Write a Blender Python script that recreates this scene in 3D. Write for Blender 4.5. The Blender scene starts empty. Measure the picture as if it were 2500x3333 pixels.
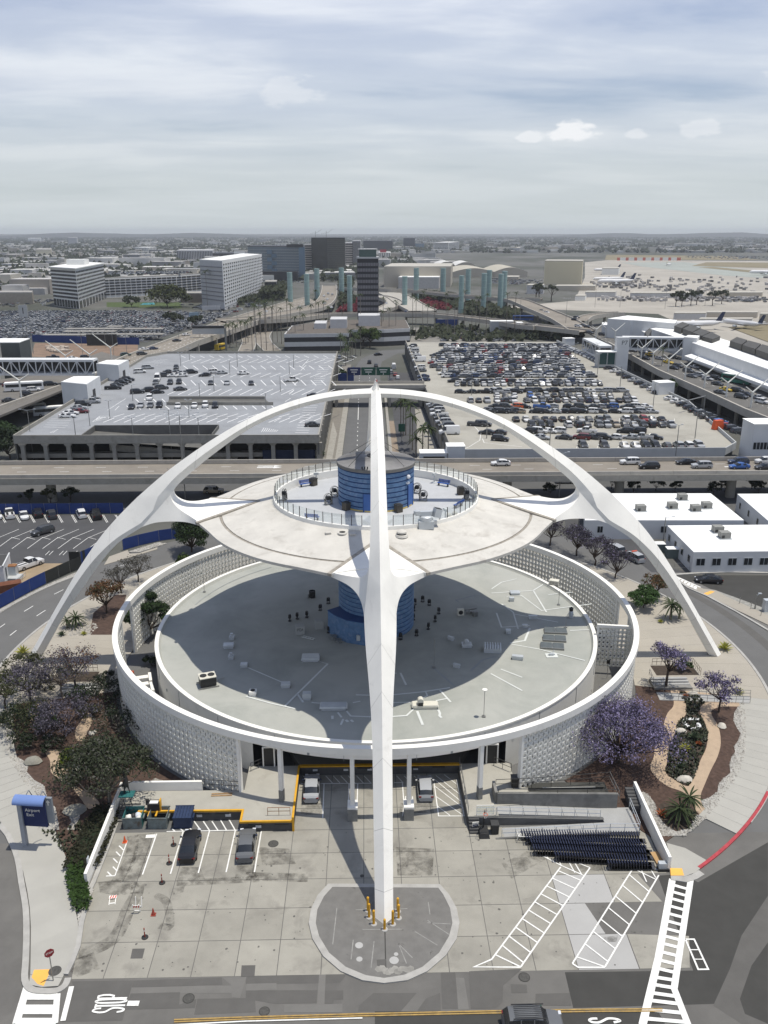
import bpy,math,random
from mathutils import Vector,Matrix
random.seed(7);PI_=math.pi;cos_=math.cos;sin_=math.sin
R_=math.radians
scn=bpy.context.scene
COL=scn.collection
# --------------------------------------------------------------- camera
CAM=Vector((-1.4436,-115.235,60.714));PITCH=0.315591;YAW=0.0222358;FPX=2789.13
cam=bpy.data.cameras.new('camera');cam_o=bpy.data.objects.new('camera',cam);COL.objects.link(cam_o)
cam_o.location=CAM;cam_o.rotation_euler=(PI_/2-PITCH,0,-YAW)
cam.sensor_fit='VERTICAL';cam.sensor_height=36;cam.lens=FPX/3333*36
cam.clip_start=0.5;cam.clip_end=60000
scn.camera=cam_o
# --------------------------------------------------------------- sky
SUN_EL,SUN_AZ=R_(76.5),R_(94)
wd=bpy.data.worlds.new('World');scn.world=wd;wd.use_nodes=True
nt=wd.node_tree;nt.nodes.clear()
def N(t,tree=None,**kw):
 n=(tree or nt).nodes.new(t)
 for k,v in kw.items():
  if k.startswith('i_'):n.inputs[int(k[2:])if k[2:].isdigit()else k[2:]].default_value=v
  else:setattr(n,k,v)
 return n
def math_node(tree,op,a,b=None,clamp=False):
 n=tree.nodes.new('ShaderNodeMath');n.operation=op;n.use_clamp=clamp
 for i,v in enumerate((a,b)):
  if v is None:continue
  if hasattr(v,'is_output'):tree.links.new(v,n.inputs[i])
  else:n.inputs[i].default_value=v
 return n.outputs[0]
def ramp(tree,fac,stops,interp='LINEAR'):
 n=tree.nodes.new('ShaderNodeValToRGB');n.color_ramp.interpolation=interp
 e=n.color_ramp.elements
 while len(e)<len(stops):e.new(.5)
 for el,(p,c)in zip(e,stops):
  el.position=p;el.color=(c,c,c,1)if not hasattr(c,'__len__')else(*c[:3],1)
 tree.links.new(fac,n.inputs[0]);return n.outputs[0]
def mixc(tree,fac,a,b,mode='MIX'):
 n=tree.nodes.new('ShaderNodeMix');n.data_type='RGBA';n.blend_type=mode
 for i,v in((0,fac),(6,a),(7,b)):
  if hasattr(v,'is_output'):tree.links.new(v,n.inputs[i])
  elif i==0:n.inputs[0].default_value=v
  else:n.inputs[i].default_value=(*v[:3],1)
 return n.outputs[2]
sky=N('ShaderNodeTexSky',sky_type='NISHITA',sun_disc=False,sun_elevation=SUN_EL,sun_rotation=SUN_AZ,altitude=30,air_density=1.0,dust_density=1.6,ozone_density=1.0)
tc=N('ShaderNodeTexCoord');sep=N('ShaderNodeSeparateXYZ');nt.links.new(tc.outputs['Generated'],sep.inputs[0])
zz=math_node(nt,'MAXIMUM',sep.outputs[2],0.0)
den=math_node(nt,'ADD',zz,0.10)
u=math_node(nt,'DIVIDE',sep.outputs[0],den);v=math_node(nt,'DIVIDE',sep.outputs[1],den)
cmb=N('ShaderNodeCombineXYZ');nt.links.new(u,cmb.inputs[0]);nt.links.new(v,cmb.inputs[1])
mp=N('ShaderNodeMapping');nt.links.new(cmb.outputs[0],mp.inputs[0])
mp.inputs['Location'].default_value=(-.22,2.2,0);mp.inputs['Rotation'].default_value=(0,0,R_(-12));mp.inputs['Scale'].default_value=(.55,1.0,1)
n1=N('ShaderNodeTexNoise',i_Scale=1.6,i_Detail=8.0,i_Roughness=.56,i_Distortion=.2);nt.links.new(mp.outputs[0],n1.inputs['Vector'])
n2=N('ShaderNodeTexNoise',i_Scale=.62,i_Detail=2.0,i_Roughness=.5);nt.links.new(mp.outputs[0],n2.inputs['Vector'])
cov=math_node(nt,'ADD',math_node(nt,'MULTIPLY',n1.outputs[0],.5),math_node(nt,'MULTIPLY',n2.outputs[0],.95))
thin=ramp(nt,zz,((0.0,1.0),(.26,.9),(.6,.35),(1.0,.2)))
CLOUD=math_node(nt,'MULTIPLY',ramp(nt,cov,((.50,.20),(.66,.62),(.84,.97)),'EASE'),thin)
cl_col=ramp(nt,n1.outputs[0],((.35,(13.0,13.7,15.6)),(.7,(15.8,16.4,17.4))))
blue=mixc(nt,1.0,sky.outputs[0],(1.0,1.28,1.75),'MULTIPLY')
c1=mixc(nt,CLOUD,blue,cl_col)
hz=ramp(nt,zz,((0.0,.95),(.05,.82),(.12,.38),(.22,.08),(.5,0.0)))
c2=mixc(nt,hz,c1,(10.2,11.1,11.3))
mp2=N('ShaderNodeMapping');nt.links.new(tc.outputs['Generated'],mp2.inputs[0]);mp2.inputs['Scale'].default_value=(1,1,2.4)
n3=N('ShaderNodeTexNoise',i_Scale=34.0,i_Detail=6.0,i_Roughness=.6);nt.links.new(mp2.outputs[0],n3.inputs['Vector'])
cum=None
for az,el,r,k in((12.6,5.75,.030,.95),(10.3,5.55,.018,.6),(16.5,5.55,.016,.45),(19.8,5.7,.026,.4),(24.5,8.4,.03,.5),(-4.5,8.0,.04,.3),(-32,7,.03,.6),(38,6.5,.035,.7),(70,6,.03,.7),(-75,7,.03,.6),(150,6,.035,.7),(-140,7,.03,.6)):
 az,el=R_(az),R_(el);vd=N('ShaderNodeVectorMath',operation='DISTANCE');nt.links.new(mp2.outputs[0],vd.inputs[0]);vd.inputs[1].default_value=(sin_(az)*cos_(el),cos_(az)*cos_(el),2.4*sin_(el))
 f=math_node(nt,'SUBTRACT',1.0,math_node(nt,'DIVIDE',vd.outputs['Value'],r));f=math_node(nt,'ADD',f,math_node(nt,'MULTIPLY',math_node(nt,'SUBTRACT',n3.outputs[0],.5),2.2))
 f=math_node(nt,'MULTIPLY',ramp(nt,f,((.12,0.0),(.5,1.0)),'EASE'),k);cum=f if cum is None else math_node(nt,'MAXIMUM',cum,f)
c3=mixc(nt,cum,c2,(15.2,15.5,15.9))
bg=N('ShaderNodeBackground',i_Strength=.06);nt.links.new(c3,bg.inputs[0])
wo=N('ShaderNodeOutputWorld');nt.links.new(bg.outputs[0],wo.inputs[0])
# --------------------------------------------------------------- sun, exposure
sl=bpy.data.lights.new('sun','SUN');sl.energy=4.1;sl.angle=R_(.6);sl.color=(1,.945,.84)
so=bpy.data.objects.new('sun',sl);COL.objects.link(so);so.location=(60,0,200)
sd=Vector((sin_(SUN_AZ)*cos_(SUN_EL),cos_(SUN_AZ)*cos_(SUN_EL),sin_(SUN_EL)))
so.rotation_euler=sd.to_track_quat('Z','Y').to_euler()
scn.view_settings.view_transform='Standard';scn.view_settings.look='None';scn.view_settings.gamma=1
scn.view_settings.exposure=0.0;scn.view_settings.use_curve_mapping=False
scn.cycles.max_bounces=5;scn.cycles.diffuse_bounces=3;scn.cycles.glossy_bounces=2
scn.cycles.transmission_bounces=4;scn.cycles.transparent_max_bounces=8;scn.cycles.volume_bounces=0
scn.cycles.use_denoising=True;scn.cycles.caustics_reflective=False;scn.cycles.caustics_refractive=False
# --------------------------------------------------------------- survey: a sight line from the photograph met with a level of the site
_cp,_sp,_cy,_sy=cos_(PITCH),sin_(PITCH),cos_(YAW),sin_(YAW)
_f=Vector((_sy*_cp,_cy*_cp,-_sp));_r=Vector((_cy,-_sy,0));_u=_r.cross(_f)
def g(x,y,z=0.0):
 d=_f+_r*((x-1250)/FPX)-_u*((y-1666.5)/FPX)
 return CAM+d*((z-CAM.z)/d.z)
S_=.5425
def win(ox,oy,s=S_):
 return lambda x,y,z=0.0:g(ox+x*s,oy+y*s,z)
def P(x,y,z=0.0):return g(x*1.507,y*1.507,z)
# --------------------------------------------------------------- materials
MATS={}
def M(name,col,rough=.8,var=.10,scale=.6,metal=0.0,bump=0.0,spec=.3,obj=False,stain=None,island=0.0):
 """plain surface with two octaves of world-space tone variation; obj=True tints it by the object's own colour"""
 if name in MATS:return MATS[name]
 m=bpy.data.materials.new(name);m.use_nodes=True;t=m.node_tree
 b=t.nodes['Principled BSDF'];b.inputs['Roughness'].default_value=rough;b.inputs['Metallic'].default_value=metal
 b.inputs['Specular IOR Level'].default_value=spec
 base=None
 if obj:
  oi=t.nodes.new('ShaderNodeObjectInfo');base=oi.outputs['Color']
 if var>0 or stain:
  ge=t.nodes.new('ShaderNodeNewGeometry')
  a=N('ShaderNodeTexNoise',t,i_Scale=scale,i_Detail=5.0,i_Roughness=.6);t.links.new(ge.outputs['Position'],a.inputs['Vector'])
  f=ramp(t,a.outputs[0],((.3,1-var),(.7,1+var)))
  src=base if base is not None else tuple(col)
  c=mixc(t,1.0,src,f,'MULTIPLY')
  if stain:
   scol,sscale,lo,hi=stain
   a2=N('ShaderNodeTexNoise',t,i_Scale=sscale,i_Detail=7.0,i_Roughness=.65,i_Distortion=.4);t.links.new(ge.outputs['Position'],a2.inputs['Vector'])
   c=mixc(t,ramp(t,a2.outputs[0],((lo,0.0),(hi,1.0))),c,scol)
  if island:
   c=mixc(t,1.0,c,ramp(t,ge.outputs['Random Per Island'],((0,1-island),(1,1+island))),'MULTIPLY')
  t.links.new(c,b.inputs['Base Color'])
  if bump:
   bp=t.nodes.new('ShaderNodeBump');bp.inputs['Strength'].default_value=bump;bp.inputs['Distance'].default_value=.05
   t.links.new(a.outputs[0],bp.inputs['Height']);t.links.new(bp.outputs[0],b.inputs['Normal'])
 elif base is not None:t.links.new(base,b.inputs['Base Color'])
 else:b.inputs['Base Color'].default_value=(*col,1)
 MATS[name]=m;return m
def tone(name,col,amt=.08,**kw):
 """like M but each object (slab, block) also gets its own slight tone"""
 if name in MATS:return MATS[name]
 m=M(name,col,**kw);t=m.node_tree;b=t.nodes['Principled BSDF']
 l=b.inputs['Base Color'].links[0];src=l.from_socket
 oi=t.nodes.new('ShaderNodeObjectInfo')
 c=mixc(t,1.0,src,ramp(t,oi.outputs['Random'],((0,1-amt),(1,1+amt))),'MULTIPLY');t.links.new(c,b.inputs['Base Color'])
 return m
 # --------------------------------------------------------------- mesh building
class MB:
 def __init__(s):s.v=[];s.f=[];s.m=[];s.mats=[];s.cur=0
 def use(s,m):
  if m not in s.mats:s.mats.append(m)
  s.cur=s.mats.index(m);return s
 def add(s,vs,fs):
  o=len(s.v);s.v+=[tuple(q)for q in vs];s.f+=[tuple(i+o for i in q)for q in fs];s.m+=[s.cur]*len(fs);return s
 def box(s,c,d,rz=0.0,taper=1.0):
  x,y,z=(q/2 for q in d);ca,sa=cos_(rz),sin_(rz);vs=[]
  for k,t in((-z,1),(z,taper)):
   for a,b in((-x,-y),(x,-y),(x,y),(-x,y)):
    a*=t;b*=t
    vs.append((c[0]+a*ca-b*sa,c[1]+a*sa+b*ca,c[2]+k))
  return s.add(vs,[(3,2,1,0),(4,5,6,7),(0,1,5,4),(1,2,6,5),(2,3,7,6),(3,0,4,7)])
 def prism(s,pts,z0,z1,bottom=True):
  pts=[(q[0],q[1])for q in pts]
  if sum(a[0]*b[1]-b[0]*a[1]for a,b in zip(pts,pts[1:]+pts[:1]))<0:pts=pts[::-1]
  n=len(pts)
  f=[tuple(range(n,2*n))]+([tuple(range(n-1,-1,-1))]if bottom else[])
  f+=[(i,(i+1)%n,n+(i+1)%n,n+i)for i in range(n)]
  return s.add([(*q,z0)for q in pts]+[(*q,z1)for q in pts],f)
 def sheet(s,pts,z=None):
  pts=[(q[0],q[1],q[2]if z is None else z)for q in pts]
  if sum(a[0]*b[1]-b[0]*a[1]for a,b in zip(pts,pts[1:]+pts[:1]))<0:pts=pts[::-1]
  return s.add(pts,[tuple(range(len(pts)))])
 def strip(s,A,B,close=False):
  n=len(A);r=n if close else n-1
  return s.add(list(A)+list(B),[(i,(i+1)%n,n+(i+1)%n,n+i)for i in range(r)])
 def ribbon(s,pts,w,z=None):
  L,Rr=offset(pts,w/2),offset(pts,-w/2)
  if z is not None:L=[(a[0],a[1],z)for a in L];Rr=[(a[0],a[1],z)for a in Rr]
  return s.strip(Rr,L)
 def wall(s,pts,w,z0,z1,close=False):
  """upright wall along a polyline; z0/z1 numbers or per-point lists"""
  n=len(pts);L,Rr=offset(pts,w/2,close),offset(pts,-w/2,close)
  h0=z0 if hasattr(z0,'__len__')else[z0]*n;h1=z1 if hasattr(z1,'__len__')else[z1]*n
  vs=[]
  for i in range(n):vs+=[(Rr[i][0],Rr[i][1],h0[i]),(L[i][0],L[i][1],h0[i]),(L[i][0],L[i][1],h1[i]),(Rr[i][0],Rr[i][1],h1[i])]
  fs=[]
  for i in range(n if close else n-1):
   a=4*i;b=4*((i+1)%n)
   fs+=[(a+k,b+k,b+(k+1)%4,a+(k+1)%4)for k in range(4)]
  if not close:fs+=[(0,1,2,3),(4*n-1,4*n-2,4*n-3,4*n-4)]
  return s.add(vs,fs)
 def tube(s,pts,r,n=6,cap=True):
  pts=[Vector(q)for q in pts];k=len(pts);rr=r if hasattr(r,'__len__')else[r]*k
  vs=[]
  for i in range(k):
   d=(pts[min(i+1,k-1)]-pts[max(i-1,0)]).normalized()
   a=d.orthogonal().normalized()if i==0 else(a-d*a.dot(d)).normalized()
   b=d.cross(a)
   vs+=[pts[i]+(a*cos_(2*PI_*j/n)+b*sin_(2*PI_*j/n))*rr[i]for j in range(n)]
  fs=[(i*n+j,i*n+(j+1)%n,(i+1)*n+(j+1)%n,(i+1)*n+j)for i in range(k-1)for j in range(n)]
  if cap:fs+=[tuple(range(n-1,-1,-1)),tuple(range((k-1)*n,k*n))]
  return s.add(vs,fs)
 def lathe(s,prof,n=24,c=(0,0,0),a0=0.0,a1=2*PI_,rf=None):
  full=abs(a1-a0-2*PI_)<1e-6;m=n if full else n+1;k=len(prof);vs=[]
  for i in range(m):
   a=a0+(a1-a0)*i/n;sc=rf(a)if rf else 0
   for r,z in prof:
    q=r+sc*min(1,max(0,(r-21.7)/2))
    vs.append((c[0]+q*cos_(a),c[1]+q*sin_(a),c[2]+z))
  fs=[]
  for i in range(n):
   j=(i+1)%m
   fs+=[(i*k+t,j*k+t,j*k+t+1,i*k+t+1)for t in range(k-1)]
  return s.add(vs,fs)
 def bd(s,name,mat=None,parent=None,smooth=None,loc=None):
  me=bpy.data.meshes.new(name);me.from_pydata(s.v,[],s.f)
  for m in(s.mats or[mat]):me.materials.append(m)
  if len(s.mats)>1:me.polygons.foreach_set('material_index',s.m)
  if smooth is not None:
   me.polygons.foreach_set('use_smooth',[True]*len(me.polygons));me.set_sharp_from_angle(angle=R_(smooth))
  me.update()
  return ob(name,me,parent,loc)
def Mu(m):return MB().use(m)
def offset(pts,d,close=False):
 n=len(pts);out=[]
 for i in range(n):
  a=pts[(i-1)%n if close else max(i-1,0)];b=pts[(i+1)%n if close else min(i+1,n-1)];c=pts[i]
  def nrm(p,q):
   x,y=q[0]-p[0],q[1]-p[1];l=math.hypot(x,y)or 1;return(-y/l,x/l)
  if not close and i in(0,n-1):nx,ny=nrm(a,b);k=1
  else:
   n1_,n2_=nrm(a,c),nrm(c,b);nx,ny=n1_[0]+n2_[0],n1_[1]+n2_[1];l=math.hypot(nx,ny)or 1;nx/=l;ny/=l
   k=1/max(.4,nx*n1_[0]+ny*n1_[1])
  out.append((c[0]+nx*d*k,c[1]+ny*d*k,c[2]if len(c)>2 else 0))
 return out
KIDS={}
def ob(name,data,parent=None,loc=None):
 o=bpy.data.objects.new(name,data);COL.objects.link(o)
 if parent is not None:o.parent=parent;KIDS.setdefault(parent.name,[]).append(o)
 if loc is not None:o.location=loc
 return o
def tag(o,label,cat,group=None):
 o['label']=label;o['category']=cat
 if group:o['group']=group
 return o
def thing(name,label,cat,loc=(0,0,0),rz=0.0,group=None):
 o=ob(name,None,None,loc);o.rotation_euler=(0,0,rz);o.empty_display_size=.2
 return tag(o,label,cat,group)
def struct(o):o['kind']='structure';return o
def stuff(o):o['kind']='stuff';return o
def dup(o,loc=None,rz=None,label=None,group=None,color=None):
 def cp(a,par):
  c=a.copy();COL.objects.link(c)
  if par is not None:c.parent=par;KIDS.setdefault(par.name,[]).append(c)
  if color and c.name.startswith(('body','roof_panel')):c.color=color
  for ch in KIDS.get(a.name,()):cp(ch,c)
  return c
 r=cp(o,None)
 if loc is not None:r.location=loc
 if rz is not None:r.rotation_euler=(0,0,rz)
 if label:r['label']=label
 if group:r['group']=group
 if color:r.color=color
 return r
def smooth_pts(pts,k=6,close=False):
 pts=[tuple(q)for q in pts];n=len(pts);out=[]
 for i in range(n if close else n-1):
  p0,p1,p2,p3=(pts[(i+j)%n]if close else pts[min(max(i+j,0),n-1)]for j in(-1,0,1,2))
  for q in range(k):
   t=q/k
   out.append(tuple(.5*((2*b)+(-a+c)*t+(2*a-5*b+4*c-d)*t*t+(-a+3*b-3*c+d)*t**3)for a,b,c,d in zip(p0,p1,p2,p3)))
 if not close:out.append(pts[-1])
 return out
_ON='first second third fourth fifth sixth seventh eighth ninth tenth eleventh twelfth thirteenth fourteenth fifteenth sixteenth seventeenth eighteenth nineteenth'.split()
def ordn(i):
 i+=1
 if i<20:return _ON[i-1]
 t,u=divmod(i,10);ts=['','','twent','thirt','fort','fift'][t]
 return ts+'ieth' if u==0 else ts+'y-'+_ON[u-1]
 #  the arched building
WHITE=M('white_stucco',(.79,.775,.725),.75,.045,.35,bump=.05,stain=((.60,.585,.54),.5,.58,.85))
ROOFW=M('weathered_roof_coating',(.53,.51,.465),.85,.10,.35,stain=((.30,.275,.24),.42,.54,.86))
JOINT=M('dark_joint',(.30,.275,.235),.95,.25,2.0)
DECKC=M('deck_grey',(.43,.44,.45),.8,.05,.7)
BLUE=M('blue_paint',(.095,.18,.32),.6,.2,1.6,stain=((.22,.29,.42),1.3,.5,.8))
BLUE_D=M('blue_groove',(.03,.07,.2),.7,.1)
SEAM=M('standing_seam',(.27,.265,.26),.5,.12,1.2)
DARK=M('dark_metal',(.03,.03,.03),.5,.1)
STEEL=M('grey_steel',(.27,.27,.26),.45,.1,metal=.6)
MEMB=M('grey_membrane',(.375,.38,.35),.9,.05,.15,stain=((.27,.285,.26),.12,.42,.75))
PATCH=M('pale_sealant',(.60,.62,.60),.8,.06)
PATCHD=M('dark_sealant',(.30,.32,.32),.9,.06)
GALV=M('galvanised',(.52,.55,.57),.45,.08,metal=.35)
CREAMM=M('cream_metal',(.62,.60,.52),.6,.06)
# - the four-legged arch with the saucer it carries: one thing
arch=thing('arch_building','white four-legged arch building carrying a round saucer roof over the drum','building')
def leg_mesh():
 def cr(pts,k=5):return smooth_pts(pts,k)
 O=[(52.2,-.1),(49.3,4.5),(46.4,9.1),(42.7,14.8),(39.3,19.4),(36.4,22.6),(33.4,25.5)]
 OB=[(33.4,25.5),(29.6,28.7),(26.2,31.2),(21.8,34.1),(17.5,36.5),(13.1,38.4),(8.6,39.75),(4.3,40.45),(0,40.7)]
 I2=[(50.3,-.1),(48.0,3.6),(45.7,7.3),(42.6,11.6),(39.4,15.8),(36.3,19.2),(32.6,21.7)]
 I1=[(28.45,26.2),(27.7,27.2),(26.3,28.5),(22.6,31.5),(17.6,35.0),(13.1,37.15),(8.6,38.55),(4.3,39.3),(0,39.5)]
 C1=[(28.45,26.2),(28.3,25.5),(27.7,24.9),(26.8,24.5),(25.6,24.35),(24.0,24.3)]
 C2=[(32.6,21.7),(30.9,22.35),(29.2,22.7),(27.5,23.0),(25.8,23.3),(24.0,23.6)]
 mb=MB();mb.use(WHITE)
 def station(o,i,s,w,wi):
  sx,sz=o[0]+(i[0]-o[0])*s,o[1]+(i[1]-o[1])*s
  return[(o[0],0,o[1]),(sx,w,sz),(i[0],wi,i[1]),(i[0],-wi,i[1]),(sx,-w,sz)]
 def loft(sts,cap=None):
  vs=[q for st in sts for q in st];fs=[];n=len(sts[0])
  for k in range(len(sts)-1):
   for j in range(n):
    fs.append((k*n+j,k*n+(j+1)%n,(k+1)*n+(j+1)%n,(k+1)*n+j))
  mb.add(vs,fs)
 A_o,A_i=cr(O),cr(I2);n=len(A_o)
 stA=[]
 for k in range(n):
  t=k/(n-1);e=max(0,(t-.45)/.55);e=e*e*(3-2*e)
  stA.append(station(A_o[k],A_i[k],.45+.4*e,.84+.25*t+.62*e,.30+1.35*e))
 loft(stA)
 B_o,B_i=cr(OB),cr(I1);n=len(B_o);stB=[]
 for k in range(n):
  t=k/(n-1);e=1-min(1,t/.3);e=e*e*(3-2*e)
  stB.append(station(B_o[k],B_i[k],.5+.15*e,1.12-.50*t**.8+.1*e,.34+.75*e))
 loft(stB)
 Ct,Cb=cr(C1),cr(C2);n=len(Ct);vs=[]
 wt=smooth_pts([(1.09,),(1.32,),(1.72,),(2.35,),(3.45,),(5.45,)],5);wb=smooth_pts([(1.65,),(1.85,),(2.15,),(2.7,),(3.7,),(5.5,)],5)
 for k in range(n):
  p,q=wt[k][0],wb[k][0];dz=.68*(k/(n-1))**1.6
  vs+=[(Ct[k][0],p,Ct[k][1]-dz),(Cb[k][0],q,Cb[k][1]-dz*.7),(Cb[k][0],-q,Cb[k][1]-dz*.7),(Ct[k][0],-p,Ct[k][1]-dz),(Ct[k][0]+.02,0,Ct[k][1])]
 fs=[(k*5+j,(k+1)*5+j,(k+1)*5+(j+1)%5,k*5+(j+1)%5)for k in range(n-1)for j in range(5)]
 mb.add(vs,fs)
 mb.use(M('cast_joint',(.52,.51,.475),.85,.1));
 for sts,ks in((stA,(3,8,13,18,23)),(stB,(12,20,28,36))):
  for k in ks:
   A1,B1=sts[k],sts[k+1];L1=(Vector(B1[0])-Vector(A1[0])).length;A2=[tuple(Vector(x).lerp(Vector(y),.055/L1))for x,y in zip(A1,B1)]
   def grow(S):c=sum((Vector(x)for x in S),Vector())/5;return[tuple(c+(Vector(x)-c)*1.006)for x in S]
   mb.add(grow(A1)+grow(A2),[(j,(j+1)%5,5+(j+1)%5,5+j)for j in range(5)])
 mb.use(WHITE)
 a,b,c=stA[-1],stB[0],vs[:5]
 for sg in(1,-1):
  s1=a[1]if sg>0 else a[4];i2=a[2]if sg>0 else a[3];s2=b[1]if sg>0 else b[4];k1=b[2]if sg>0 else b[3]
  ctr=tuple((p+q+r+s)/4 for p,q,r,s in zip(s1,i2,s2,k1));ctr=(ctr[0],ctr[1]*1.02,ctr[2])
  loop=[a[0],s1,i2,k1,s2]
  mb.add(loop+[ctr],[((i,(i+1)%5,5)if sg>0 else((i+1)%5,i,5))for i in range(5)])
 V=[(24.3,5.5,23.66),(24.2,2.8,24.10),(24.2,0,24.3),(24.2,-2.8,24.10),(24.3,-5.5,23.66),(16.9,0,24.82)]
 mb.add([(r,y,z-.3)for r,y,z in V]+V,[(11,7,6),(11,8,7),(11,9,8),(11,10,9)]+[((i+1)%6,i,6+i,6+(i+1)%6)for i in range(6)])
 return mb
base_leg=leg_mesh().bd('leg',None,arch,smooth=26)
import bmesh
bm=bmesh.new();bm.from_mesh(base_leg.data);bmesh.ops.remove_doubles(bm,verts=bm.verts,dist=.004);bmesh.ops.recalc_face_normals(bm,faces=bm.faces);bm.to_mesh(base_leg.data);bm.free()
base_leg.data.polygons.foreach_set('use_smooth',[True]*len(base_leg.data.polygons));base_leg.data.set_sharp_from_angle(angle=R_(24))
for k in(1,2,3):
 c=base_leg.copy();COL.objects.link(c);c.parent=arch;c.rotation_euler=(0,0,k*PI_/2)
def rim_f(a):
 d=abs((a+PI_/4)%(PI_/2)-PI_/4)
 d=math.degrees(d)
 if d<12.6:return.95
 t=min(1,max(0,(d-12.6)/13));return.95*(1-t)**1.8
mb=Mu(ROOFW)
mb.lathe([(23.72,23.15),(23.72,23.5),(23.5,23.58),(21.75,23.86)],144,rf=rim_f)
mb.use(JOINT).lathe([(21.75,23.86),(21.73,23.80),(21.42,23.82),(21.4,23.92)],144)
mb.use(ROOFW).lathe([(21.4,23.92),(20,24.14),(17,24.7),(15.2,25.12),(14.35,25.35)],96)
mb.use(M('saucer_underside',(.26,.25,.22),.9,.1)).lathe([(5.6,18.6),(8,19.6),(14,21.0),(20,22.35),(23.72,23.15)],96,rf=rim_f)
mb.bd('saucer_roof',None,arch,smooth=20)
mb=Mu(WHITE).lathe([(14.35,25.35),(14.3,25.82),(13.98,25.82),(13.98,24.68)],96);mb.bd('parapet',None,arch,smooth=30)
jm=Mu(JOINT)
for sg in(1,-1):
 a,b=Vector((24.25,5.7*sg,23.58)),Vector((16.4,.0,24.84));d=(b-a);nn=Vector((-d.y,d.x,0)).normalized()*(.27)
 q=[a+nn,b+nn,b-nn,a-nn];lift=Vector((0,0,.08))
 vs=[w+lift for w in q]+[w-Vector((0,0,.25))for w in q]
 jm.add(vs,[(0,1,2,3)if sg<0 else(3,2,1,0)]+[(i,(i+1)%4,4+(i+1)%4,4+i)for i in range(4)])
j0=jm.bd('joint_strip',None,arch)
for k in(1,2,3):
 c=j0.copy();COL.objects.link(c);c.parent=arch;c.rotation_euler=(0,0,k*PI_/2)
Mu(DECKC).lathe([(13.98,24.68),(5.3,24.74)],64).bd('deck_floor',None,arch)
GLASS=bpy.data.materials.new('clear_glass');GLASS.use_nodes=True
t=GLASS.node_tree;t.nodes.clear();o_=N('ShaderNodeOutputMaterial',t);mx=N('ShaderNodeMixShader',t,i_0=.13)
tr=N('ShaderNodeBsdfTransparent',t);tr.inputs[0].default_value=(.95,.97,.97,1);gl=N('ShaderNodeBsdfGlossy',t,i_Roughness=.05);gl.inputs[0].default_value=(.8,.85,.9,1)
t.links.new(tr.outputs[0],mx.inputs[1]);t.links.new(gl.outputs[0],mx.inputs[2]);t.links.new(mx.outputs[0],o_.inputs[0])
NP=68;pm=gm=None
for i in range(NP):
 a=2*PI_*(i+.5)/NP
 if pm is None:
  pm=Mu(M('rail_post',(.06,.055,.05),.5,0)).box((0,0,.7),(.075,.075,1.4)).bd('post',None,arch)
  gm=Mu(GLASS).box((0,0,.78),(.02,2*14.14*sin_(PI_/NP)-.14,1.25)).bd('pane',None,arch)
 else:
  q=pm;pm2=ob('post',q.data,arch);pm=pm2;gm=ob('pane',gm.data,arch)
 pm.location=(14.14*cos_(a),14.14*sin_(a),25.82);pm.rotation_euler=(0,0,a)
 a+=PI_/NP
 gm.location=(14.12*cos_(a),14.12*sin_(a),25.82);gm.rotation_euler=(0,0,a)
core=MB();prof=[];z=24.74;ncr=8;hh=(30.15-z)/ncr
for i in range(ncr):
 core.use(BLUE).lathe([(5.3,z),(5.3,z+hh-.15)],64);core.use(BLUE_D).lathe([(5.3,z+hh-.15),(5.2,z+hh-.13),(5.2,z+hh-.02),(5.3,z+hh)],64);z+=hh
core_o=core.use(BLUE).lathe([(5.3,z),(5.3,30.2)],64).bd('core_drum',None,arch,smooth=30)
mb=Mu(M('roof_fascia',(.17,.165,.155),.7)).lathe([(5.28,30.2),(5.46,30.2),(5.46,30.62),(5.4,30.66)],64)
mb.use(SEAM).lathe([(5.4,30.66),(1.1,31.25),(.9,31.3)],64)
for i in range(72):
 a=2*PI_*i/72
 mb.tube([(5.42*cos_(a),5.42*sin_(a),30.69),(1.1*cos_(a),1.1*sin_(a),31.28)],.035,3,False)
mb.use(DARK).lathe([(1.25,31.2),(1.25,31.42),(.95,31.45),(.9,31.3),(0,31.3)],24)
core_roof=mb.bd('core_roof',None,arch,smooth=30)
mb=Mu(DARK)
for i in range(4):
 a=PI_/4+i*PI_/2
 mb.tube([(5.3*cos_(a),5.3*sin_(a),30.75),(.5*cos_(a),.5*sin_(a),33.6),(.12*cos_(a),.12*sin_(a),39.3)],.03,4)
mb.bd('stay_cables',None,core_roof)
for az,w,h,nm in((-103,1.15,2.5,'door'),(-28,1.5,3.1,'door')):
 a=R_(az);mb=Mu(M('door_blue',(.06,.14,.37),.6,.08)).box((5.28*cos_(a),5.28*sin_(a),24.76+h/2),(.12,w,h),a)
 mb.use(BLUE_D)
 for s in(-1,1):mb.box((5.3*cos_(a)-s*(w/2+.04)*sin_(a),5.3*sin_(a)+s*(w/2+.04)*cos_(a),24.76+h/2),(.16,.08,h+.08),a)
 mb.bd(nm,None,core_o)
Mu(M('yellow_sill',(.60,.46,.16),.8,.2,3)).lathe([(5.32,24.95),(5.36,24.95),(5.36,24.76)],48,a0=R_(-150),a1=R_(-10)).bd('sill_band',None,core_o)
mb=Mu(DARK)
for i in range(3):mb.box((-1.9+.35*i,-5.15,30.95),(.18,.25,.3));mb.box((-1.9+.35*i,-5.1,30.75),(.06,.06,.25))
mb.bd('floodlight_cluster',None,core_roof)
mb=Mu(M('lamp_white',(.75,.76,.78),.4));a=R_(-38)
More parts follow.
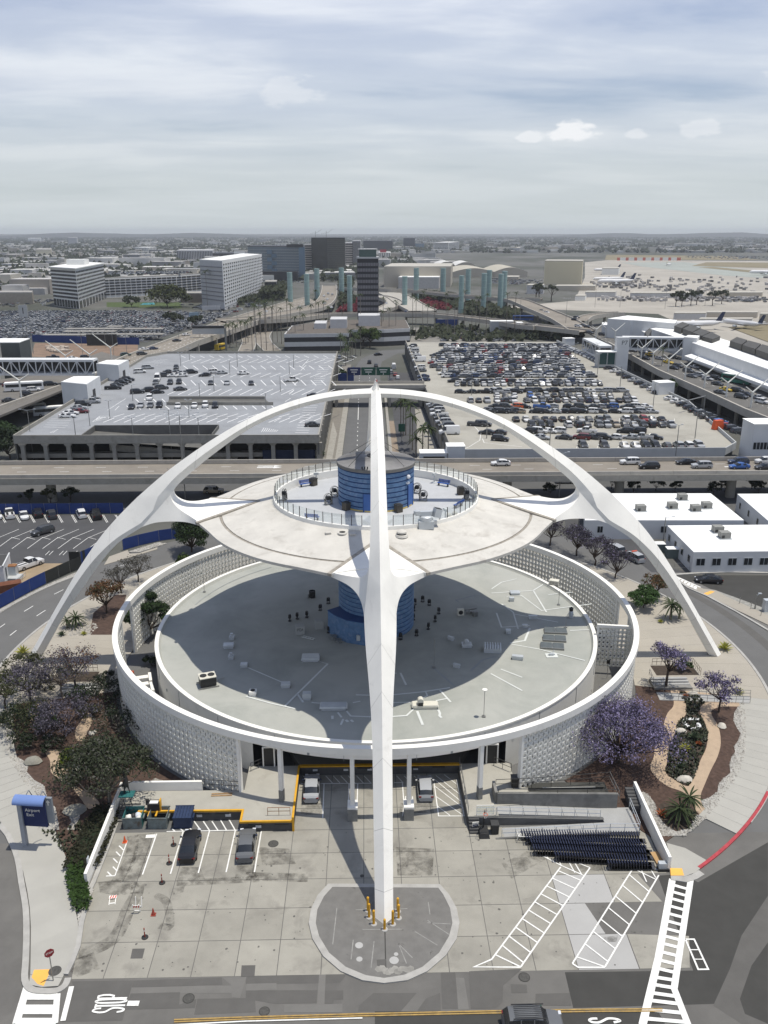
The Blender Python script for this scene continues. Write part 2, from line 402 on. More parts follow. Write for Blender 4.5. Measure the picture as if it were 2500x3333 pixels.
mb.lathe([(0,.3),(.2,.22),(.28,0),(.2,-.22),(0,-.3)],10,(5.55*cos_(a),5.55*sin_(a),29.2));mb.box((5.4*cos_(a),5.4*sin_(a),28.3),(.3,.5,.25),a);mb.bd('wall_lamp',None,core_o)
mb=MB();z=5.75;ncr=20;hh=(19.2-z)/ncr
for i in range(ncr):
 mb.use(BLUE).lathe([(5.42,z),(5.52,z+hh*.5),(5.42,z+hh*.86)],56);mb.use(BLUE_D).lathe([(5.42,z+hh*.86),(5.34,z+hh*.93),(5.42,z+hh)],56);z+=hh
stem=mb.bd('stem',None,arch,smooth=40)
mb=Mu(BLUE).prism([(-7.0,-2.8),(-5.8,-4.6),(-4.2,-6.2),(-1.6,-7.2),(-1.6,-4.5),(-4.5,-1.0)],5.75,9.2)
mb.use(BLUE_D).prism([(-7.05,-2.8),(-5.85,-4.65),(-4.2,-6.27),(-1.55,-7.27),(-1.5,-4.5),(-4.5,-.9)],9.2,9.3);bx=mb.bd('stair_house',None,arch)
Mu(GALV).box((-2.6,-6.95,6.9),(.5,.25,.8),R_(-18)).bd('electric_box',None,bx)
mb=Mu(WHITE).lathe([(.62,40.5),(.35,41.0),(.16,41.6),(0,41.7)],4);
mb.use(M('beacon_red',(.6,.05,.04),.4,0)).box((.15,-.1,41.7),(.12,.12,.25));mb.use(M('beacon_bar',(.75,.7,.65),.6,0)).tube([(-.45,-.2,40.75),(0,0,42.0)],.05,4);mb.tube([(.45,-.2,40.75),(0,0,42.0)],.05,4)
mb.bd('beacon',None,arch)
W=win(800,1450)
def saucer_z(r):return 23.9+(21.4-r)*.2 if r<21.4 else 23.7
for x,y,kind in((495,547,'square'),(580,550,'drain'),(643,557,'square'),(935,560,'cowl'),(1220,475,'cowl'),(1253,463,'cowl')):
 q=W(x,y,24.6);r=math.hypot(q.x,q.y);zc=saucer_z(r)
 mb=MB()
 if kind=='square':mb.use(ROOFW).box((q.x,q.y,zc+.06),(.75,.6,.22),.1)
 elif kind=='drain':mb.use(ROOFW).lathe([(.62,-.05),(.6,.1),(.4,.16)],16,(q.x,q.y,zc));mb.use(DARK).lathe([(.4,.16),(.36,.12),(0,.12)],16,(q.x,q.y,zc))
 else:
  sc=.62 if x<1000 else.36
  mb.use(ROOFW).lathe([(sc*1.35,-.1),(sc*1.2,.16),(sc,.2)],16,(q.x,q.y,zc));mb.use(DARK).lathe([(sc*.9,.15),(sc*.9,.4)],14,(q.x,q.y,zc));mb.use(ROOFW).lathe([(sc,.36),(sc,.55),(sc*.5,.75),(0,.8)],16,(q.x,q.y,zc))
 mb.bd({'square':'hatch','drain':'roof_drain','cowl':'vent_cowl'}[kind],None,arch,smooth=35)
q=W(1080,520,24.6)
t_=thing('searchlight','pale grey roof searchlight on a square base, front right of the saucer','searchlight',(q.x,q.y,saucer_z(math.hypot(q.x,q.y))-.1))
Mu(GALV).box((0,0,.5),(1.9,1.5,1.0),.05).bd('base',None,t_)
Mu(GALV).lathe([(.8,1.0),(.8,1.5),(.6,1.62),(0,1.62)],20).bd('turntable',None,t_,smooth=30)
mb=Mu(GALV).box((-.3,.1,1.9),(2.1,.55,.5),.12);mb.lathe([(0,1.75),(.42,1.8),(.42,2.25),(0,2.3)],12,(-1.15,.02,0));mb.bd('arm',None,t_)
h_=Mu(GALV).box((.95,.2,2.15),(.9,.9,1.1),.3).bd('lamp_head',None,t_);h_.rotation_euler=(R_(-8),R_(14),0)
Mu(DARK).box((.95,.2,2.74),(.75,.75,.06),.3).bd('lens',None,h_)
# - things standing on the deck
def deck(x,y):q=win(850,1400,.42194)(x,y,24.72);return q
BENCHB=M('bench_blue',(.03,.09,.33),.5,.1)
def bench():
 t=thing('bench','','bench',group='blue benches on the saucer deck')
 mb=Mu(BENCHB)
 for k in range(3):mb.box((0,-.18+.18*k,.45),(1.9,.14,.05))
 mb.bd('seat',None,t)
 mb=Mu(BENCHB)
 for k in range(3):mb.box((0,.3+.04*k,.6+.14*k),(1.9,.05,.11))
 mb.bd('backrest',None,t)
 for s in(-.75,.75):Mu(DARK).box((s,0,.22),(.07,.45,.44)).box((s,.3,.6),(.06,.06,.5)).bd('leg',None,t)
 return t
b0=bench()
for i,(x,y,rz,lb)in enumerate(((345,432,R_(30),'blue bench on the back left of the deck beside a bin'),(1405,430,R_(-32),'blue bench on the back right of the deck beside a bin'),(395,690,R_(164),'blue bench seen from behind at the front left glass rail'),(1520,590,R_(-128),'blue bench seen end-on at the right glass rail'))):
 q=deck(x,y);o=b0 if i==0 else dup(b0)
 r=math.hypot(q.x,q.y);k=min(1,13.0/r);o.location=(q.x*k,q.y*k,24.70);o.rotation_euler=(0,0,rz);o['label']=lb
BINM=M('bin_brown',(.085,.075,.06),.7,.15,3)
def bin_():
 t=thing('litter_bin','','bin',group='square litter bins')
 b=Mu(BINM).box((0,0,.5),(.85,.85,1.0));b.bd('body_shell',None,t)
 Mu(M('bin_lid',(.05,.05,.05),.5)).box((0,0,1.06),(.95,.95,.12)).box((0,0,1.17),(.6,.6,.1)).bd('lid',None,t)
 return t
bin0=bin_()
for i,(x,y,lb)in enumerate(((405,425,'brown litter bin beside the back left bench on the deck'),(657,615,'brown litter bin against the blue core, left of its door'),(1060,632,'brown litter bin against the blue core, right of the near leg'),(1538,495,'brown litter bin beside the back right bench on the deck'))):
 q=deck(x,y);o=bin0 if i==0 else dup(bin0);o.location=(q.x,q.y,24.71);o.rotation_euler=(0,0,math.atan2(q.y,q.x));o['label']=lb
def fan():
 t=thing('caged_floodlight','','floodlight',group='round caged floodlights on the deck')
 mb=Mu(DARK);ring=[(.62*cos_(a),0,.95+.62*sin_(a))for a in[2*PI_*i/16 for i in range(17)]]
 mb.tube(ring,.04,5,False);mb.tube([(q[0],.3,q[2])for q in ring],.03,5,False)
 for i in range(6):a=PI_*i/3;mb.tube([(0,.1,.95),(.62*cos_(a),0,.95+.62*sin_(a))],.02,4)
 mb.bd('cage',None,t)
 Mu(DARK).box((0,.15,.95),(.5,.6,.5)).bd('lamp_body',None,t)
 mb=Mu(STEEL)
 for s in(-.5,.5):mb.box((s,.1,.42),(.07,.5,.84))
 mb.box((0,.1,.05),(1.1,.6,.08));mb.bd('stand',None,t);return t
f0=fan()
for i,(x,y,rz,lb)in enumerate(((523,575,.6,'lower of two caged floodlights left of the blue core'),(570,515,.5,'upper of two caged floodlights left of the blue core'),(1200,490,-.5,'upper of two caged floodlights right of the blue core'),(1247,548,-.4,'lower of two caged floodlights right of the blue core'),(188,535,1.4,'caged floodlight at the far left of the glass rail'),(1578,530,-1.4,'caged floodlight at the far right of the glass rail'))):
 q=deck(x,y);r=math.hypot(q.x,q.y);k=min(1,13.1/r);o=f0 if i==0 else dup(f0);o.location=(q.x*k,q.y*k,24.72);o.rotation_euler=(0,0,rz);o['label']=lb
def scope():
 t=thing('viewing_telescope','','telescope',group='coin telescopes at the glass rail')
 Mu(GALV).lathe([(.4,0),(.35,.08),(.09,.12),(.08,1.2)],10).bd('pedestal',None,t,smooth=30)
 Mu(M('scope_grey',(.6,.62,.6),.4)).box((0,0,1.38),(.75,.32,.36)).bd('head',None,t);return t
s0=scope()
for i,(x,y,lb)in enumerate(((420,400,'coin telescope on the back left of the deck'),(1335,405,'coin telescope on the back right of the deck'),(1420,690,'coin telescope at the front right glass rail'))):
 q=deck(x,y);r=math.hypot(q.x,q.y);k=min(1,13.2/r);o=s0 if i==0 else dup(s0);o.location=(q.x*k,q.y*k,24.7);o.rotation_euler=(0,0,i);o['label']=lb
 #  round lower building
drum=thing('round_building','low white round building with a flat grey roof below the saucer','building')
mb=Mu(MEMB).lathe([(30.95,5.68),(20,5.72),(5.4,5.78)],128);mb.lathe([(31.2,5.95),(30.95,5.68)],128);mb.bd('roof',None,drum,smooth=20)
Mu(WHITE).lathe([(31.75,5.9),(31.75,6.12),(31.2,6.12),(31.2,5.95)],160).bd('parapet',None,drum,smooth=30)
mb=Mu(WHITE);af=R_(28)
mb.lathe([(31.7,0.0),(31.7,5.9)],144,a0=-PI_/2+af,a1=1.5*PI_-af)
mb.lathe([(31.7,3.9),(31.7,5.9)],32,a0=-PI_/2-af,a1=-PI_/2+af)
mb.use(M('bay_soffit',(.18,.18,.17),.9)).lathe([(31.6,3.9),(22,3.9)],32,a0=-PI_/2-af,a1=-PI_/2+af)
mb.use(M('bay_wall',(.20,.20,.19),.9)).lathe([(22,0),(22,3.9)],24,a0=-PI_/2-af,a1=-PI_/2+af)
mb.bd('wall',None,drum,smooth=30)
mb=Mu(PATCHD)
for i in range(24):
 a=-PI_/2+2*PI_*(i+.5)/24;mb.box((31.72*cos_(a),31.72*sin_(a),4.7),(.05,.03,2.2),a)
for k in range(8):
 a=R_(-150+k*15);mb.box((31.75*cos_(a),31.75*sin_(a),4.1),(.08,.25,.3),a)
mb.bd('wall_joint',None,drum)
W=win(800,2050);W2=win(1600,1450);W3=win(850,1850,.42194);ZR=5.745
seal=[(W,[(533,163),(232,460)],.26),(W,[(440,188),(490,203)],.18),(W,[(10,225),(220,315)],.18),(W,[(660,390),(740,392),(900,388),(1060,372),(1225,347)],.24),(W,[(1165,362),(1230,433)],.25),(W,[(1140,425),(1205,412)],.22),(W,[(1080,372),(1090,395),(1060,410)],.2),(W,[(880,520),(965,514),(1010,472)],.25),(W,[(1028,487),(1062,570)],.32),(W,[(1155,480),(1165,500),(1162,515),(1175,527)],.3),(W,[(605,487),(630,517),(750,522)],.22),(W,[(642,437),(688,428)],.2),(W,[(552,495),(575,525)],.25),(W,[(585,535),(570,570)],.25),(W,[(395,437),(455,440)],.2),(W,[(310,385),(345,435)],.26),(W,[(928,258),(962,330)],.26),(W,[(740,262),(905,260)],.2),(W,[(875,437),(985,434)],.2),(W,[(0,398),(150,440),(295,472)],.22),(W,[(1470,262),(1659,365)],.22),(W,[(1530,235),(1659,285)],.22),(W,[(520,515),(520,535)],.3),(W,[(600,540),(615,552)],.35),(W,[(630,540),(645,552)],.3),(W2,[(0,885),(250,870),(330,820)],.22),(W2,[(30,1005),(60,1090),(230,1080)],.22),(W2,[(250,870),(330,1000)],.24),(W2,[(90,905),(180,900),(300,990),(600,950)],.2),(W2,[(60,950),(130,1000),(160,1100)],.22),(W2,[(230,1095),(200,1170),(110,1185)],.3),(W2,[(110,1190),(280,1220),(560,1290)],.2),(W2,[(470,1110),(600,1105)],.2),(W2,[(300,830),(420,850)],.18),(W2,[(130,1010),(400,1060)],.2),(W2,[(0,860),(60,820),(150,800)],.2),(W2,[(340,895),(480,880)],.2)]
mb=Mu(PATCH)
for w,pts,wid in seal:mb.ribbon([w(x,y,ZR)for x,y in pts],wid)
stuff(mb.bd('sealed_seam',None,drum))
mb=Mu(PATCHD)
for w,pts,wid in[(W,[(950,75),(1250,335)],.3),(W,[(1055,155),(1210,100)],.2),(W,[(970,75),(1080,30),(1130,-40),(1145,-90)],.16),(W3,[(1330,290),(1660,205)],.25),(W3,[(1500,240),(1560,300)],.3),(W3,[(440,300),(620,235)],.16),(W3,[(180,395),(440,370)],.14),(W3,[(640,560),(1080,590),(1130,570)],.14),(W,[(1350,245),(1420,180),(1500,160)],.3)]:
 mb.ribbon([w(x,y,ZR-.004)for x,y in pts],wid)
stuff(mb.bd('dark_seam',None,drum))
a1=R_(128);a2=R_(165)
Mu(PATCHD).ribbon([(29.0*cos_(a1+(a2-a1)*i/16),29.0*sin_(a1+(a2-a1)*i/16),ZR)for i in range(17)],.15).bd('roof_gutter',None,drum)
# - equipment standing on the roof
W=win(0,2050)
q=W(1247,330,ZR);t_=thing('condenser_unit','dark rooftop condenser with two fans near the left roof edge','air conditioner',(q.x,q.y,5.72),.35)
Mu(DARK).box((0,0,.75),(2.0,1.5,1.1)).bd('casing',None,t_)
Mu(CREAMM).box((0,0,1.36),(2.1,1.6,.1)).bd('top_plate',None,t_)
for s in(-.5,.5):Mu(DARK).lathe([(.44,0),(.44,.06),(.3,.08),(0,.08)],14,(s,0,1.42)).bd('fan',None,t_)
Mu(STEEL).box((0,-.9,.1),(2.6,.08,.12)).box((0,.9,.1),(2.6,.08,.12)).tube([(1,.2,.3),(2.3,.9,.15)],.05,5).bd('skid',None,t_)
def vent(name,label,q,d,top=None,mat=GALV,rz=0.0,group=None):
 t=thing(name,label,'roof vent',(q.x,q.y,5.7),rz,group)
 Mu(mat).box((0,0,.16),(d[0]*.85,d[1]*.85,.34)).bd('curb',None,t)
 Mu(mat).box((0,0,.32+d[2]/2),d,0,.92).bd('cap',None,t)
 if top=='fan':Mu(DARK).lathe([(.3,.0),(.3,.05),(0,.05)],12,(0,0,.34+d[2])).bd('opening',None,t)
 if top=='box':Mu(mat).box((0,0,.5+d[2]),(d[0]*.45,d[1]*.45,.4)).bd('cowl',None,t)
 if top=='hood':
  mb=Mu(mat);n=8
  pr=[(.38*cos_(PI_*i/n),.38*sin_(PI_*i/n))for i in range(n+1)]
  mb.add([(x,s,.4+d[2]+y)for s in(-.4,.4)for x,y in pr],[(i,i+1,n+2+i,n+1+i)for i in range(n)]+[tuple(range(n+1)),tuple(range(2*n+1,n,-1))]);mb.box((0,0,.3+d[2]),(.76,.8,.25));mb.bd('hood',None,t)
 return t
LW=win(0,2050);CW=win(800,2050);RW=win(1600,2050);RW2=win(1600,1450);KW=win(850,1850,.42194)
vent('roof_vent','square metal roof vent with stub stack on the upper left roof',LW(1392,55,ZR),(.75,.75,.25),'box')
vent('roof_hatch','flat square roof hatch between two small vents on the left roof',LW(1372,105,ZR),(1.5,1.1,.25),None,rz=.1)
vent('roof_vent','small stub vent just below the square hatch on the left roof',LW(1387,172,ZR),(.8,.7,.2),'box')
vent('roof_vent','low square vent right of the stub vent on the left roof',LW(1465,220,ZR),(1.0,.8,.2))
vent('roof_fan','white square roof fan with a round black opening, left front of roof',LW(1518,388,ZR),(.95,.95,.3),'fan',WHITE)
vent('roof_vent','square vent at the end of a pale seam, left of the near leg',CW(240,340,ZR),(1.25,.95,.25))
vent('roof_vent','boxy vent right of the long diagonal seam on the front roof',CW(367,412,ZR),(1.1,.9,.55))
vent('roof_hatch','large sloping pale hatch in the saucer shadow, left of the near leg',CW(390,180,ZR),(2.5,1.5,.35))
t_=vent('roof_skylight','long double skylight box just left of the near leg',CW(527,470,ZR),(3.4,1.3,.25))
t_=vent('roof_skylight','cream skylight box with a curved hood just right of the near leg',CW(1075,462,ZR),(3.3,1.2,.22),None,CREAMM)
q=CW(1048,445,ZR+.5);mb=thing('exhaust_hood','small cream curved hood standing on the skylight box','roof vent',(q.x,q.y,6.2))
n=8;pr=[(.36*cos_(PI_*i/n),.36*sin_(PI_*i/n))for i in range(n+1)]
Mu(CREAMM).add([(x,s,.55+y)for s in(-.35,.35)for x,y in pr],[(i,i+1,n+2+i,n+1+i)for i in range(n)]+[tuple(range(n+1)),tuple(range(2*n+1,n,-1))]).box((0,0,.38),(.72,.7,.36)).bd('hood',None,mb)
Mu(DARK).box((0,-.3,.2),(.6,.3,.4)).bd('opening',None,mb)
vent('roof_vent','galvanised rounded hood vent in the shade right of the near leg',CW(1325,100,ZR),(1.5,1.0,.25),'hood')
q=CW(1480,125,ZR);t_=thing('ribbed_skylight','barrel skylight with metal ribs at the edge of the roof shadow','skylight',(q.x,q.y,5.72),-.12)
Mu(GALV).box((0,0,.3),(2.4,1.5,.6)).bd('curb',None,t_)
for k in range(7):Mu(GALV).tube([(-1.05+.35*k,.75*cos_(a),.6+.5*sin_(a))for a in[PI_*i/6 for i in range(7)]],.11,5).bd('rib',None,t_)
PANEL=M('dark_panel',(.10,.115,.12),.35,.15,1.5)
for k,(x0,y0,x1,y1)in enumerate(((315,1115,452,1120),(307,1160,447,1168),(292,1205,435,1215))):
 a,b=RW2(x0,y0,ZR),RW2(x1,y1,ZR);c=(a+b)/2
 t_=thing('skylight_bank','dark two-pane skylight bank, %s of three on the right roof'%('rearmost','middle','frontmost')[k],'skylight',(c.x,c.y,5.72),math.atan2(b.y-a.y,b.x-a.x))
 L=(b-a).length
 Mu(STEEL).box((0,0,.12),(L,1.5,.24)).bd('frame',None,t_)
 for s in(-1,1):o=Mu(PANEL).box((s*L/4,0,.3),(L/2-.1,1.42,.06)).bd('pane',None,t_);o.rotation_euler=(R_(9),0,0)
for x,y,d,lb in((140,890,(1.6,1.2,.12),'flat vent plate with a thin pipe on the right rear roof'),(120,932,(.8,.6,.3),'small box vent below the flat plate, right rear roof'),(100,1125,(.8,.6,.3),'small box vent left of the dark skylight banks'),(248,1040,(1.4,.4,.3),'low wedge vent above the dark skylight banks'),(200,1093,(.9,.35,.25),'short wedge vent left of the rearmost skylight bank')):
 vent('roof_vent',lb,RW2(x,y,ZR),d)
vent('roof_vent','low grey wedge below the skylight banks, near the right front',RW(155,175,ZR),(1.6,.7,.25),None,GALV,-.25)
vent('roof_vent','long low wedge by the hood vent in the roof shade',CW(1230,62,ZR),(1.0,.35,.3),None,GALV,-.6)
vent('roof_vent','low wedge alone in the roof shade right of the antenna',CW(1265,225,ZR),(1.0,.4,.25),None,GALV,-.5)
q=RW2(375,845,ZR);t_=thing('air_conditioner','cream roof air conditioner by the rear right parapet','air conditioner',(q.x,q.y,5.72),-.4)
Mu(CREAMM).box((0,0,.6),(1.5,1.0,1.1)).bd('casing',None,t_)
for k in range(4):Mu(STEEL).box((0,-.52,.25+.22*k),(1.3,.04,.1)).bd('louvre',None,t_)
q=RW2(475,1030,ZR);t_=thing('roof_machine','tall galvanised roof pump with a black motor, right roof','roof vent',(q.x,q.y,5.72))
Mu(GALV).lathe([(.35,0),(.35,.9),(.2,1.1)],10).bd('barrel',None,t_);Mu(DARK).lathe([(.3,1.1),(.34,1.5),(0,1.75)],10).bd('motor',None,t_)
mb=Mu(GALV)
for s in(-.6,.6):mb.tube([(s,.2,0),(s*.3,0,1.0)],.05,4)
mb.bd('legs_frame',None,t_)
q=RW2(360,1260,ZR);t_=thing('roof_valve','small pipe valve on a pale patch, right roof','roof vent',(q.x,q.y,5.7));Mu(PATCH).box((0,0,.05),(1.6,1.2,.05)).bd('pad',None,t_)
Mu(GALV).box((0,0,.22),(.5,.35,.3)).tube([(-.5,0,.2),(.5,.1,.2)],.07,5).tube([(.1,0,.3),(.35,.2,.8)],.05,4).bd('valve',None,t_)
q=KW(1538,360,ZR);t_=thing('split_condenser','white box condenser with round grille in the roof shade','air conditioner',(q.x,q.y,5.72),.1)
Mu(CREAMM).box((0,0,.55),(1.0,.5,1.0)).bd('casing',None,t_);Mu(DARK).lathe([(.34,0),(.34,.03),(0,.03)],14).bd('grille',None,t_)
o=KIDS[t_.name][-1];o.rotation_euler=(PI_/2,0,0);o.location=(0,-.26,.55)
mb=Mu(STEEL).tube([tuple(KW(1570,340,ZR)+Vector((0,0,.4))),tuple(KW(1659,325,ZR)+Vector((0,0,.4)))],.16,6)
for x in(1590,1620,1650):a=KW(x,350,ZR);mb.box((a.x,a.y,.25+5.72),(.35,.3,.5))
for x in(1640,1659):a=KW(x,365,ZR);mb.lathe([(.3,0),(.3,.7),(0,.8)],8,(a.x,a.y,5.72))
tag(mb.bd('pipe_run',None),'grey pipe run and pump beside the white box condenser','pipe')
def flood():
 t=thing('roof_floodlight','','floodlight',group='black floodlights ringing the blue stem')
 Mu(DARK).box((0,0,.75),(.42,.4,.55),0,.85).bd('lamp_head',None,t)
 Mu(DARK).box((0,0,.06),(.45,.45,.1)).box((-.26,0,.35),(.05,.1,.7)).box((.26,0,.35),(.05,.1,.7)).bd('yoke',None,t);return t
f0=flood();fl=[(519,272),(457,325),(353,378),(279,390),(222,405),(555,490),(520,497),(655,522),(630,545),(765,570),(795,520),(1075,550),(1199,520),(1290,470),(1342,410),(1370,350),(1297,285),(1246,258),(1185,280),(1175,328),(1175,398),(1137,432),(1082,465)]
for i,(x,y)in enumerate(fl):
 q=KW(x,y,ZR);o=f0 if i==0 else dup(f0);rz=math.atan2(q.y,q.x)+PI_/2;o.location=(q.x,q.y,5.74);o.rotation_euler=(0,0,rz)
 side='left of' if q.x<0 else 'right of'
 o['label']='black floodlight on the shaded roof %s the blue stem, %s from the back'%(side,ordn(sum(1 for a,b in fl if(KW(a,b,ZR).x<0)==(q.x<0)and KW(a,b,ZR).y>q.y)))
q=KW(395,222,ZR);t_=thing('metal_drum','black metal drum alone on the shaded roof, upper left','drum',(q.x,q.y,5.74));Mu(DARK).lathe([(.5,0),(.5,1.1),(.45,1.1),(.45,.95),(0,.95)],14).bd('barrel',None,t_);Mu(STEEL).box((-.6,0,.3),(.2,.2,.5)).bd('tap',None,t_)
CRATE=M('crate_grey',(.35,.36,.35),.8)
for(x,y,lb,wr)in((300,500,'pale grey cube box marked with letters on the shaded roof',True),(448,460,'plain pale grey cube box beside the blue stair house',False)):
 q=KW(x,y,ZR);t_=thing('equipment_box',lb,'box',(q.x,q.y,5.74),.15);Mu(CRATE).box((0,0,.65),(1.25,1.1,1.3)).bd('casing',None,t_)
 if wr:
  mb=Mu(DARK)
  for k,segs in enumerate((((0,0,0,1),(0,1,.6,1),(.6,1,.6,.5),(0,.5,.6,.5)),((0,0,0,1),(0,0,.6,0),(.6,0,.6,1),(0,1,.6,1)),((0,0,.3,1),(.3,1,.6,0),(.15,.45,.45,.45)))):
   for a,b,c,d in segs:mb.tube([(-.4+.3*k+a*.35,-.565,.6+b*.4),(-.4+.3*k+c*.35,-.565,.6+d*.4)],.025,4)
  mb.bd('lettering',None,t_)
q=KW(365,540,ZR);t_=thing('ladder','short ladder lying on the shaded roof','ladder',(q.x,q.y,5.78),-.5)
mb=Mu(PATCH)
for s in(-.22,.22):mb.box((0,s,.08),(2.0,.06,.08))
for k in range(5):mb.box((-.8+.4*k,0,.08),(.06,.44,.05))
mb.bd('frame',None,t_)
for x,y,lb in((557,548,'round patio table with chairs, left of two on the shaded roof'),(595,578,'round patio table with chairs, right of two on the shaded roof')):
 q=KW(x,y,ZR);t_=thing('machine_stand',lb.replace('patio table with chairs','open machine stand'),'stand',(q.x,q.y,5.74))
 Mu(STEEL).lathe([(.5,.55),(.5,.62),(0,.62)],12).bd('top',None,t_)
 for k in range(4):a=k*PI_/2;Mu(STEEL).tube([(.4*cos_(a),.4*sin_(a),0),(.4*cos_(a),.4*sin_(a),.6)],.05,4).bd('leg',None,t_)
def mast(q,h,z,label,disc=False):
 t=thing('antenna_mast',label,'antenna',(q.x,q.y,z));Mu(STEEL).tube([(0,0,0),(0,0,h)],.035,5).box((0,0,.05),(.4,.4,.1)).bd('pole',None,t)
 if disc:Mu(WHITE).lathe([(.0,h+.1),(.32,h+.05),(.3,h-.05),(0,h-.1)],10).bd('dome',None,t)
mast(KW(1333,765,ZR),4.2,5.74,'tall thin antenna in the roof shade right of the near leg')
mast(CW(1428,520,ZR),3.6,5.74,'thin mast with a white dome by the front right parapet',True)
mast(win(600,1650,.42194)(155,655,ZR),2.8,5.74,'thin mast on the upper left roof');mast(RW2(402,955,ZR),2.4,5.74,'thin mast on the sunny right roof')
mast(RW2(445,1090,ZR),1.2,5.74,'short rod beside the rearmost skylight bank')
#  perforated screen wall
screen=thing('screen_wall','tall white ring wall of pierced blocks round the low building','wall')
RS,TOP=36.75,8.9
Mu(WHITE).lathe([(RS+.32,8.0),(RS+.36,8.05),(RS+.36,TOP),(RS-.36,TOP),(RS-.36,8.0),(RS+.32,8.0)],200).bd('ring_beam',None,screen,smooth=30)
BLK=tone('screen_block',(.74,.73,.67),.035,var=.06,scale=.5,rough=.8)
def block_mb(w,h,d=.24,hr=.30):
 mb=Mu(BLK);n=10;vs=[]
 for y in(-d/2,d/2):
  for i in range(n):
   a=2*PI_*i/n+.3;c,s=cos_(a),sin_(a);k=1/max(abs(c)/(w/2),abs(s)/(h/2));vs.append((c*k,y,s*k))
 for y in(-d/2,d/2):vs+=[(hr*.9*cos_(2*PI_*i/n+.3),y,hr*sin_(2*PI_*i/n+.3))for i in range(n)]
 fs=[]
 for i in range(n):
  j=(i+1)%n
  fs+=[(i,j,2*n+j,2*n+i),(n+j,n+i,3*n+i,3*n+j),(2*n+i,2*n+j,3*n+j,3*n+i)]
 o=len(vs)
 vs+=[(x,y,z)for y in(-d/2+.012,d/2-.012)for x,z in((-w/2,-h/2),(w/2,-h/2),(w/2,h/2),(-w/2,h/2))]
 fs+=[(o,o+1,o+5,o+4),(o+1,o+2,o+6,o+5),(o+2,o+3,o+7,o+6),(o+3,o,o+4,o+7)]
 mb.add(vs,fs);return mb
NB=320;step=2*PI_/NB;BW=RS*step;NR=10;BH=8.0/NR
bmb=block_mb(BW-.02,BH-.02,.26,.255)
bdata=None;rest=Mu(BLK);cand=[]
for i in range(NB):
 az=math.degrees(i*step)
 fr=abs((az-270+180)%360-180)
 if fr<25.0 or abs((az+180)%360-180)<4.2 or abs(az-180)<4.2:continue
 for r in range(NR):cand.append((fr,i,r))
cand.sort(key=lambda c:c[0]-.4*c[2]if c[0]<80 else 1000+c[0])
for n_,(fr,i,r)in enumerate(cand):
 a=i*step;loc=(RS*cos_(a),RS*sin_(a),BH*(r+.5));rz=a+PI_/2
 if n_<300:
  if bdata is None:o=bmb.bd('block',None,screen);bdata=o.data
  else:o=ob('block',bdata,screen)
  o.location=loc;o.rotation_euler=(0,0,rz)
 else:
  c,s=cos_(rz),sin_(rz)
  rest.add([(x*c-y*s+loc[0],x*s+y*c+loc[1],z+loc[2])for x,y,z in bmb.v],bmb.f)
stuff(rest.bd('blockwork',None,screen))
mb=Mu(WHITE)
for az in(270-25.2,270+25.2,4.6,-4.6,180-4.6,180+4.6):
 a=R_(az);mb.box((RS*cos_(a),RS*sin_(a),4.02),(.5,.28,7.96),a);
mb.bd('end_post',None,screen)
GREYP=M('grey_paint',(.20,.20,.19),.8,.15,1.5)
for x,zb in((-10.9,1.15),(10.9,1.15),(-3.1,0),(3.0,0)):
 a=math.asin(x/RS);c=(x,-RS*cos_(a));col_=Mu(WHITE).box((c[0],c[1],(8.0+zb)/2),(.42,.55,8.0-zb),a).bd('column',None,screen)
 mb=Mu(GREYP)
 if zb:mb.box((c[0],c[1],zb+.75),(.48,.61,1.5),a)
 else:mb.box((c[0],c[1],.75),(1.05,1.5,1.5));mb.use(WHITE).box((c[0],c[1]+.05,1.6),(1.1,1.45,.2))
 mb.bd('column_base',None,col_)
rad=thing('radial_screen','short pierced white screen joining ring wall and drum at the right','wall')
a=R_(-9);c_,s_=cos_(a),sin_(a)
n=0
for k in range(8):
 for r in range(9):
  rr=32.0+.56*(k+.5);o=ob('block',bdata,rad);o.location=(rr*c_,rr*s_,1.2+BH*(r+.5)*.85);o.rotation_euler=(0,0,a);o.scale=(.78,1,.85)
Mu(WHITE).box((34.2*c_,34.2*s_,7.5),(4.9,.42,.4),a).box((31.9*c_,31.9*s_,3.7),(.25,.45,7.2),a).bd('frame',None,rad)
#  ground, roads, court, gardens
def clip(poly,a,b,c):
 """keep a*x+b*y<=c"""
 out=[]
 for i in range(len(poly)):
  p,q=poly[i],poly[(i+1)%len(poly)];fp,fq=a*p[0]+b*p[1]-c,a*q[0]+b*q[1]-c
  if fp<=0:out.append(p)
  if fp*fq<0:t=fp/(fp-fq);out.append((p[0]+(q[0]-p[0])*t,p[1]+(q[1]-p[1])*t))
 return out
def inside(pt,poly):
 x,y=pt;r=False;n=len(poly)
 for i in range(n):
  x1,y1=poly[i][0],poly[i][1];x2,y2=poly[(i+1)%n][0],poly[(i+1)%n][1]
  if(y1>y)!=(y2>y)and x<(x2-x1)*(y-y1)/(y2-y1)+x1:r=not r
 return r
def scatter(poly,n,seed=1):
 rnd=random.Random(seed);xs=[p[0]for p in poly];ys=[p[1]for p in poly];out=[]
 for _ in range(n*8):
  p=(rnd.uniform(min(xs),max(xs)),rnd.uniform(min(ys),max(ys)))
  if inside(p,poly):
   out.append(p)
   if len(out)>=n:break
 return out
def arc(r,a0,a1,n=24,z=None,c=(0,0)):
 return[(c[0]+r*cos_(a0+(a1-a0)*i/n),c[1]+r*sin_(a0+(a1-a0)*i/n))for i in range(n+1)]
ASPH=M('asphalt_worn',(.135,.130,.120),.9,.10,.35,stain=((.10,.096,.09),.10,.5,.75))
ASPH2=M('asphalt_ring',(.125,.124,.12),.9,.07,.3)
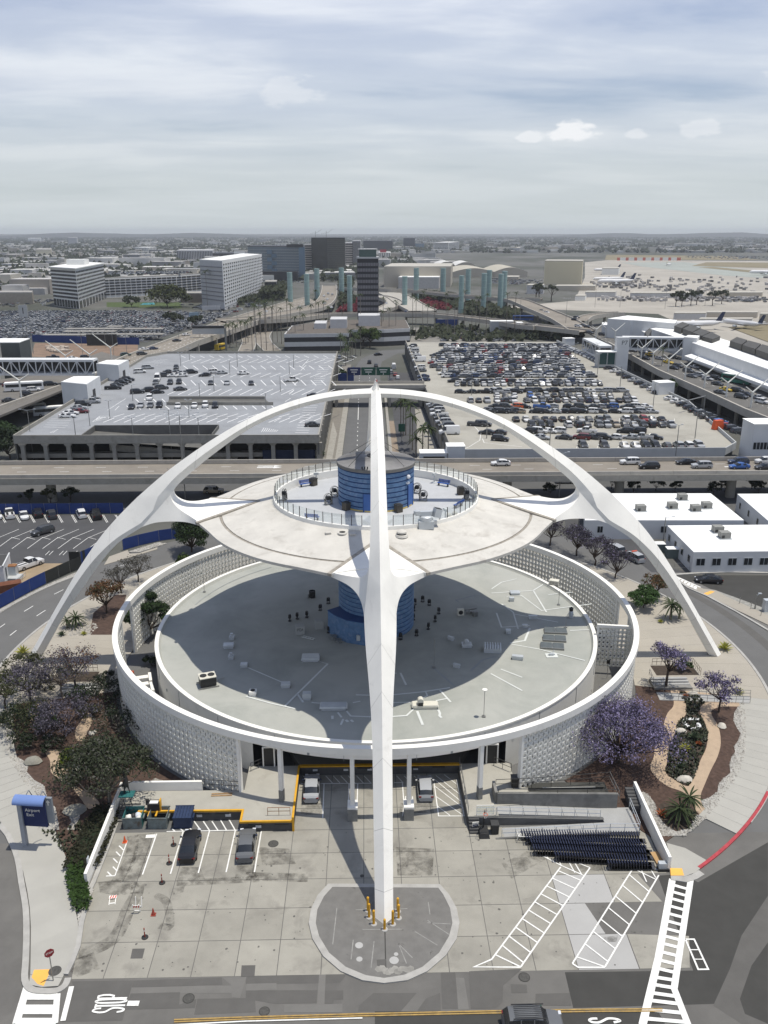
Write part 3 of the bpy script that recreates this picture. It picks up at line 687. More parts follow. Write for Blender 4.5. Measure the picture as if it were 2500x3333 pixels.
ASPH_D=M('asphalt_dark',(.052,.051,.047),.92,.10,.5)
ASPH_M=M('asphalt_patch',(.104,.10,.093),.92,.08,.6)
ASPH_L=M('asphalt_pale',(.152,.147,.136),.92,.08,.6)
CONC=tone('court_concrete',(.285,.272,.234),.07,var=.12,scale=.30,rough=.85,stain=((.165,.155,.135),.33,.54,.80))
CONC_N=tone('new_concrete',(.37,.365,.35),.03,var=.05,scale=.3,rough=.85)
WALKC=tone('sidewalk_concrete',(.36,.35,.315),.04,var=.06,scale=.25,rough=.85,stain=((.35,.34,.31),.2,.58,.8))
PLAZA=tone('plaza_concrete',(.34,.312,.262),.04,var=.05,scale=.3,rough=.85)
KERBM=M('kerb_concrete',(.36,.35,.325),.85,.12,1.0)
KERBR=M('kerb_red',(.36,.05,.06),.7,.2,2.0)
PAINT=M('white_paint',(.72,.715,.68),.7,.12,3.0,stain=((.40,.39,.36),2.2,.62,.75))
PAINTY=M('yellow_paint',(.34,.225,.075),.7,.25,2.0,stain=((.2,.17,.12),1.5,.55,.75))
YELLOW=M('safety_yellow',(.62,.33,.025),.6,.12,1.5)
TACTILE=M('tactile_yellow',(.80,.42,.09),.7,.06)
MULCH=M('mulch',(.072,.046,.035),.95,.35,2.2,bump=.4)
MULCHD=M('dark_soil',(.055,.042,.032),.95,.35,2.5)
DECOMP=M('path_granite',(.40,.305,.215),.95,.08,1.2,stain=((.30,.23,.17),.8,.55,.75))
GRAVB=M('gravel_bed',(.33,.32,.295),.95,.45,5.0,bump=.5)
STONE=M('pale_stone',(.36,.34,.305),.9,.3,2.0,island=.35)
COVER=M('groundcover',(.048,.056,.034),.95,.4,2.5,island=.6)
CITY=M('city_ground',(.12,.118,.108),.95,.3,.012,stain=((.055,.06,.045),.006,.42,.6))
struct(Mu(CITY).sheet([(-26000,-400),(26000,-400),(26000,30000),(-26000,30000)],-.03).bd('ground'))
struct(Mu(ASPH2).prism(arc(66.5,0,2*PI_,128)[:-1],-.2,0,False).bd('ring_road'))
struct(Mu(ASPH).sheet([(-90,-100),(90,-100),(90,-40),(-90,-40)],.004).bd('front_road'))
A=win(0,2633);B=win(800,2633);C=win(1600,2633)
L_=.010
def patch(w,pts,m,name='road_patch',z=None):
 global L_
 L_+=.0005
 return struct(Mu(m).sheet([w(x,y)for x,y in pts],L_ if z is None else z).bd(name))
patch(C,[(1005,400),(1075,395),(1075,420),(1205,425),(1240,440),(1659,200),(1659,520),(1500,760),(1430,960),(1340,1170),(490,1195),(440,980),(1210,970),(1060,570),(1000,410)],ASPH_D)
patch(C,[(1659,520),(1659,1290),(1500,1290),(1330,1180),(1430,960),(1500,760)],ASPH_M)
patch(C,[(1560,940),(1659,800),(1659,1290),(1520,1230),(1490,1140)],ASPH_D)
patch(C,[(-700,1215),(1000,1215),(1040,1290),(-700,1300)],ASPH_D)
patch(B,[(0,1005),(570,975),(600,1000),(565,1045),(0,1052)],ASPH_M)
patch(A,[(800,1030),(1330,1012),(1335,1055),(790,1072)],ASPH_M)
patch(A,[(1335,1012),(1480,1008),(1440,1135),(1390,1130),(1390,1060)],ASPH_L)
patch(A,[(790,1072),(1395,1060),(1390,1105),(785,1108)],ASPH_L)
patch(A,[(1480,1050),(1659,1045),(1659,1085),(1475,1092)],ASPH_L)
patch(A,[(785,1108),(1080,1100),(1075,1175),(1180,1140),(1170,1195),(750,1205)],ASPH_M)
patch(A,[(1185,1140),(1530,1135),(1535,1220),(1165,1235)],ASPH_M)
patch(A,[(430,1035),(800,1030),(735,1270),(370,1280),(440,1060)],ASPH_M)
patch(B,[(440,990),(480,990),(470,1220),(425,1220)],ASPH_L)
patch(B,[(0,1090),(430,1088),(425,1165),(180,1170),(60,1150),(0,1140)],ASPH_M)
patch(B,[(475,1090),(585,1090),(585,1145),(530,1145),(525,1170),(475,1170)],ASPH_M)
patch(B,[(230,1175),(580,1170),(580,1222),(230,1222)],ASPH_L)
patch(B,[(765,1106),(1025,1105),(930,1215),(675,1215),(678,1180)],ASPH_M)
patch(B,[(1170,975),(1255,975),(1285,1200),(1180,1200)],ASPH_M)
patch(B,[(1260,1012),(1310,1015),(1340,1205),(1275,1205)],ASPH_L)
patch(B,[(1080,1140),(1165,1105),(1170,1210),(1030,1210)],ASPH_M)
patch(B,[(1340,975),(1659,960),(1545,1060),(1540,1160),(1500,1195),(1350,1200)],ASPH_M)
patch(B,[(930,1215),(1500,1215),(1490,1290),(930,1290)],ASPH_D)
patch(C,[(115,1052),(210,1055),(215,1105),(120,1105)],ASPH_M)
patch(C,[(265,1110),(470,1105),(480,1180),(262,1180)],ASPH_M)
for w,x,y,r,lb in((A,1132,1138,.5,'dark round manhole cover in the front road, left of the island'),(B,112,1215,.45,'round manhole cover near the double yellow line'),(C,196,1010,.5,'manhole cover in front of the right hatched bay'),(A,1640,210,.55,'large round cover in the court right of the grey sedan'),(B,698,403,.2,'small black drain cover left of the near leg')):
 q=w(x,y);t_=thing('manhole_cover',lb,'manhole',(q.x,q.y,.022))
 Mu(ASPH_D).lathe([(r,0),(r,.012),(r*.85,.012)],20).bd('rim',None,t_);Mu(M('iron',(.07,.068,.062),.7,.3,6)).lathe([(r*.85,.01),(0,.014)],20).bd('lid',None,t_)
 # - concrete court of separate slabs
court=struct(ob('service_court',None));xs=[-28.4,-24.2,-20.45,-16.75,-13,-9.4,-5.6,-1.9,1.8,5.5,9.3,13,16.7,22,28.3]
ys=[-57.45,-53.5,-49.7,-45.9,-42.2,-38.6,-35.0,-31.8,-28.7]
slab_id=0
for i in range(len(xs)-1):
 for j in range(len(ys)-1):
  x0,x1,y0,y1=xs[i],xs[i+1],ys[j],ys[j+1];g_=.035
  poly=[(x0+g_,y0+g_),(x1-g_,y0+g_),(x1-g_,y1-g_),(x0+g_,y1-g_)]
  if y0>-38.7 and not(-9.5<(x0+x1)/2<9.4):continue
  if x0>20 and y1<-45:
   if y0<-55:poly=[(22.05,-57.4),(26.4,-57.4),(27.6,-53.9),(22.05,-53.55)]
   elif y1<-49:continue
   else:poly=clip(poly,.95,.31,.95*26.6+.31*-49.8)
  if x0==16.7 and y0==-53.5:poly=clip(poly,.97,.25,.97*19.2+.25*-50)
  if i==0:poly=clip(poly,-1,-.155,28.65-.155*-46.0)
  if len(poly)<3:continue
  m=CONC_N if(x0==16.7 and y0<-49 and y0>-58)else CONC
  Mu(m).prism(poly,-.05,.020).bd('slab',None,court)
ZP=.026;MZ=0.0
MARKS=struct(ob('road_markings',None))
def line(w,pts,wid,m=PAINT,z=ZP,name='marking',world=False):
 global MZ
 MZ=(MZ+.0004)if MZ<.05 else.0006
 return Mu(m).ribbon([(p if world else tuple(w(*p)))for p in pts],wid,z+MZ).bd(name,None,MARKS)
def hatch(pts_a,pts_b,n,wid,w):
 """two long edges in picture of the site, n rungs"""
for pts in([(700,90+50),(765,180)],):pass
for(x0,y0,x1,y1)in((940,150,855,395),(1100,135,1023,390),(1257,132,1190,385),(1412,130,1357,380),(1568,135,1527,380)):
 line(A,[(x0,y0),(x1,y1)],.13)
line(A,[(1000,137),(1440,128)],.13)
for x0,x1 in((1165,1205),(1220,1257),(1272,1308),(1322,1360),(1375,1412)):line(A,[(x0,75 if x0<1300 else 65),(x1,130)],.13)
for x,y in((1032,120),(1080,118),(1140,118)):line(A,[(x,y),(x+22,y+18)],.13)
line(A,[(765,190),(690,402)],.1);
for x,y in((715,222),(697,258),(680,298),(678,348),(645,378)):line(A,[(x,y),(x+26,y+26)],.13)
line(A,[(637,404),(690,402)],.13)
W=win(800,2050)
for pts in([(470,922),(462,1130)],[(305,925),(755,922)],[(890,918),(940,918)],[(940,918),(950,1060)],[(672,925),(665,1130)],[(620,925),(615,1130)],[(1130,920),(1157,1118),(1310,1118),(1265,900)],[(1000,1000),(1005,1130)],[(960,1000),(940,1120)]):
 line(W,pts,.12)
for x in(345,385,480,525,570,615,665,710,905,950,1010):line(W,[(x,878),(x+40,920)],.1)
for x0,y0,x1,y1 in((1140,875,1280,985),(1110,880,1290,1030),(1135,940,1305,1070),(1140,1000,1300,1112),(1150,1060,1225,1115),(1190,870,1275,935)):line(W,[(x0,y0),(x1,y1)],.1)
def ladder(w,a0,a1,b0,b1,n,wid=.14,skip=0):
 a0,a1,b0,b1=(w(*q)for q in(a0,a1,b0,b1))
 line(None,[tuple(a0),tuple(a1)],wid,world=True);line(None,[tuple(b0),tuple(b1)],wid,world=True)
 for k in range(n):
  t=(k+.5)/n;s=a0.lerp(a1,t);
  e=b0.lerp(b1,min(1,t+skip/n));line(None,[tuple(s),tuple(e)],wid,world=True)
ladder(C,(415,350),(0,905),(590,355),(175,950),11,skip=1.1)
line(C,[(0,905),(-105,950),(175,952)],.15);line(C,[(265,262),(415,340),(555,402)],.13);line(C,[(455,300),(592,355)],.13)
for x0,y0,x1,y1 in((320,268,340,300),(380,270,420,345),(455,305,500,385),(490,310,540,395)):line(C,[(x0,y0),(x1,y1)],.12)
ladder(C,(845,365),(485,930),(1003,400),(680,950),8,skip=1.1)
line(C,[(485,930),(520,953),(680,953)],.15);line(C,[(830,350),(985,425)],.13);line(C,[(940,345),(1010,372)],.12)
for x0,y0,x1,y1 in((890,350,930,440),(945,348,985,415)):line(C,[(x0,y0),(x1,y1)],.12)
line(C,[(1085,425),(1000,900),(905,1300)],.62);line(C,[(1195,425),(1095,1080),(1180,1300)],.55)
for y in(465,505,545,590,635,680,725,770,815,865,915,965,1010,1055,1105,1150,1205,1260):
 t=(y-425)/(1080-425);xa=1085-(y-425)*.2;xb=1195-100*t if t<1 else 1095+(y-1080)*.39
 line(C,[(xa,y-10 if y<1000 else y),(xb,y+22)],.36)
line(C,[(1165,785),(1215,785),(1300,965),(1240,966),(1165,790)],.16)
for y in(848,905):line(C,[(1195+(y-848)*.45,y),(1245+(y-848)*.5,y)],.1)
line(A,[(165,1065),(98,1290)],.62);line(A,[(345,1112),(330,1290)],.5)
for y,wd_ in((1125,.75),(1195,.55),(1222,.4),(1280,.7)):line(A,[(150-(y-1110)*.3,y),(340,y)],wd_)
line(A,[(430,1068),(378,1275)],.42)
line(A,[(765,1170),(835,1170)],.5);
LET={'S':[[(0,2.0),(.3,2.5),(.75,2.35),(.85,1.9)],[(0,2.0),(.1,1.5),(.8,1.0),(.85,.5)],[(.85,.5),(.6,.05),(.2,.1),(0,.55)]],'T':[[(.0,2.4),(.85,2.4)],[(.42,2.3),(.42,0)]],'O':[[(.1,.5),(.08,2.0),(.3,2.45),(.55,2.45),(.78,2.0),(.78,.5),(.55,.05),(.3,.05),(.1,.5)]],'P':[[(.08,0),(.08,2.4)],[(.08,2.4),(.6,2.4),(.82,2.0),(.82,1.5),(.6,1.15),(.08,1.15)]]}
U=win(40,3150,420/1659)
bl,br,tl=U(1430,575),U(1490,350),U(1040,585)
ux=(br-bl)/3.62;uy=(tl-bl)/2.45
for k,ch in enumerate('STOP'):
 mb=Mu(PAINT)
 for s in LET[ch]:
  s=smooth_pts(s,3)if ch in 'SO' and len(s)>2 else s
  MZ=(MZ+.0004)if MZ<.05 else.0006
  mb.ribbon([tuple(bl+ux*(x+.93*k)+uy*y)for x,y in s],.17,ZP+MZ)
 mb.bd('letter',None,MARKS)
U2=win(1880,3280,180/1659)
line(U2,smooth_pts([(590,345),(420,350),(350,400),(450,455),(640,460),(780,400),(900,345),(1080,345),(1230,380),(1260,420),(1080,460)],4),.2,name='letter')
for dy,cl in((0,PAINTY),(13,PAINTY)):
 line(B,[(-430,1268+dy),(0,1252+dy),(700,1232+dy),(1480,1215+dy),(1659,1212+dy),(2100,1205+dy),(2500,1203+dy)],.13,cl)
line(B,[(-430,1300),(0,1277),(700,1258)],.12)
# - dividers: island, kerbs
def ring_pts(a0,a1,r,n):return arc(r,R_(a0),R_(a1),n)
isl=[tuple(B(x,y))for x,y in((520,475),(470,530),(430,610),(420,690),(440,770),(500,870),(600,955),(720,1005),(830,1022),(950,1003),(1060,955),(1160,870),(1220,770),(1240,690),(1225,600),(1185,520),(1155,480))]
isl_o=[tuple(B(x,y))for x,y in((495,455),(430,525),(390,610),(378,690),(400,785),(465,890),(570,980),(700,1035),(830,1052),(970,1035),(1090,980),(1200,885),(1265,785),(1283,690),(1265,600),(1220,520),(1165,458))]
struct(Mu(M('island_asphalt',(.155,.15,.14),.9,.12,.9,stain=((.07,.067,.06),.9,.62,.72))).prism([(p[0],p[1])for p in isl],0,.13).bd('traffic_island'))
k_=struct(Mu(KERBM).strip([(*p[:2],.15)for p in isl_o],[(*p[:2],.15)for p in isl],True).strip([(*p[:2],.0)for p in isl_o],[(*p[:2],.15)for p in isl_o],True).strip([(*p[:2],.15)for p in isl],[(*p[:2],.12)for p in isl],True).bd('kerb'))
for x,y in((545,600),(640,795),(770,800),(915,812),(1095,565),(1090,672),(1015,742)):
 pass
mk=Mu(M('faded_paint',(.25,.245,.23),.85,.2,2))
for pts in([(547,600),(522,820)],[(645,792),(632,910)],[(770,800),(752,960)],[(915,812),(965,935)],[(915,815),(1000,900)],[(1095,565),(1105,640)],[(1090,675),(1220,760)],[(1090,690),(1230,697)],[(1015,742),(1150,825)],[(700,730),(940,728)],[(660,612),(970,605)]):
 mk.ribbon([tuple(B(x,y))for x,y in pts],.09,.136)
stuff(mk.bd('faded_mark'))
cr_=Mu(M('crack_slab',(.24,.232,.21),.9,.15,2,island=.15));rnd=random.Random(4)
for k in range(11):
 cx,cy=800+k*19,978+rnd.uniform(-16,14);q=B(cx,cy);n=6
 cr_.prism([(q.x+rnd.uniform(.28,.42)*cos_(2*PI_*i/n+k),q.y+rnd.uniform(.28,.42)*sin_(2*PI_*i/n+k))for i in range(n)],.12,.139+.001*k)
stuff(cr_.bd('broken_paving'))
for x,y,r in((680,825,.36),(890,915,.42),(902,878,.2),(682,908,.28)):q=B(x,y);struct(Mu(CONC_N).lathe([(r,.137),(0,.14)],12,(q.x,q.y,0)).bd('concrete_patch'))
struct(Mu(ASPH_D).ribbon([tuple(B(x,y))for x,y in((835,735),(840,960))],.1,.137).bd('joint_line'))
struct(Mu(ASPH_M).sheet([B(785,912),B(840,908),B(838,960),B(790,965)],.1385).bd('road_patch'))
# - ring pavement, in separate panels, and gardens
def panel_ring(name,r0,r1,a0,a1,n,m,z=.13):
 par=struct(ob(name,None))
 for k in range(n):
  t0,t1=R_(a0+(a1-a0)*k/n),R_(a0+(a1-a0)*(k+1)/n);g_=.012/r1
  Mu(m).prism(arc(r1,t0+g_,t1-g_,3)+arc(r0,t1-g_,t0+g_,3),-.05,z).bd('slab',None,par)
 return par
panel_ring('pavement_right',50.9,55.1,-47,-14,18,WALKC)
panel_ring('plaza_right',37.3,55.1,-14,64,22,PLAZA,.128)
panel_ring('plaza_left',37.3,55.1,122,194,22,PLAZA,.128)
struct(Mu(PLAZA).prism(arc(55.1,R_(64),R_(122),24)+arc(37.3,R_(122),R_(64),24),-.05,.12).bd('plaza_rear'))
swl=struct(ob('pavement_left',None))
a_=R_(221);inn=[(50.4*cos_(a_),50.4*sin_(a_))]+[tuple(A(x,y))[:2]for x,y in((355,190),(410,330),(430,430),(445,520),(455,620),(470,700),(470,830),(420,930),(375,1020))]
out_=[(55.1*cos_(a_),55.1*sin_(a_))]+[tuple(A(x,y))[:2]for x,y in((90,215),(140,380),(165,500),(180,600),(187,720),(186,830),(185,900),(184,960),(183,1000))]
for k in range(9):
 Mu(WALKC).prism([inn[k],inn[k+1],out_[k+1],out_[k]],-.05,.13).bd('slab',None,swl)
for k in range(17):
 t0,t1=R_(194+27/17*k),R_(194+27/17*(k+1))
 Mu(WALKC).prism(arc(55.1,t0+.0003,t1-.0003,2)+arc(50.4,t1-.0003,t0+.0003,2),-.05,.13).bd('slab',None,swl)
struct(Mu(WALKC).prism([tuple(A(x,y))[:2]for x,y in((175,1060),(183,1002),(375,1022),(350,1068),(250,1075))],-.05,.128).bd('pavement_corner'))
struct(Mu(TACTILE).sheet([A(x,y,.13)for x,y in((205,965),(298,962),(290,1000),(262,1062),(225,1050),(190,1010))],.136).bd('tactile_paving'))
struct(Mu(TACTILE).sheet([C(x,y,.13)for x,y in((1072,355),(1143,357),(1155,400),(1075,400))],.15).bd('tactile_paving'))
kl=[tuple(A(x,y))[:2]for x,y in((-300,-250),(0,100),(60,185),(105,300),(130,450),(155,600),(160,760),(155,920),(150,1030),(185,1085),(260,1098),(340,1095),(390,1065),(410,1020))]
struct(Mu(KERBM).wall(smooth_pts(kl,3),.55,0,.15).bd('kerb'))
struct(Mu(KERBM).wall([tuple(A(x,y))[:2]for x,y in((700,90),(640,250),(560,450),(545,480),(490,690),(470,830),(430,930),(395,1000))],.45,0,.2).bd('kerb'))
struct(Mu(KERBM).wall(arc(55.35,R_(-44),R_(140),120),.4,0,.15).bd('kerb'));struct(Mu(KERBM).wall(arc(55.35,R_(140),R_(222),60),.4,0,.15).bd('kerb'))
struct(Mu(KERBR).wall(arc(55.3,R_(-55),R_(-37),20),.34,.0,.156).bd('red_kerb'))
struct(Mu(KERBM).wall([tuple(C(x,y))[:2]for x,y in((1075,415),(1160,428),(1215,412),(1260,385))],.7,0,.12).bd('kerb'))
struct(Mu(WALKC).prism([tuple(C(x,y))[:2]for x,y in((1072,300),(1076,404),(1155,412),(1225,385),(1300,320),(1160,240),(1050,210))],-.05,.135).bd('pavement_corner'))
gr_in=37.4
struct(Mu(MULCH).prism(arc(50.9,R_(-55),R_(-14),30)+arc(gr_in,R_(-14),R_(-55),20),-.05,.10).bd('garden_soil'))
struct(Mu(MULCH).prism([(-28.9,-33),(-29.2,-46),(-29.8,-47.6),(-31.8,-43.2),(-33.4,-40.3),(-35.8,-36.4),(-37.9,-33.6)]+arc(50.4,R_(222),R_(193),16)+arc(gr_in,R_(193),R_(238),20),-.05,.10).bd('garden_soil'))
GR=win(1950,2200,500/1659);GL=win(0,2150,500/1659)
def bed(w,pts,m,z,name,k=4):
 pts=smooth_pts([(w(x,y,z).x,w(x,y,z).y)for x,y in pts],k,True);o=struct(Mu(m).prism(pts,0,z).bd(name));return pts
def stones(poly,n,seed,r0=.07,r1=.17,z=.12,name='gravel'):
 rnd=random.Random(seed);mb=Mu(STONE)
 for x,y in scatter(poly,n,seed):
  r=rnd.uniform(r0,r1);a=rnd.uniform(0,6.28);vs=[(x+r*cos_(a+i*PI_/2)*rnd.uniform(.7,1.1),y+r*sin_(a+i*PI_/2)*rnd.uniform(.7,1.1),z)for i in range(4)]+[(x,y,z+r*.75)]
  mb.add(vs,[(0,1,4),(1,2,4),(2,3,4),(3,0,4)])
 return stuff(mb.bd(name))
edge=[(1500,330),(1460,400),(1450,480),(1490,560),(1530,620),(1500,700),(1460,760),(1470,820),(1430,880),(1410,960),(1420,1050),(1350,1100),(1290,1170),(1280,1250),(1180,1320),(1100,1340),(1130,1420),(1150,1500),(1050,1500),(980,1600),(960,1690)]
outer=[(1560,240)]+[(1585,450),(1590,650),(1570,850),(1530,1000),(1460,1150),(1330,1330),(1180,1510),(1000,1670)]
gp=[(GR(x,y,.12).x,GR(x,y,.12).y)for x,y in edge+outer[::-1]]
struct(Mu(GRAVB).prism(gp,0,.12).bd('gravel_bed'));stones(gp,1300,3)
gp2=[(GR(x,y,.12).x,GR(x,y,.12).y)for x,y in((410,1240),(520,1270),(600,1370),(630,1480),(700,1600),(830,1680),(960,1650),(940,1725),(660,1725),(560,1500),(480,1330))]
struct(Mu(GRAVB).prism(gp2,0,.123).bd('gravel_bed'));stones(gp2,420,5)
path1=[(740,60),(850,60),(870,200),(930,290),(950,370),(920,440),(850,520),(810,650),(760,760),(740,900),(720,1040),(800,1110),(960,1190),(1040,1050),(1100,900),(1160,770),(1170,640),(1150,520),(1100,420),(1090,340),(1130,290),(1060,220),(960,190),(900,130),(960,90),(1150,170),(1290,250),(1550,255),(1560,325),(1330,330),(1220,370),(1220,430),(1290,550),(1315,720),(1280,870),(1210,1010),(1150,1150),(1095,1300),(1130,1420),(1210,1480),(1100,1500),(1040,1440),(1000,1330),(900,1250),(740,1190),(610,1090),(550,980),(590,880),(610,760),(700,640),(700,520),(740,400),(800,330),(800,240)]
bed(GR,path1,DECOMP,.125,'garden_path',3)
isl_bed=[(870,190),(960,190),(1060,225),(1130,290),(1085,350),(1100,440),(1150,540),(1170,650),(1150,780),(1095,900),(1040,1050),(965,1185),(860,1140),(720,1040),(745,900),(760,760),(815,650),(850,520),(930,430),(945,350),(930,280),(880,220)]
bp=bed(GR,isl_bed,MULCHD,.14,'planting_bed',3)
def cover_tufts(poly,n,seed,m,h=.35,name='ground_cover',z=.13):
 rnd=random.Random(seed);mb=Mu(m)
 for x,y in scatter(poly,n,seed):
  for k in range(3):
   a=rnd.uniform(0,6.28);r=rnd.uniform(.08,.24);hh=rnd.uniform(.4,1)*h;c,s=cos_(a),sin_(a)
   mb.add([(x-s*.1,y+c*.1,z),(x+s*.1,y-c*.1,z),(x+c*r+s*.08,y+s*r-c*.08,z+hh),(x+c*r-s*.08,y+s*r+c*.08,z+hh)],[(0,1,2,3)])
 return stuff(mb.bd(name))
cover_tufts(bp,700,8,COVER);cover_tufts(bp,160,18,M('groundcover_grey',(.10,.105,.085),.95,.4,2.5,island=.5),.3)
pb=bed(GR,[(640,1420),(700,1370),(850,1400),(1000,1420),(1050,1480),(1000,1600),(900,1665),(780,1650),(690,1580)],MULCHD,.14,'planting_bed',3)
sw=smooth_pts([(1090,470),(960,470),(915,500),(960,545),(1020,575),(1080,550),(1065,510)],4)
tag(Mu(M('pebble_white',(.62,.63,.63),.9,.15,4)).wall([tuple(GR(x,y,.15))[:2]for x,y in sw],.5,.14,.22).bd('pebble_swirl'),'pale curved pebble swirl laid in the dark planting bed','stone bed')
lp=[(490,980),(600,960),(690,1000),(680,1090),(740,1200),(760,1290),(860,1380),(930,1420),(1010,1460),(1080,1560),(960,1600),(880,1500),(760,1360),(640,1280),(550,1200),(540,1080)]
bed(GL,lp,DECOMP,.122,'garden_path',3)
bed(GL,[(840,700),(960,560),(1000,640),(940,780),(900,860),(830,860),(810,780)],DECOMP,.121,'garden_path',3)
bed(GL,[(380,420),(560,440),(600,560),(520,640),(440,620),(300,640)],DECOMP,.121,'garden_path',3)
gl1=[(GL(x,y,.12).x,GL(x,y,.12).y)for x,y in((60,540),(130,600),(130,700),(170,820),(130,950),(160,1040),(240,1070),(310,1120),(290,1200),(370,1290),(480,1350),(510,1500),(600,1590),(630,1760),(640,1825),(560,1825),(520,1600),(400,1440),(250,1300),(110,1080),(50,860),(45,650))]
struct(Mu(GRAVB).prism(gl1,0,.123).bd('gravel_bed'));stones(gl1,1200,11)
gl2=[(GL(x,y,.12).x,GL(x,y,.12).y)for x,y in((1400,1110),(1480,1100),(1700,1320),(1700,1380),(1440,1385),(1380,1240))]
gl2=[(-27.2,-30.4),(-26.2,-29.2),(-23.5,-30.8),(-20.3,-32.6),(-25.5,-32.7),(-27.0,-32.4)]
struct(Mu(GRAVB).prism(gl2,0,.13).bd('gravel_bed'));stones(gl2,240,12,.14,.3,.13)
gl3=[(GL(x,y,.12).x,GL(x,y,.12).y)for x,y in((760,1580),(820,1550),(870,1590),(860,1700),(800,1800),(880,1825),(720,1825),(780,1740),(730,1650))]
struct(Mu(GRAVB).prism(gl3,0,.124).bd('gravel_bed'));stones(gl3,260,13)
hb=[(-36.2,-38.2),(-34,-38.5),(-29.3,-33.5),(-29.3,-44),(-31.6,-42.9)]
cover_tufts(hb,300,21,COVER,.3)
gA=[tuple(A(x,y))[:2]for x,y in((460,540),(545,460),(560,490),(500,640),(470,700))]
struct(Mu(GRAVB).prism(gA,0,.125).bd('gravel_bed'));stones(gA,120,14)
W=win(0,1650,500/1659)
for(x0,y0,x1,y1)in((0,1305,55,1265),(108,1388,178,1333),(262,1128,360,1068),(395,1178,492,1115),(585,943,685,893),(1270,648,1362,618),(1410,683,1485,655)):
 line(W,[(x0,y0),(x1,y1)],.14,z=.006)
 # - grime on the court: oil, tyre tracks, gum
OIL=M('oil_stain',(.085,.078,.066),.9,.15,2.0);t=OIL.node_tree;b=t.nodes['Principled BSDF']
ge=t.nodes.new('ShaderNodeNewGeometry');a2=N('ShaderNodeTexNoise',t,i_Scale=.9,i_Detail=6.0,i_Roughness=.7);t.links.new(ge.outputs['Position'],a2.inputs['Vector']);t.links.new(ramp(t,a2.outputs[0],((.40,0.0),(.72,.62))),b.inputs['Alpha'])
gz=.0225
def grime(w,pts,wid=None):
 global gz
 gz+=.00012;mb=Mu(OIL)
 if wid:mb.ribbon(smooth_pts([tuple(w(x,y))for x,y in pts],4),wid,gz)
 else:mb.sheet([w(x,y)for x,y in pts],gz)
 struct(mb.bd('oil_stain'))
grime(A,[(590,440),(700,425),(830,440),(840,505),(720,520),(600,505)]);grime(A,[(830,440),(815,520),(770,600),(740,680),(690,770),(600,830),(470,870)],1.3);grime(A,[(780,440),(840,300),(870,150)],1.6);grime(A,[(700,440),(780,300),(800,160)],1.2)
grime(A,[(450,900),(560,860),(600,960),(470,1010),(420,980)]);grime(A,[(1090,350),(1200,350),(1230,420),(1060,430)]);grime(A,[(1420,340),(1530,340),(1540,410),(1410,420)]);grime(A,[(1060,430),(1550,400),(1560,440),(1060,465)])
grime(A,[(1030,480),(1110,460),(1100,500),(1040,520)]);grime(B,[(80,230),(260,240),(300,330),(100,340)]);grime(B,[(0,380),(380,390),(370,440),(0,430)]);grime(C,[(480,320),(700,330),(690,370),(500,380)]);grime(C,[(660,770),(760,760),(750,800),(670,800)])
grime(B,[(900,230),(1130,240),(1120,400),(910,400)]);grime(C,[(60,330),(240,240),(330,300),(120,420)]);grime(A,[(930,520),(1000,560),(1020,700),(960,700)],.8);grime(W3_:=win(800,2050),[(930,1040),(1120,1040),(1130,1100),(920,1100)]);grime(W3_,[(330,1040),(460,1040),(450,1110),(330,1110)])
gm=Mu(M('gum_spot',(.11,.105,.095),.9,.2));rg=random.Random(8)
for k in range(230):
 x,y=rg.uniform(-26,24),rg.uniform(-57,-39)
 if math.hypot(x,y+52)<7.2:continue
 r=rg.choice((.04,.06,.08,.12));gm.add([(x+r*cos_(i*1.05)*rg.uniform(.7,1.3),y+r*sin_(i*1.05)*rg.uniform(.7,1.3),.0285)for i in range(6)],[tuple(range(6))])
stuff(gm.bd('gum_spots'))
for x,y,s in((795,840,1.1),(1450,940,1.2)):q=A(x,y);struct(Mu(ASPH_M).sheet([(q.x,q.y),(q.x+s,q.y),(q.x+s*1.05,q.y-s),(q.x+.1,q.y-s)],.0275).bd('road_patch'))
#  dock, walls, ramps and the things in the court
DOCKC=tone('dock_concrete',(.36,.345,.30),.03,var=.08,scale=.4,rough=.88,stain=((.24,.225,.19),.35,.58,.8))
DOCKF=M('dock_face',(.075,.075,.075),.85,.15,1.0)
CONCD=M('wall_concrete',(.21,.205,.19),.9,.18,.9,stain=((.12,.118,.11),.5,.5,.75))
CONCL=M('ramp_concrete',(.33,.33,.32),.88,.08,.7)
ZD=1.15
dl=thing('loading_dock','raised concrete dock left of the bay with yellow edges','dock')
Mu(DOCKC).prism([(-28.7,-33.0),(-28.7,-35.2),(-26.3,-35.2),(-26.3,-36.7),(-14.95,-36.7),(-14.95,-38.62),(-9.45,-38.62),(-9.45,-28.6),(-15.3,-28.6),(-15.3,-33.1)],0,ZD).bd('deck',None,dl)
fa=Mu(DOCKF)
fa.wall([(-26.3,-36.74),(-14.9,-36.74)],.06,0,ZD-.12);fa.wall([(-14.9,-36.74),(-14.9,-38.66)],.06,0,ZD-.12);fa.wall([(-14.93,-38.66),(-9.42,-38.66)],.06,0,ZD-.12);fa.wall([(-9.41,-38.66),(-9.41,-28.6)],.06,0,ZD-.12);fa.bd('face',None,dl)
Mu(YELLOW).wall([(-26.3,-36.68),(-14.98,-36.68),(-14.98,-38.6),(-9.5,-38.6),(-9.5,-28.7)],.22,ZD-.1,ZD+.12).bd('edge',None,dl)
Mu(YELLOW).box((-9.4,-38.7,.9),(.22,.22,1.8)).bd('corner_post',None,dl)
for x,y in((-23.5,0),(-19.3,0),(-17.2,0),(-13.4,1),(-10.6,1)):Mu(DARK).box((x,-36.82 if not y else-38.74,ZD-.18),(1.5,.14,.2)).bd('bumper',None,dl)
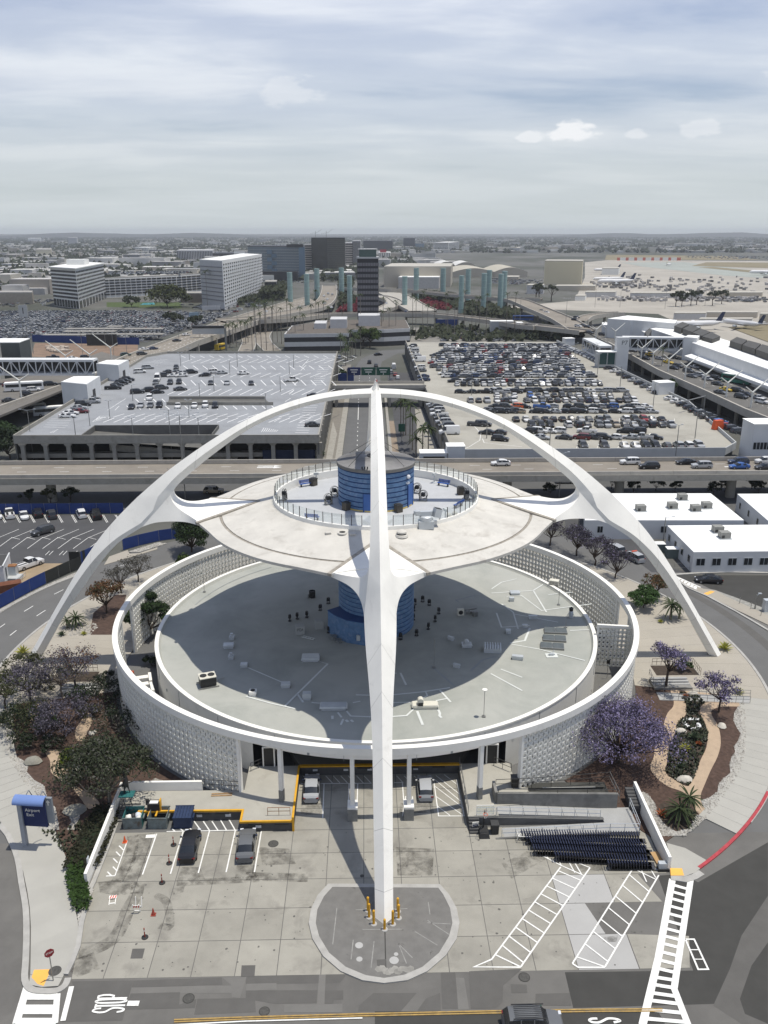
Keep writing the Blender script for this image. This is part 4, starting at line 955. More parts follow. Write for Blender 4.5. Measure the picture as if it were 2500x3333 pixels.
for x,y in((-19.7,0),(-16.6,0),(-13.1,1)):Mu(M('sign_plate',(.55,.56,.57),.5)).box((x,-36.80 if not y else-38.72,ZD-.52),(.6,.03,.32)).bd('bay_plate',None,dl)
for k in range(5):Mu(CONCD).box((-27.5,-35.4-.32*k,.5-.1*k),(2.3,.3,1.0-.2*k)).bd('step',None,dl)
bk=thing('bay_back_wall','dark low wall with a yellow cap at the back of the parking bay','wall')
Mu(DOCKF).box((0,-28.75,.55),(18.6,.3,1.1)).bd('face',None,bk);Mu(YELLOW).box((0,-28.72,1.18),(18.9,.4,.16)).bd('edge',None,bk)
for x in(-1.9,3.8,6.9):Mu(DARK).box((x,-28.97,.98),(1.5,.14,.2)).bd('bumper',None,bk)
for x in(-7.6,-4.0,-1.2,4.2):Mu(M('sign_plate',(.55,.56,.57),.5)).box((x,-28.93,.72),(.55,.03,.25)).bd('bay_plate',None,bk)
struct(Mu(M('walkway_dark',(.16,.155,.14),.9,.1)).prism([(-9.4,-28.6),(9.3,-28.6),(12,-22),(-12,-22)],0,ZD-.03).bd('dock_floor'))
dr=thing('dock_terrace','raised concrete terrace right of the parking bay','dock')
Mu(DOCKC).prism([(9.3,-28.6),(15.3,-28.6),(15.3,-33.1),(16.6,-33.4),(16.6,-36.1),(12.6,-36.6),(12.6,-38.2),(9.3,-38.2)],0,ZD).bd('deck',None,dr)
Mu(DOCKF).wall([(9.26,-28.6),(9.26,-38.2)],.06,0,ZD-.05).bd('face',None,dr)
def railing(name,label,pts,h=1.05,m=GALV,bal=1.4,z=None,rails=2,group=None):
 """posts and rails along pts (x,y,z)"""
 t=thing(name,label,'railing',pts[0],0,group);o=Vector(pts[0]);P3=[Vector(p)-o for p in pts]
 mb=Mu(m)
 for k in range(rails):mb.tube([p+Vector((0,0,h-k*h*.45))for p in P3],.035,5)
 mb.bd('rail',None,t)
 for a,b in zip(P3,P3[1:]):
  n=max(1,round((b-a).length/bal))
  for k in range(n+1):
   q=a.lerp(b,k/n);Mu(m).tube([q,q+Vector((0,0,h))],.03,5).bd('post',None,t)
 return t
DKR=M('rail_dark',(.05,.05,.048),.6)
railing('bay_railing','grey pipe railing along the right edge of the parking bay',[(9.35,-28.8,ZD),(9.35,-37.9,ZD)],m=STEEL,bal=1.8)
rm=thing('ramp','pale concrete wheelchair ramp in two flights below the right terrace','ramp')
def sloped(mb,x0,x1,y0,y1,za,zb,bottom=0.0):
 mb.add([(x0,y0,bottom),(x1,y0,bottom),(x1,y1,bottom),(x0,y1,bottom),(x0,y0,za),(x1,y0,zb),(x1,y1,zb),(x0,y1,za)],[(3,2,1,0),(4,5,6,7),(0,1,5,4),(1,2,6,5),(2,3,7,6),(3,0,4,7)])
q0=win(1650,2450,.33152)
for k in range(8):
 xa,xb=12.6+1.43*k,12.6+1.43*(k+1)-.03;mb=Mu(CONCL);sloped(mb,xa,xb,-37.85,-36.3,ZD-.075*k,ZD-.075*(k+1));mb.bd('ramp_slab',None,rm)
 xa,xb=12.9+1.4*k,12.9+1.4*(k+1)-.03;mb=Mu(CONCL);sloped(mb,xa,xb,-40.3,-38.75,.03+.066*k,.03+.066*(k+1));mb.bd('ramp_slab',None,rm)
Mu(CONCL).box((25.6,-38.3,.27),(3.4,4.0,.55)).bd('landing',None,rm)
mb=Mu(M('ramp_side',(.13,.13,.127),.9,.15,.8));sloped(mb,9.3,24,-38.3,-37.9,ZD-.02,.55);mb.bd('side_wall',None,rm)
mb=Mu(CONCD);sloped(mb,12.0,24,-40.55,-40.35,.12,.62);mb.bd('kerb',None,rm)
railing('ramp_railing','galvanised railing along the upper ramp flight',[(12.4,-38.1,ZD),(23.6,-38.1,.6)],m=GALV)
railing('ramp_railing','galvanised railing along the lower ramp flight, beside the carts',[(12.6,-40.45,.15),(24,-40.45,.65),(27.1,-40.45,.6)],m=GALV)
railing('ramp_railing','galvanised railing running back along the right end of the ramp',[(27.2,-40.3,.6),(27.2,-36.6,.9)],m=GALV)
railing('terrace_railing','galvanised railing at the front edge of the right terrace',[(10.2,-38.15,ZD),(12.3,-38.15,ZD)],m=GALV)
st=thing('terrace_steps','short dark steps at the corner of terrace and bay','steps')
for k in range(5):Mu(DOCKF).box((9.9,-38.4-.28*k,.5-.1*k),(1.1,.27,1.0-.2*k)).bd('step',None,st)
rw=thing('stair_enclosure','stained concrete wall enclosing a sunken stair under the right screen','wall')
Mu(CONCD).wall([(12.7,-36.1),(25.9,-36.25)],.3,.3,[2.55,2.35]).bd('front_wall',None,rw)
Mu(CONCD).wall([(12.6,-36.0),(12.6,-33.9)],.3,.3,2.5).bd('side_wall',None,rw)
Mu(M('stair_floor',(.055,.055,.05),.95,.2)).prism([(12.9,-35.9),(25.8,-36.0),(25.8,-31.6),(16.5,-33.2),(12.9,-33.9)],0,.5).bd('floor',None,rw)
for k in range(3):
 y=-35.3+1.0*k;Mu(M('step_edge',(.34,.34,.32),.8)).box((20.5+k*.4,y,.55+.25*k),(8.0-k,.09,.06)).bd('step_nosing',None,rw)
 Mu(M('stair_floor',(.055,.055,.05),.95,.2)).box((20.5,y+.5,.4+.25*k),(9.5,.95,.26)).bd('step',None,rw)
railing('stair_fence','grey pipe fence along the back of the sunken stair',[(12.9,-33.7,1.2),(17.0,-33.5,1.2),(26.0,-32.6,1.2)],1.3,DKR,2.2)
railing('stair_fence','pipe fence on top of the stained wall',[(12.8,-36.1,2.5),(25.8,-36.25,2.35)],.5,DKR,3.0,rails=1)
railing('stair_fence','pipe gate frame at the right end of the sunken stair',[(26.0,-32.6,1.2),(26.1,-36.3,1.2)],1.4,STEEL,1.6)
sr=thing('side_steps','narrow dark steps between ramp landing and the white wall','steps')
for k in range(6):Mu(DOCKF).box((27.9,-36.6+.45*k,.6+.1*k),(1.1,.43,1.0)).bd('step',None,sr)
w_=thing('garden_wall','white wall down the left side of the court, between hedge and dumpsters','wall')
Mu(WHITE).wall([(-28.95,-32.85),(-28.95,-46.4)],.3,0,[2.25,1.5]).bd('wall_panel',None,w_)
w_=thing('garden_wall','white wall along the back of the left dock, below the gravel','wall');Mu(WHITE).wall([(-28.75,-32.85),(-20.0,-32.85)],.3,0,2.25).bd('wall_panel',None,w_)
w_=thing('garden_wall','white wall down the right side of the court, ending at the crossing','wall')
Mu(WHITE).wall([(28.55,-33.8),(28.55,-45.6)],.3,0,[2.1,1.7]).bd('wall_panel',None,w_)
railing('wire_fence','low dark fence between the left screen and the dock',[(-20.0,-32.85,ZD),(-15.6,-33.4,ZD)],1.3,DKR,1.2)
railing('dock_railing','black railing by the door at the left end of the open bay',[(-15.0,-29.6,ZD),(-13.4,-28.4,ZD)],1.1,DKR,1.0)
railing('dock_railing','black railing by the door at the right end of the open bay',[(15.2,-30.4,ZD),(13.4,-29.0,ZD)],1.1,DKR,1.0)
railing('dock_railing','rusty brown rail at the dock steps beside the yellow post',[(-12.2,-37.6,ZD),(-9.8,-37.6,ZD)],1.0,M('rust',(.23,.11,.05),.9,.3,3),1.2)
for x,lb in((-13.0,'dark doorway at the left end of the open bay'),(13.2,'dark doorway at the right end of the open bay')):
 t_=thing('doorway',lb,'doorway',(x,-28.35,ZD));Mu(DARK).box((0,-.2,1.25),(1.1,.12,2.4)).bd('door',None,t_);Mu(WHITE).box((-.65,-.2,1.3),(.15,.3,2.6)).box((.65,-.2,1.3),(.15,.3,2.6)).box((0,-.2,2.55),(1.15,.3,.12)).bd('frame',None,t_)
for k in range(2):tag(Mu(M('raw_timber',(.35,.22,.11),.85,.2,3)).box((-17.7,-33.75-.35*k,ZD+.05),(2.3,.14,.09),.03).bd('timber_plank'),('rear' if k==0 else 'front')+' of two timber planks lying on the dock','plank')
for i,(x,y)in enumerate(((733,610),(740,650),(768,690),(912,615),(917,655),(882,692),(833,722))):
 q=B(x,y,.13);h=1.5 if i!=6 else 1.1
 t_=thing('bollard',('yellow bollard at the foot of the near leg, '+('left side, rearmost','left side, middle','left side, nearest the tip','right side, rearmost','right side, middle','right side, nearest the tip','alone in front of the tip')[i]),'bollard',(q.x,q.y,.13),0,'yellow bollards round the near foot')
 Mu(YELLOW).tube([(0,0,0),(0,0,h)],.12,10).lathe([(.12,h),(.07,h+.08),(0,h+.1)],10).bd('post',None,t_,smooth=40)
 Mu(CONC_N).lathe([(.32,0),(.3,.05),(.12,.06)],10).bd('footing',None,t_)
def wheeled_bin(q,z,label):
 t=thing('waste_bin',label,'bin',(q.x,q.y,z));Mu(DARK).box((0,0,.55),(.75,.8,1.1),0,1.08).bd('body_shell',None,t);Mu(M('bin_lid',(.05,.05,.05),.5)).box((0,0,1.16),(.86,.92,.12)).bd('lid',None,t)
wheeled_bin(win(800,2050)(1612,935,ZD),ZD,'black waste bin on the right terrace beside the screen wall')
wheeled_bin(win(1500,2580,300/1659)(605,715,0),0.02,'black waste bin beside the basketball hoop')
CONEO=M('cone_orange',(.62,.10,.03),.6,.12);DELM=M('delineator',(.26,.045,.03),.65,.2)
def deline():
 t=thing('delineator_post','','delineator',group='delineator posts in the left court')
 Mu(DELM).tube([(0,0,0),(0,0,1.05)],.055,7).bd('post',None,t);Mu(DARK).lathe([(.32,0),(.3,.07),(.1,.1)],12).bd('base',None,t)
 Mu(WHITE).tube([(0,0,.72),(0,0,.8)],.06,7).bd('reflector',None,t);return t
d0=deline()
for i,(x,y,lb)in enumerate(((1042,218,'rearmost delineator post, beside the black sedan'),(1016,328,'second delineator post from the rear, left of the black sedan'),(973,445,'third delineator post from the rear, in front of the stalls'),(870,772,'nearest delineator post with white bands, alone on the pale slabs'))):
 q=A(x,y);o=d0 if i==0 else dup(d0);o.location=(q.x,q.y,.02);o['label']=lb
for x,y,lb in((750,200,'bright orange cone with white band by the dumpsters'),(921,636,'dull orange cone near the folding barricades')):
 q=A(x,y);t_=thing('traffic_cone',lb,'traffic cone',(q.x,q.y,.02));m=CONEO if y<400 else DELM
 Mu(m).lathe([(.17,.04),(.04,.75),(0,.76)],10).bd('cone',None,t_,smooth=40);Mu(m).box((0,0,.025),(.45,.45,.05)).bd('base',None,t_);Mu(WHITE).lathe([(.118,.32),(.085,.5)],10).bd('band',None,t_)
for x,y,lb,rz in((672,575,'white folding barricade with red stripes lying flat',.15),(825,618,'white folding barricade standing up beside the dull cone',0)):
 q=A(x,y);t_=thing('barricade',lb,'barricade',(q.x,q.y,.03),rz);flat=y<600;par=t_
 f=Mu(WHITE)
 for s in(-.28,.28):f.box((s,0,.55),(.07,.05,1.1))
 f.box((0,0,.15),(.56,.05,.1));fo=f.bd('frame',None,t_);bo=Mu(WHITE).box((0,-.03,.85),(.7,.04,.35)).bd('board',None,t_)
 so_=Mu(M('stripe_red',(.55,.08,.05),.6))
 for k in range(3):so_.add([(-.3+.22*k,-.055,.69),(-.18+.22*k,-.055,.69),(-.08+.22*k,-.055,1.01),(-.2+.22*k,-.055,1.01)],[(0,1,2,3)])
 so_=so_.bd('stripe',None,bo)
 if flat:
  for o in(fo,bo):o.rotation_euler=(R_(-84),0,0)
 else:
  for o in(fo,bo):o.rotation_euler=(R_(14),0,0)
  o=ob('rear_frame',fo.data,t_);o.rotation_euler=(R_(-14),0,0);o.location=(0,.5,0)
q=win(1500,2580,300/1659)(420,790,.02)
t_=thing('basketball_hoop','portable basketball hoop with black base by the ramp','basketball hoop',(q.x,q.y,.02))
Mu(DARK).box((0,.5,.25),(1.15,1.8,.5),0,.8).bd('base',None,t_);Mu(DARK).tube([(0,.9,.4),(0,.3,2.9)],.08,6).tube([(0,1.1,.4),(0,.9,1.6),(0,.2,3.2)],.05,5).bd('pole',None,t_)
Mu(GLASS).box((0,0,3.35),(1.75,.03,1.05)).bd('backboard',None,t_)
f=Mu(WHITE)
for a,b in(((-.9,-.55),(.9,-.55)),((.9,-.55),(.9,.55)),((.9,.55),(-.9,.55)),((-.9,.55),(-.9,-.55))):f.tube([(a[0],0,3.35+a[1]),(b[0],0,3.35+b[1])],.04,4)
f.bd('board_frame',None,t_);rp=[(.23*cos_(i*.5236),-.3+.23*sin_(i*.5236),3.0)for i in range(13)]
Mu(CONEO).tube(rp,.025,4,False).bd('rim',None,t_);n_=Mu(WHITE)
for i in range(8):a=i*PI_/4;n_.tube([(.22*cos_(a),-.3+.22*sin_(a),3.0),(.12*cos_(a+.3),-.3+.12*sin_(a+.3),2.55)],.012,3)
n_.bd('net',None,t_)
q=win(1500,2580,300/1659)(250,665,.02);t_=thing('sandwich_board','white A-frame sign with dark lettering by the terrace steps','sign',(q.x,q.y,.02),.1)
bo=Mu(WHITE).box((0,0,.6),(.68,.05,1.15)).bd('board',None,t_);bo.rotation_euler=(R_(12),0,0)
bo2=Mu(WHITE).box((0,.45,.6),(.68,.05,1.15)).bd('back_board',None,t_);bo2.rotation_euler=(R_(-10),0,0);bo2.location=(0,.12,0)
def text_mesh(body,size,mat,name,parent,loc,rot=(PI_/2,0,0),ext=.004,align='CENTER'):
 cu=bpy.data.curves.new(name,'FONT');cu.body=body;cu.size=size;cu.extrude=ext;cu.align_x=align;cu.align_y='CENTER';cu.resolution_u=2
 tmp=bpy.data.objects.new('tmp_text',cu);COL.objects.link(tmp);bpy.context.view_layer.update()
 me=bpy.data.meshes.new_from_object(tmp.evaluated_get(bpy.context.evaluated_depsgraph_get()));bpy.data.objects.remove(tmp)
 me.materials.clear();me.materials.append(mat);o=ob(name,me,parent,loc);o.rotation_euler=rot;return o
NAVY=M('sign_navy',(.012,.022,.085),.5,.08)
pl=Mu(NAVY).box((0,-.03,.72),(.56,.02,.24)).bd('panel',None,bo);text_mesh('USO',.2,WHITE,'lettering',bo,(0,-.045,.72));text_mesh('USO',.12,NAVY,'lettering',bo,(.04,-.03,1.02))
CARTB=M('cart_blue',(.016,.021,.046),.5,.15);CARTG=M('cart_grey',(.10,.10,.105),.4,.1,metal=.5)
cm=Mu(CARTG)
for s in(-.3,.3):cm.tube([(-.45,s,.12),(.45,s,.12)],.03,4,False);cm.tube([(.35,s*.9,.12),(.48,s*.9,.95)],.025,4,False)
cm.use(CARTB).box((.5,0,.98),(.09,.68,.1));cm.box((.38,0,.62),(.05,.52,.42));cm.use(CARTG).box((0,0,.17),(.8,.5,.03));cm.use(DARK)
for x,y in((-.4,-.28),(-.4,.28),(.4,-.28),(.4,.28)):cm.box((x,y,.06),(.13,.06,.12))
c0=None;K=win(1650,2450,.33152);rows=((190,775,1328,800,46),(235,820,1340,865,45),(285,865,1395,910,43),(310,925,1400,965,43),(520,985,1415,1030,33),(1040,1065,1420,1065,15))
yb0=None
for r,(x0,y0,x1,y1,n)in enumerate(rows):
 a,b=K(x0,y0,.95),K(x1,y1,.95);a.z=b.z=.02
 for k in range(n):
  q=a.lerp(b,k/(n-1))
  if c0 is None:o=c0=cm.bd('baggage_cart',None)
  else:o=ob('baggage_cart',c0.data)
  o.location=(q.x,q.y,.02);o.rotation_euler=(0,0,PI_-.06)
  tag(o,'blue-handled baggage cart, %s from left in the %s row from the ramp'%(ordn(k),ordn(r)),'baggage cart','blue baggage carts nested in rows')
q=K(150,860,0);t_=thing('cart_rail','white tubular rail at the left end of the cart rows','rail',(q.x,q.y,.02));Mu(WHITE).tube([(0,.4,.8),(-.5,.4,.8),(-.5,-.4,.8),(.9,-.5,.8)],.04,5).tube([(-.5,0,.8),(-.5,0,0)],.04,5).tube([(-.5,-.4,.8),(0,.4,.8)],.03,4).bd('rail',None,t_)
q=K(1475,1045,0);tag(Mu(M('cardboard',(.42,.27,.13),.9,.1)).box((q.x,q.y,.12),(.8,1.7,.2),.1).bd('flat_crate'),'tan flat crate lying at the right end of the carts','crate')
q=K(1530,1150,0);t_=thing('power_pedestal','pale box on a dark plinth at the end of the right white wall','box',(q.x,q.y,.02));Mu(DARK).box((0,0,.15),(1.1,.7,.3)).bd('plinth',None,t_);Mu(GALV).box((-.1,0,.6),(.8,.5,.6)).bd('casing',None,t_)
TEAL=M('dumpster_teal',(.025,.13,.13),.6,.18,2.0,stain=((.16,.14,.11),1.2,.55,.75));TEALG=M('dumpster_grey',(.15,.18,.18),.7,.25,2.0,stain=((.10,.075,.05),1.4,.5,.7));DBLUE=M('dumpster_blue',(.02,.035,.08),.55,.15,2.0)
D=win(350,2400,300/1659)
def dumpster(x0,x1,y,label,m,m2,lid,rz):
 a,b=D(x0,y),D(x1,y);c=(a+b)/2;w=(b-a).length;t=thing('dumpster',label,'dumpster',(c.x,c.y+.85,.02),rz)
 mb=Mu(m2);h=1.35;dpt=1.7
 mb.box((0,-dpt/2,h/2),(w,.06,h));mb.bd('front_panel',None,t);Mu(m).box((0,dpt/2,h/2+.1),(w,.06,h+.2)).bd('back_panel',None,t)
 for s in(-1,1):Mu(m).box((s*(w/2-.03),0,h/2+.05),(.06,dpt-.06,h+.1)).bd('side_panel',None,t)
 Mu(DARK).box((0,0,.2),(w-.1,dpt-.1,.1)).bd('floor',None,t)
 mb=Mu(m2);mb.box((0,-dpt/2-.05,h),(w+.12,.1,.12));mb.box((0,dpt/2+.05,h+.2),(w+.12,.1,.1));mb.bd('rim',None,t)
 for s in(-1,1):Mu(m2).box((s*(w/2+.08),0,h*.7),(.14,.8,.16)).bd('fork_sleeve',None,t)
 if lid:
  for k in range(6):o=Mu(m).box((-w/2+w*(k+.5)/6,0,h+.18),(w/6-.03,dpt+.05,.06)).bd('lid',None,t);o.rotation_euler=(R_(6),0,0)
 return t,w
t1,w1=dumpster(285,620,1650,'open teal dumpster holding white rubbish bags',TEAL,TEALG,False,.03)
rnd=random.Random(3);nb=0
for x,y,r,m,lb in((-.5,-.1,.42,WHITE,'white rubbish bag at the left in the teal dumpster'),(-.1,.1,.40,DARK,'black rubbish bag in the middle of the teal dumpster'),(.4,.25,.45,M('bag_white',(.62,.66,.7),.4),'large white rubbish bag at the right in the teal dumpster'),(.62,-.3,.35,WHITE,'small white rubbish bag at the front right in the teal dumpster')):
 mb=Mu(m);pr=[(0,-.3),(r*.8,-.2),(r,0),(r*.75,.25),(r*.25,.38),(0,.42)];mb.lathe(pr,9);
 mb.v=[(a*rnd.uniform(.85,1.15),b*rnd.uniform(.85,1.15),c*rnd.uniform(.9,1.1))for a,b,c in mb.v]
 o=mb.bd('rubbish_bag',None,smooth=70);o.location=(t1.location.x+x,t1.location.y+y,.85);tag(o,lb,'rubbish bag')
dumpster(740,1075,1650,'open grey-green dumpster, empty, in the middle of the three',TEALG,TEALG,False,-.02)
dumpster(1195,1520,1640,'closed dark blue dumpster with a ribbed lid',DBLUE,DBLUE,True,0)
q=D(850,1300,ZD);t_=thing('pallet_stacker','black and yellow pallet stacker on the dock behind the middle dumpster','pallet truck',(q.x,q.y,ZD),0)
Mu(DARK).box((0,0,.5),(1.3,.9,.9)).bd('chassis',None,t_);Mu(WHITE).box((0,0,.97),(.9,.5,.04)).bd('top_plate',None,t_);Mu(YELLOW).box((.7,-.1,.7),(.12,.6,1.3)).bd('mast',None,t_);Mu(DARK).box((-.75,.15,.9),(.3,.35,.6)).tube([(-.7,.2,.4),(-1.0,.3,1.2)],.05,5).bd('tiller',None,t_)
for s in(-.4,.4):Mu(YELLOW).box((s,-.8,.12),(.18,1.0,.1)).bd('fork',None,t_)
q=D(360,1290,ZD);t_=thing('lift_table','green platform on thin crossed legs at the corner of the white walls','platform',(q.x,q.y,ZD))
Mu(TEAL).box((.1,0,1.9),(1.6,1.1,.12)).bd('top',None,t_)
for k in range(5):Mu(TEAL).box((-.55+.33*k,-.1,1.98),(.05,.8,.04)).bd('slat',None,t_)
mb=Mu(DARK)
for s in(-.4,.4):mb.tube([(s-.3,-.3,0),(s+.3,.3,1.85)],.04,4);mb.tube([(s+.35,-.2,0),(s-.2,.2,1.85)],.04,4)
mb.tube([(-.7,-.3,.05),(.8,-.3,.05)],.04,4);mb.bd('leg_frame',None,t_)
t2=thing('heron_figure','dark long-legged bird figure standing on the green platform','sculpture',(q.x+.1,q.y+.05,ZD+2.0))
me=bpy.data.meshes.new('bird');vs=[(0,0,1.25),(.05,0,1.7),(-.05,0,2.2),(-.2,0,2.55),(.1,0,2.75),(.55,0,2.65),(-.15,-.1,.6),(-.25,-.12,0),(.2,.1,.6),(.3,.12,0),(-.3,.05,1.1),(-.45,.05,.7)]
me.from_pydata(vs,[(0,1),(1,2),(2,3),(3,4),(4,5),(0,6),(6,7),(0,8),(8,9),(0,10),(10,11)],[]);o=ob('body_shell',me,t2);me.materials.append(DARK)
sk=o.modifiers.new('skin','SKIN');rr=[.3,.27,.16,.13,.15,.05,.07,.06,.07,.06,.15,.05]
for v_,r in zip(me.skin_vertices[0].data,rr):v_.radius=(r,r)
me.skin_vertices[0].data[0].use_root=True;o.modifiers.new('sub','SUBSURF').levels=1
q=A(903,165);tag(Mu(WHITE).box((q.x,q.y,.03),(.95,.5,.015),.05).bd('notice_board'),'white printed sheet lying in front of the middle dumpster','notice')
q=A(540,400);t_=thing('notice_post','pale narrow sign board fixed at the end of the left white wall','sign',(q.x,q.y,0));Mu(GALV).box((0,0,1.1),(.1,.5,2.2)).bd('board',None,t_)
q=A(320,1030,.13);t_=thing('stop_sign','red octagonal stop sign on a thin post at the lower left corner','sign',(q.x,q.y,.13),R_(35))
Mu(STEEL).tube([(0,0,0),(0,0,3.3)],.045,6).bd('post',None,t_)
oc=[(.42*cos_(PI_/8+i*PI_/4),.42*sin_(PI_/8+i*PI_/4))for i in range(8)];mb=Mu(M('stop_red',(.25,.025,.03),.6)).add([(x,-.04,3.0+z)for x,z in oc]+[(x,-.06,3.0+z)for x,z in oc],[tuple(range(8)),tuple(range(15,7,-1))]+[(i,(i+1)%8,8+(i+1)%8,8+i)for i in range(8)])
pl=mb.bd('plate',None,t_);text_mesh('STOP',.24,WHITE,'lettering',pl,(0,-.064,3.0))
q=A(330,972,.13);tag(Mu(M('iron',(.07,.068,.062),.7)).lathe([(.55,.14),(.5,.15),(0,.15)],18,(q.x,q.y,0)).bd('utility_cover'),'dark round utility cover beside the lower left stop sign','manhole')
t_=struct(Mu(DARK).sheet([A(222,1102),A(318,1103),A(318,1116),A(220,1114)],.03).bd('look_left_panel'));a,b=A(225,1108),A(315,1110)
text_mesh('LOOK LEFT',.36,WHITE,'lettering',t_,((a.x+b.x)/2,(a.y+b.y)/2,.034),(0,0,PI_),.001)
q=A(155,215,.13);t_=thing('direction_sign','blue airport exit sign with a curved canopy on one grey post','sign',(q.x,q.y,.13),R_(-6))
SGREY=M('sign_post_grey',(.30,.32,.35),.5,.08);Mu(SGREY).box((0,0,2.85),(.42,.5,5.7)).bd('post',None,t_)
SW=2.7;Mu(NAVY).box((1.35,.12,4.0),(SW,.3,3.2)).bd('panel',None,t_);Mu(M('sign_side_grey',(.22,.24,.26),.5)).box((3.0,.25,4.3),(.75,.3,3.0)).bd('side_panel',None,t_)
LB=M('canopy_blue',(.16,.24,.48),.35,.05);prof=[(-.05+.75*sin_(a)*-1,5.55+.55*cos_(a))for a in[PI_*.62*i/8-.25 for i in range(9)]]
mb=Mu(LB);mb.strip([(-.35,y,z)for y,z in prof],[(2.9,y,z)for y,z in prof]);mb.strip([(2.9,y+.06,z-.08)for y,z in prof],[(-.35,y+.06,z-.08)for y,z in prof]);mb.bd('canopy',None,t_,smooth=60)
for x in(.5,2.0):Mu(SGREY).tube([(x,.25,5.6),(x+.35,.6,6.3)],.05,5).tube([(x+.35,.6,6.3),(x+.5,1.0,5.2)],.05,5).bd('strut',None,t_)
text_mesh('Airport',.52,WHITE,'lettering',t_,(1.3,-.05,4.35));text_mesh('Exit',.52,WHITE,'lettering',t_,(1.0,-.05,3.8))
ar=Mu(WHITE);ar.add([(3.0,.08,5.6),(2.78,.08,5.35),(2.88,.08,5.27),(2.94,.08,5.34),(2.94,.08,4.95),(3.06,.08,4.95),(3.06,.08,5.34),(3.12,.08,5.27),(3.22,.08,5.35)],[tuple(range(9))]);ar.bd('arrow',None,t_)
#  vehicles
CARP=M('car_paint',(.5,.5,.5),.32,0,obj=True,spec=.6)
CARG=M('car_glass',(.012,.014,.016),.12,0,spec=.7);TYRE=M('tyre',(.014,.014,.014),.85,0);RIM=M('wheel_rim',(.32,.33,.34),.35,0,metal=.7)
HEADL=M('headlight_lens',(.6,.62,.65),.15,0,spec=.7);TAILL=M('taillight_red',(.22,.012,.01),.25,0,spec=.6)
KINDC={'sedan':(4.75,1.84,[(0,.56,0,.70),(.025,.68,0,.88),(.10,.76,0,.96),(.27,.90,0,1),(.41,.93,1.40,1),(.50,.94,1.46,1),(.515,.94,1.46,1),(.62,.95,1.45,1),(.72,.96,1.36,1),(.86,1.0,0,.98),(.965,.98,0,.93),(1,.80,0,.80)],.34,(.5,.515)),'suv':(4.8,1.92,[(0,.68,0,.74),(.025,.84,0,.90),(.10,.95,0,.97),(.25,1.04,0,1),(.36,1.07,1.62,1),(.50,1.08,1.72,1),(.515,1.08,1.72,1),(.72,1.09,1.71,1),(.735,1.09,1.71,1),(.91,1.10,1.64,.98),(.985,1.08,0,.95),(1,.75,0,.90)],.38,(.5,.72)),'pickup':(5.7,1.98,[(0,.72,0,.78),(.02,.95,0,.93),(.10,1.04,0,.98),(.24,1.10,0,1),(.33,1.13,1.74,1),(.43,1.14,1.84,1),(.445,1.14,1.84,1),(.57,1.14,1.80,1),(.60,1.12,0,1),(.99,1.12,0,.99),(1,.7,0,.97)],.40,(.43,)),'van':(5.9,2.05,[(0,.72,0,.78),(.02,1.0,0,.92),(.10,1.18,0,.98),(.16,1.28,0,1),(.27,1.30,2.35,1),(.34,1.30,2.5,1),(.36,1.30,2.52,1),(.97,1.30,2.5,1),(1,1.1,2.36,.97)],.37,()),'hatch':(4.2,1.78,[(0,.58,0,.72),(.03,.72,0,.9),(.11,.82,0,.97),(.25,.92,0,1),(.40,.95,1.42,1),(.53,.96,1.49,1),(.545,.96,1.49,1),(.72,.98,1.46,1),(.86,1.0,1.30,.98),(.97,.98,0,.94),(1,.62,0,.88)],.34,(.53,)),}
def car_parts(kind):
 L,W,st,wr,pill=KINDC[kind];hw=W/2;body,glass=Mu(CARP),Mu(CARG);rings=[]
 for f,bz,rz,wf in st:
  x=L/2-f*L;w=hw*wf
  if rz:up=[(w*.955,bz),(w*.74,rz),(0,rz+.05)]
  else:up=[(w*.955,bz),(w*.80,bz+.03),(0,bz+.06)]
  h=[(w*.84,.24),(w,.40),(w*1.01,bz*.66)]+up
  rings.append([(x,y,z)for y,z in h]+[(x,-y,z)for y,z in h[-2::-1]])
 n=len(rings[0])
 for k in range(len(rings)-1):
  for j in range(n-1):
   q=[rings[k][j],rings[k+1][j],rings[k+1][j+1],rings[k][j+1]];r0,r1=st[k][2],st[k+1][2];g_=False
   top=j in(4,5);side=j in(3,n-5)
   if side and(r0 or r1)and st[k][0]not in pill:g_=True
   if top and(bool(r0)!=bool(r1))and not(kind=='pickup' and st[k][0]>.5 and r0==0):g_=True
   if kind=='van' and((side and st[k][0]>=.34)):g_=False
   (glass if g_ else body).add(q,[(3,2,1,0)])
  body.add([rings[k][0],rings[k][-1],rings[k+1][-1],rings[k+1][0]],[(0,1,2,3)])
 body.add(rings[0],[tuple(range(n))]);body.add(rings[-1],[tuple(range(n-1,-1,-1))])
 if kind=='pickup':body.use(TYRE).box((-L*.295,0,1.155),(L*.36,W*.74,.03));body.use(CARP)
 return L,W,wr,body,glass
def merge(mesh):
 b=bmesh.new();b.from_mesh(mesh);bmesh.ops.remove_doubles(b,verts=b.verts,dist=.002);b.to_mesh(mesh);b.free()
 mesh.polygons.foreach_set('use_smooth',[True]*len(mesh.polygons));mesh.set_sharp_from_angle(angle=R_(32))
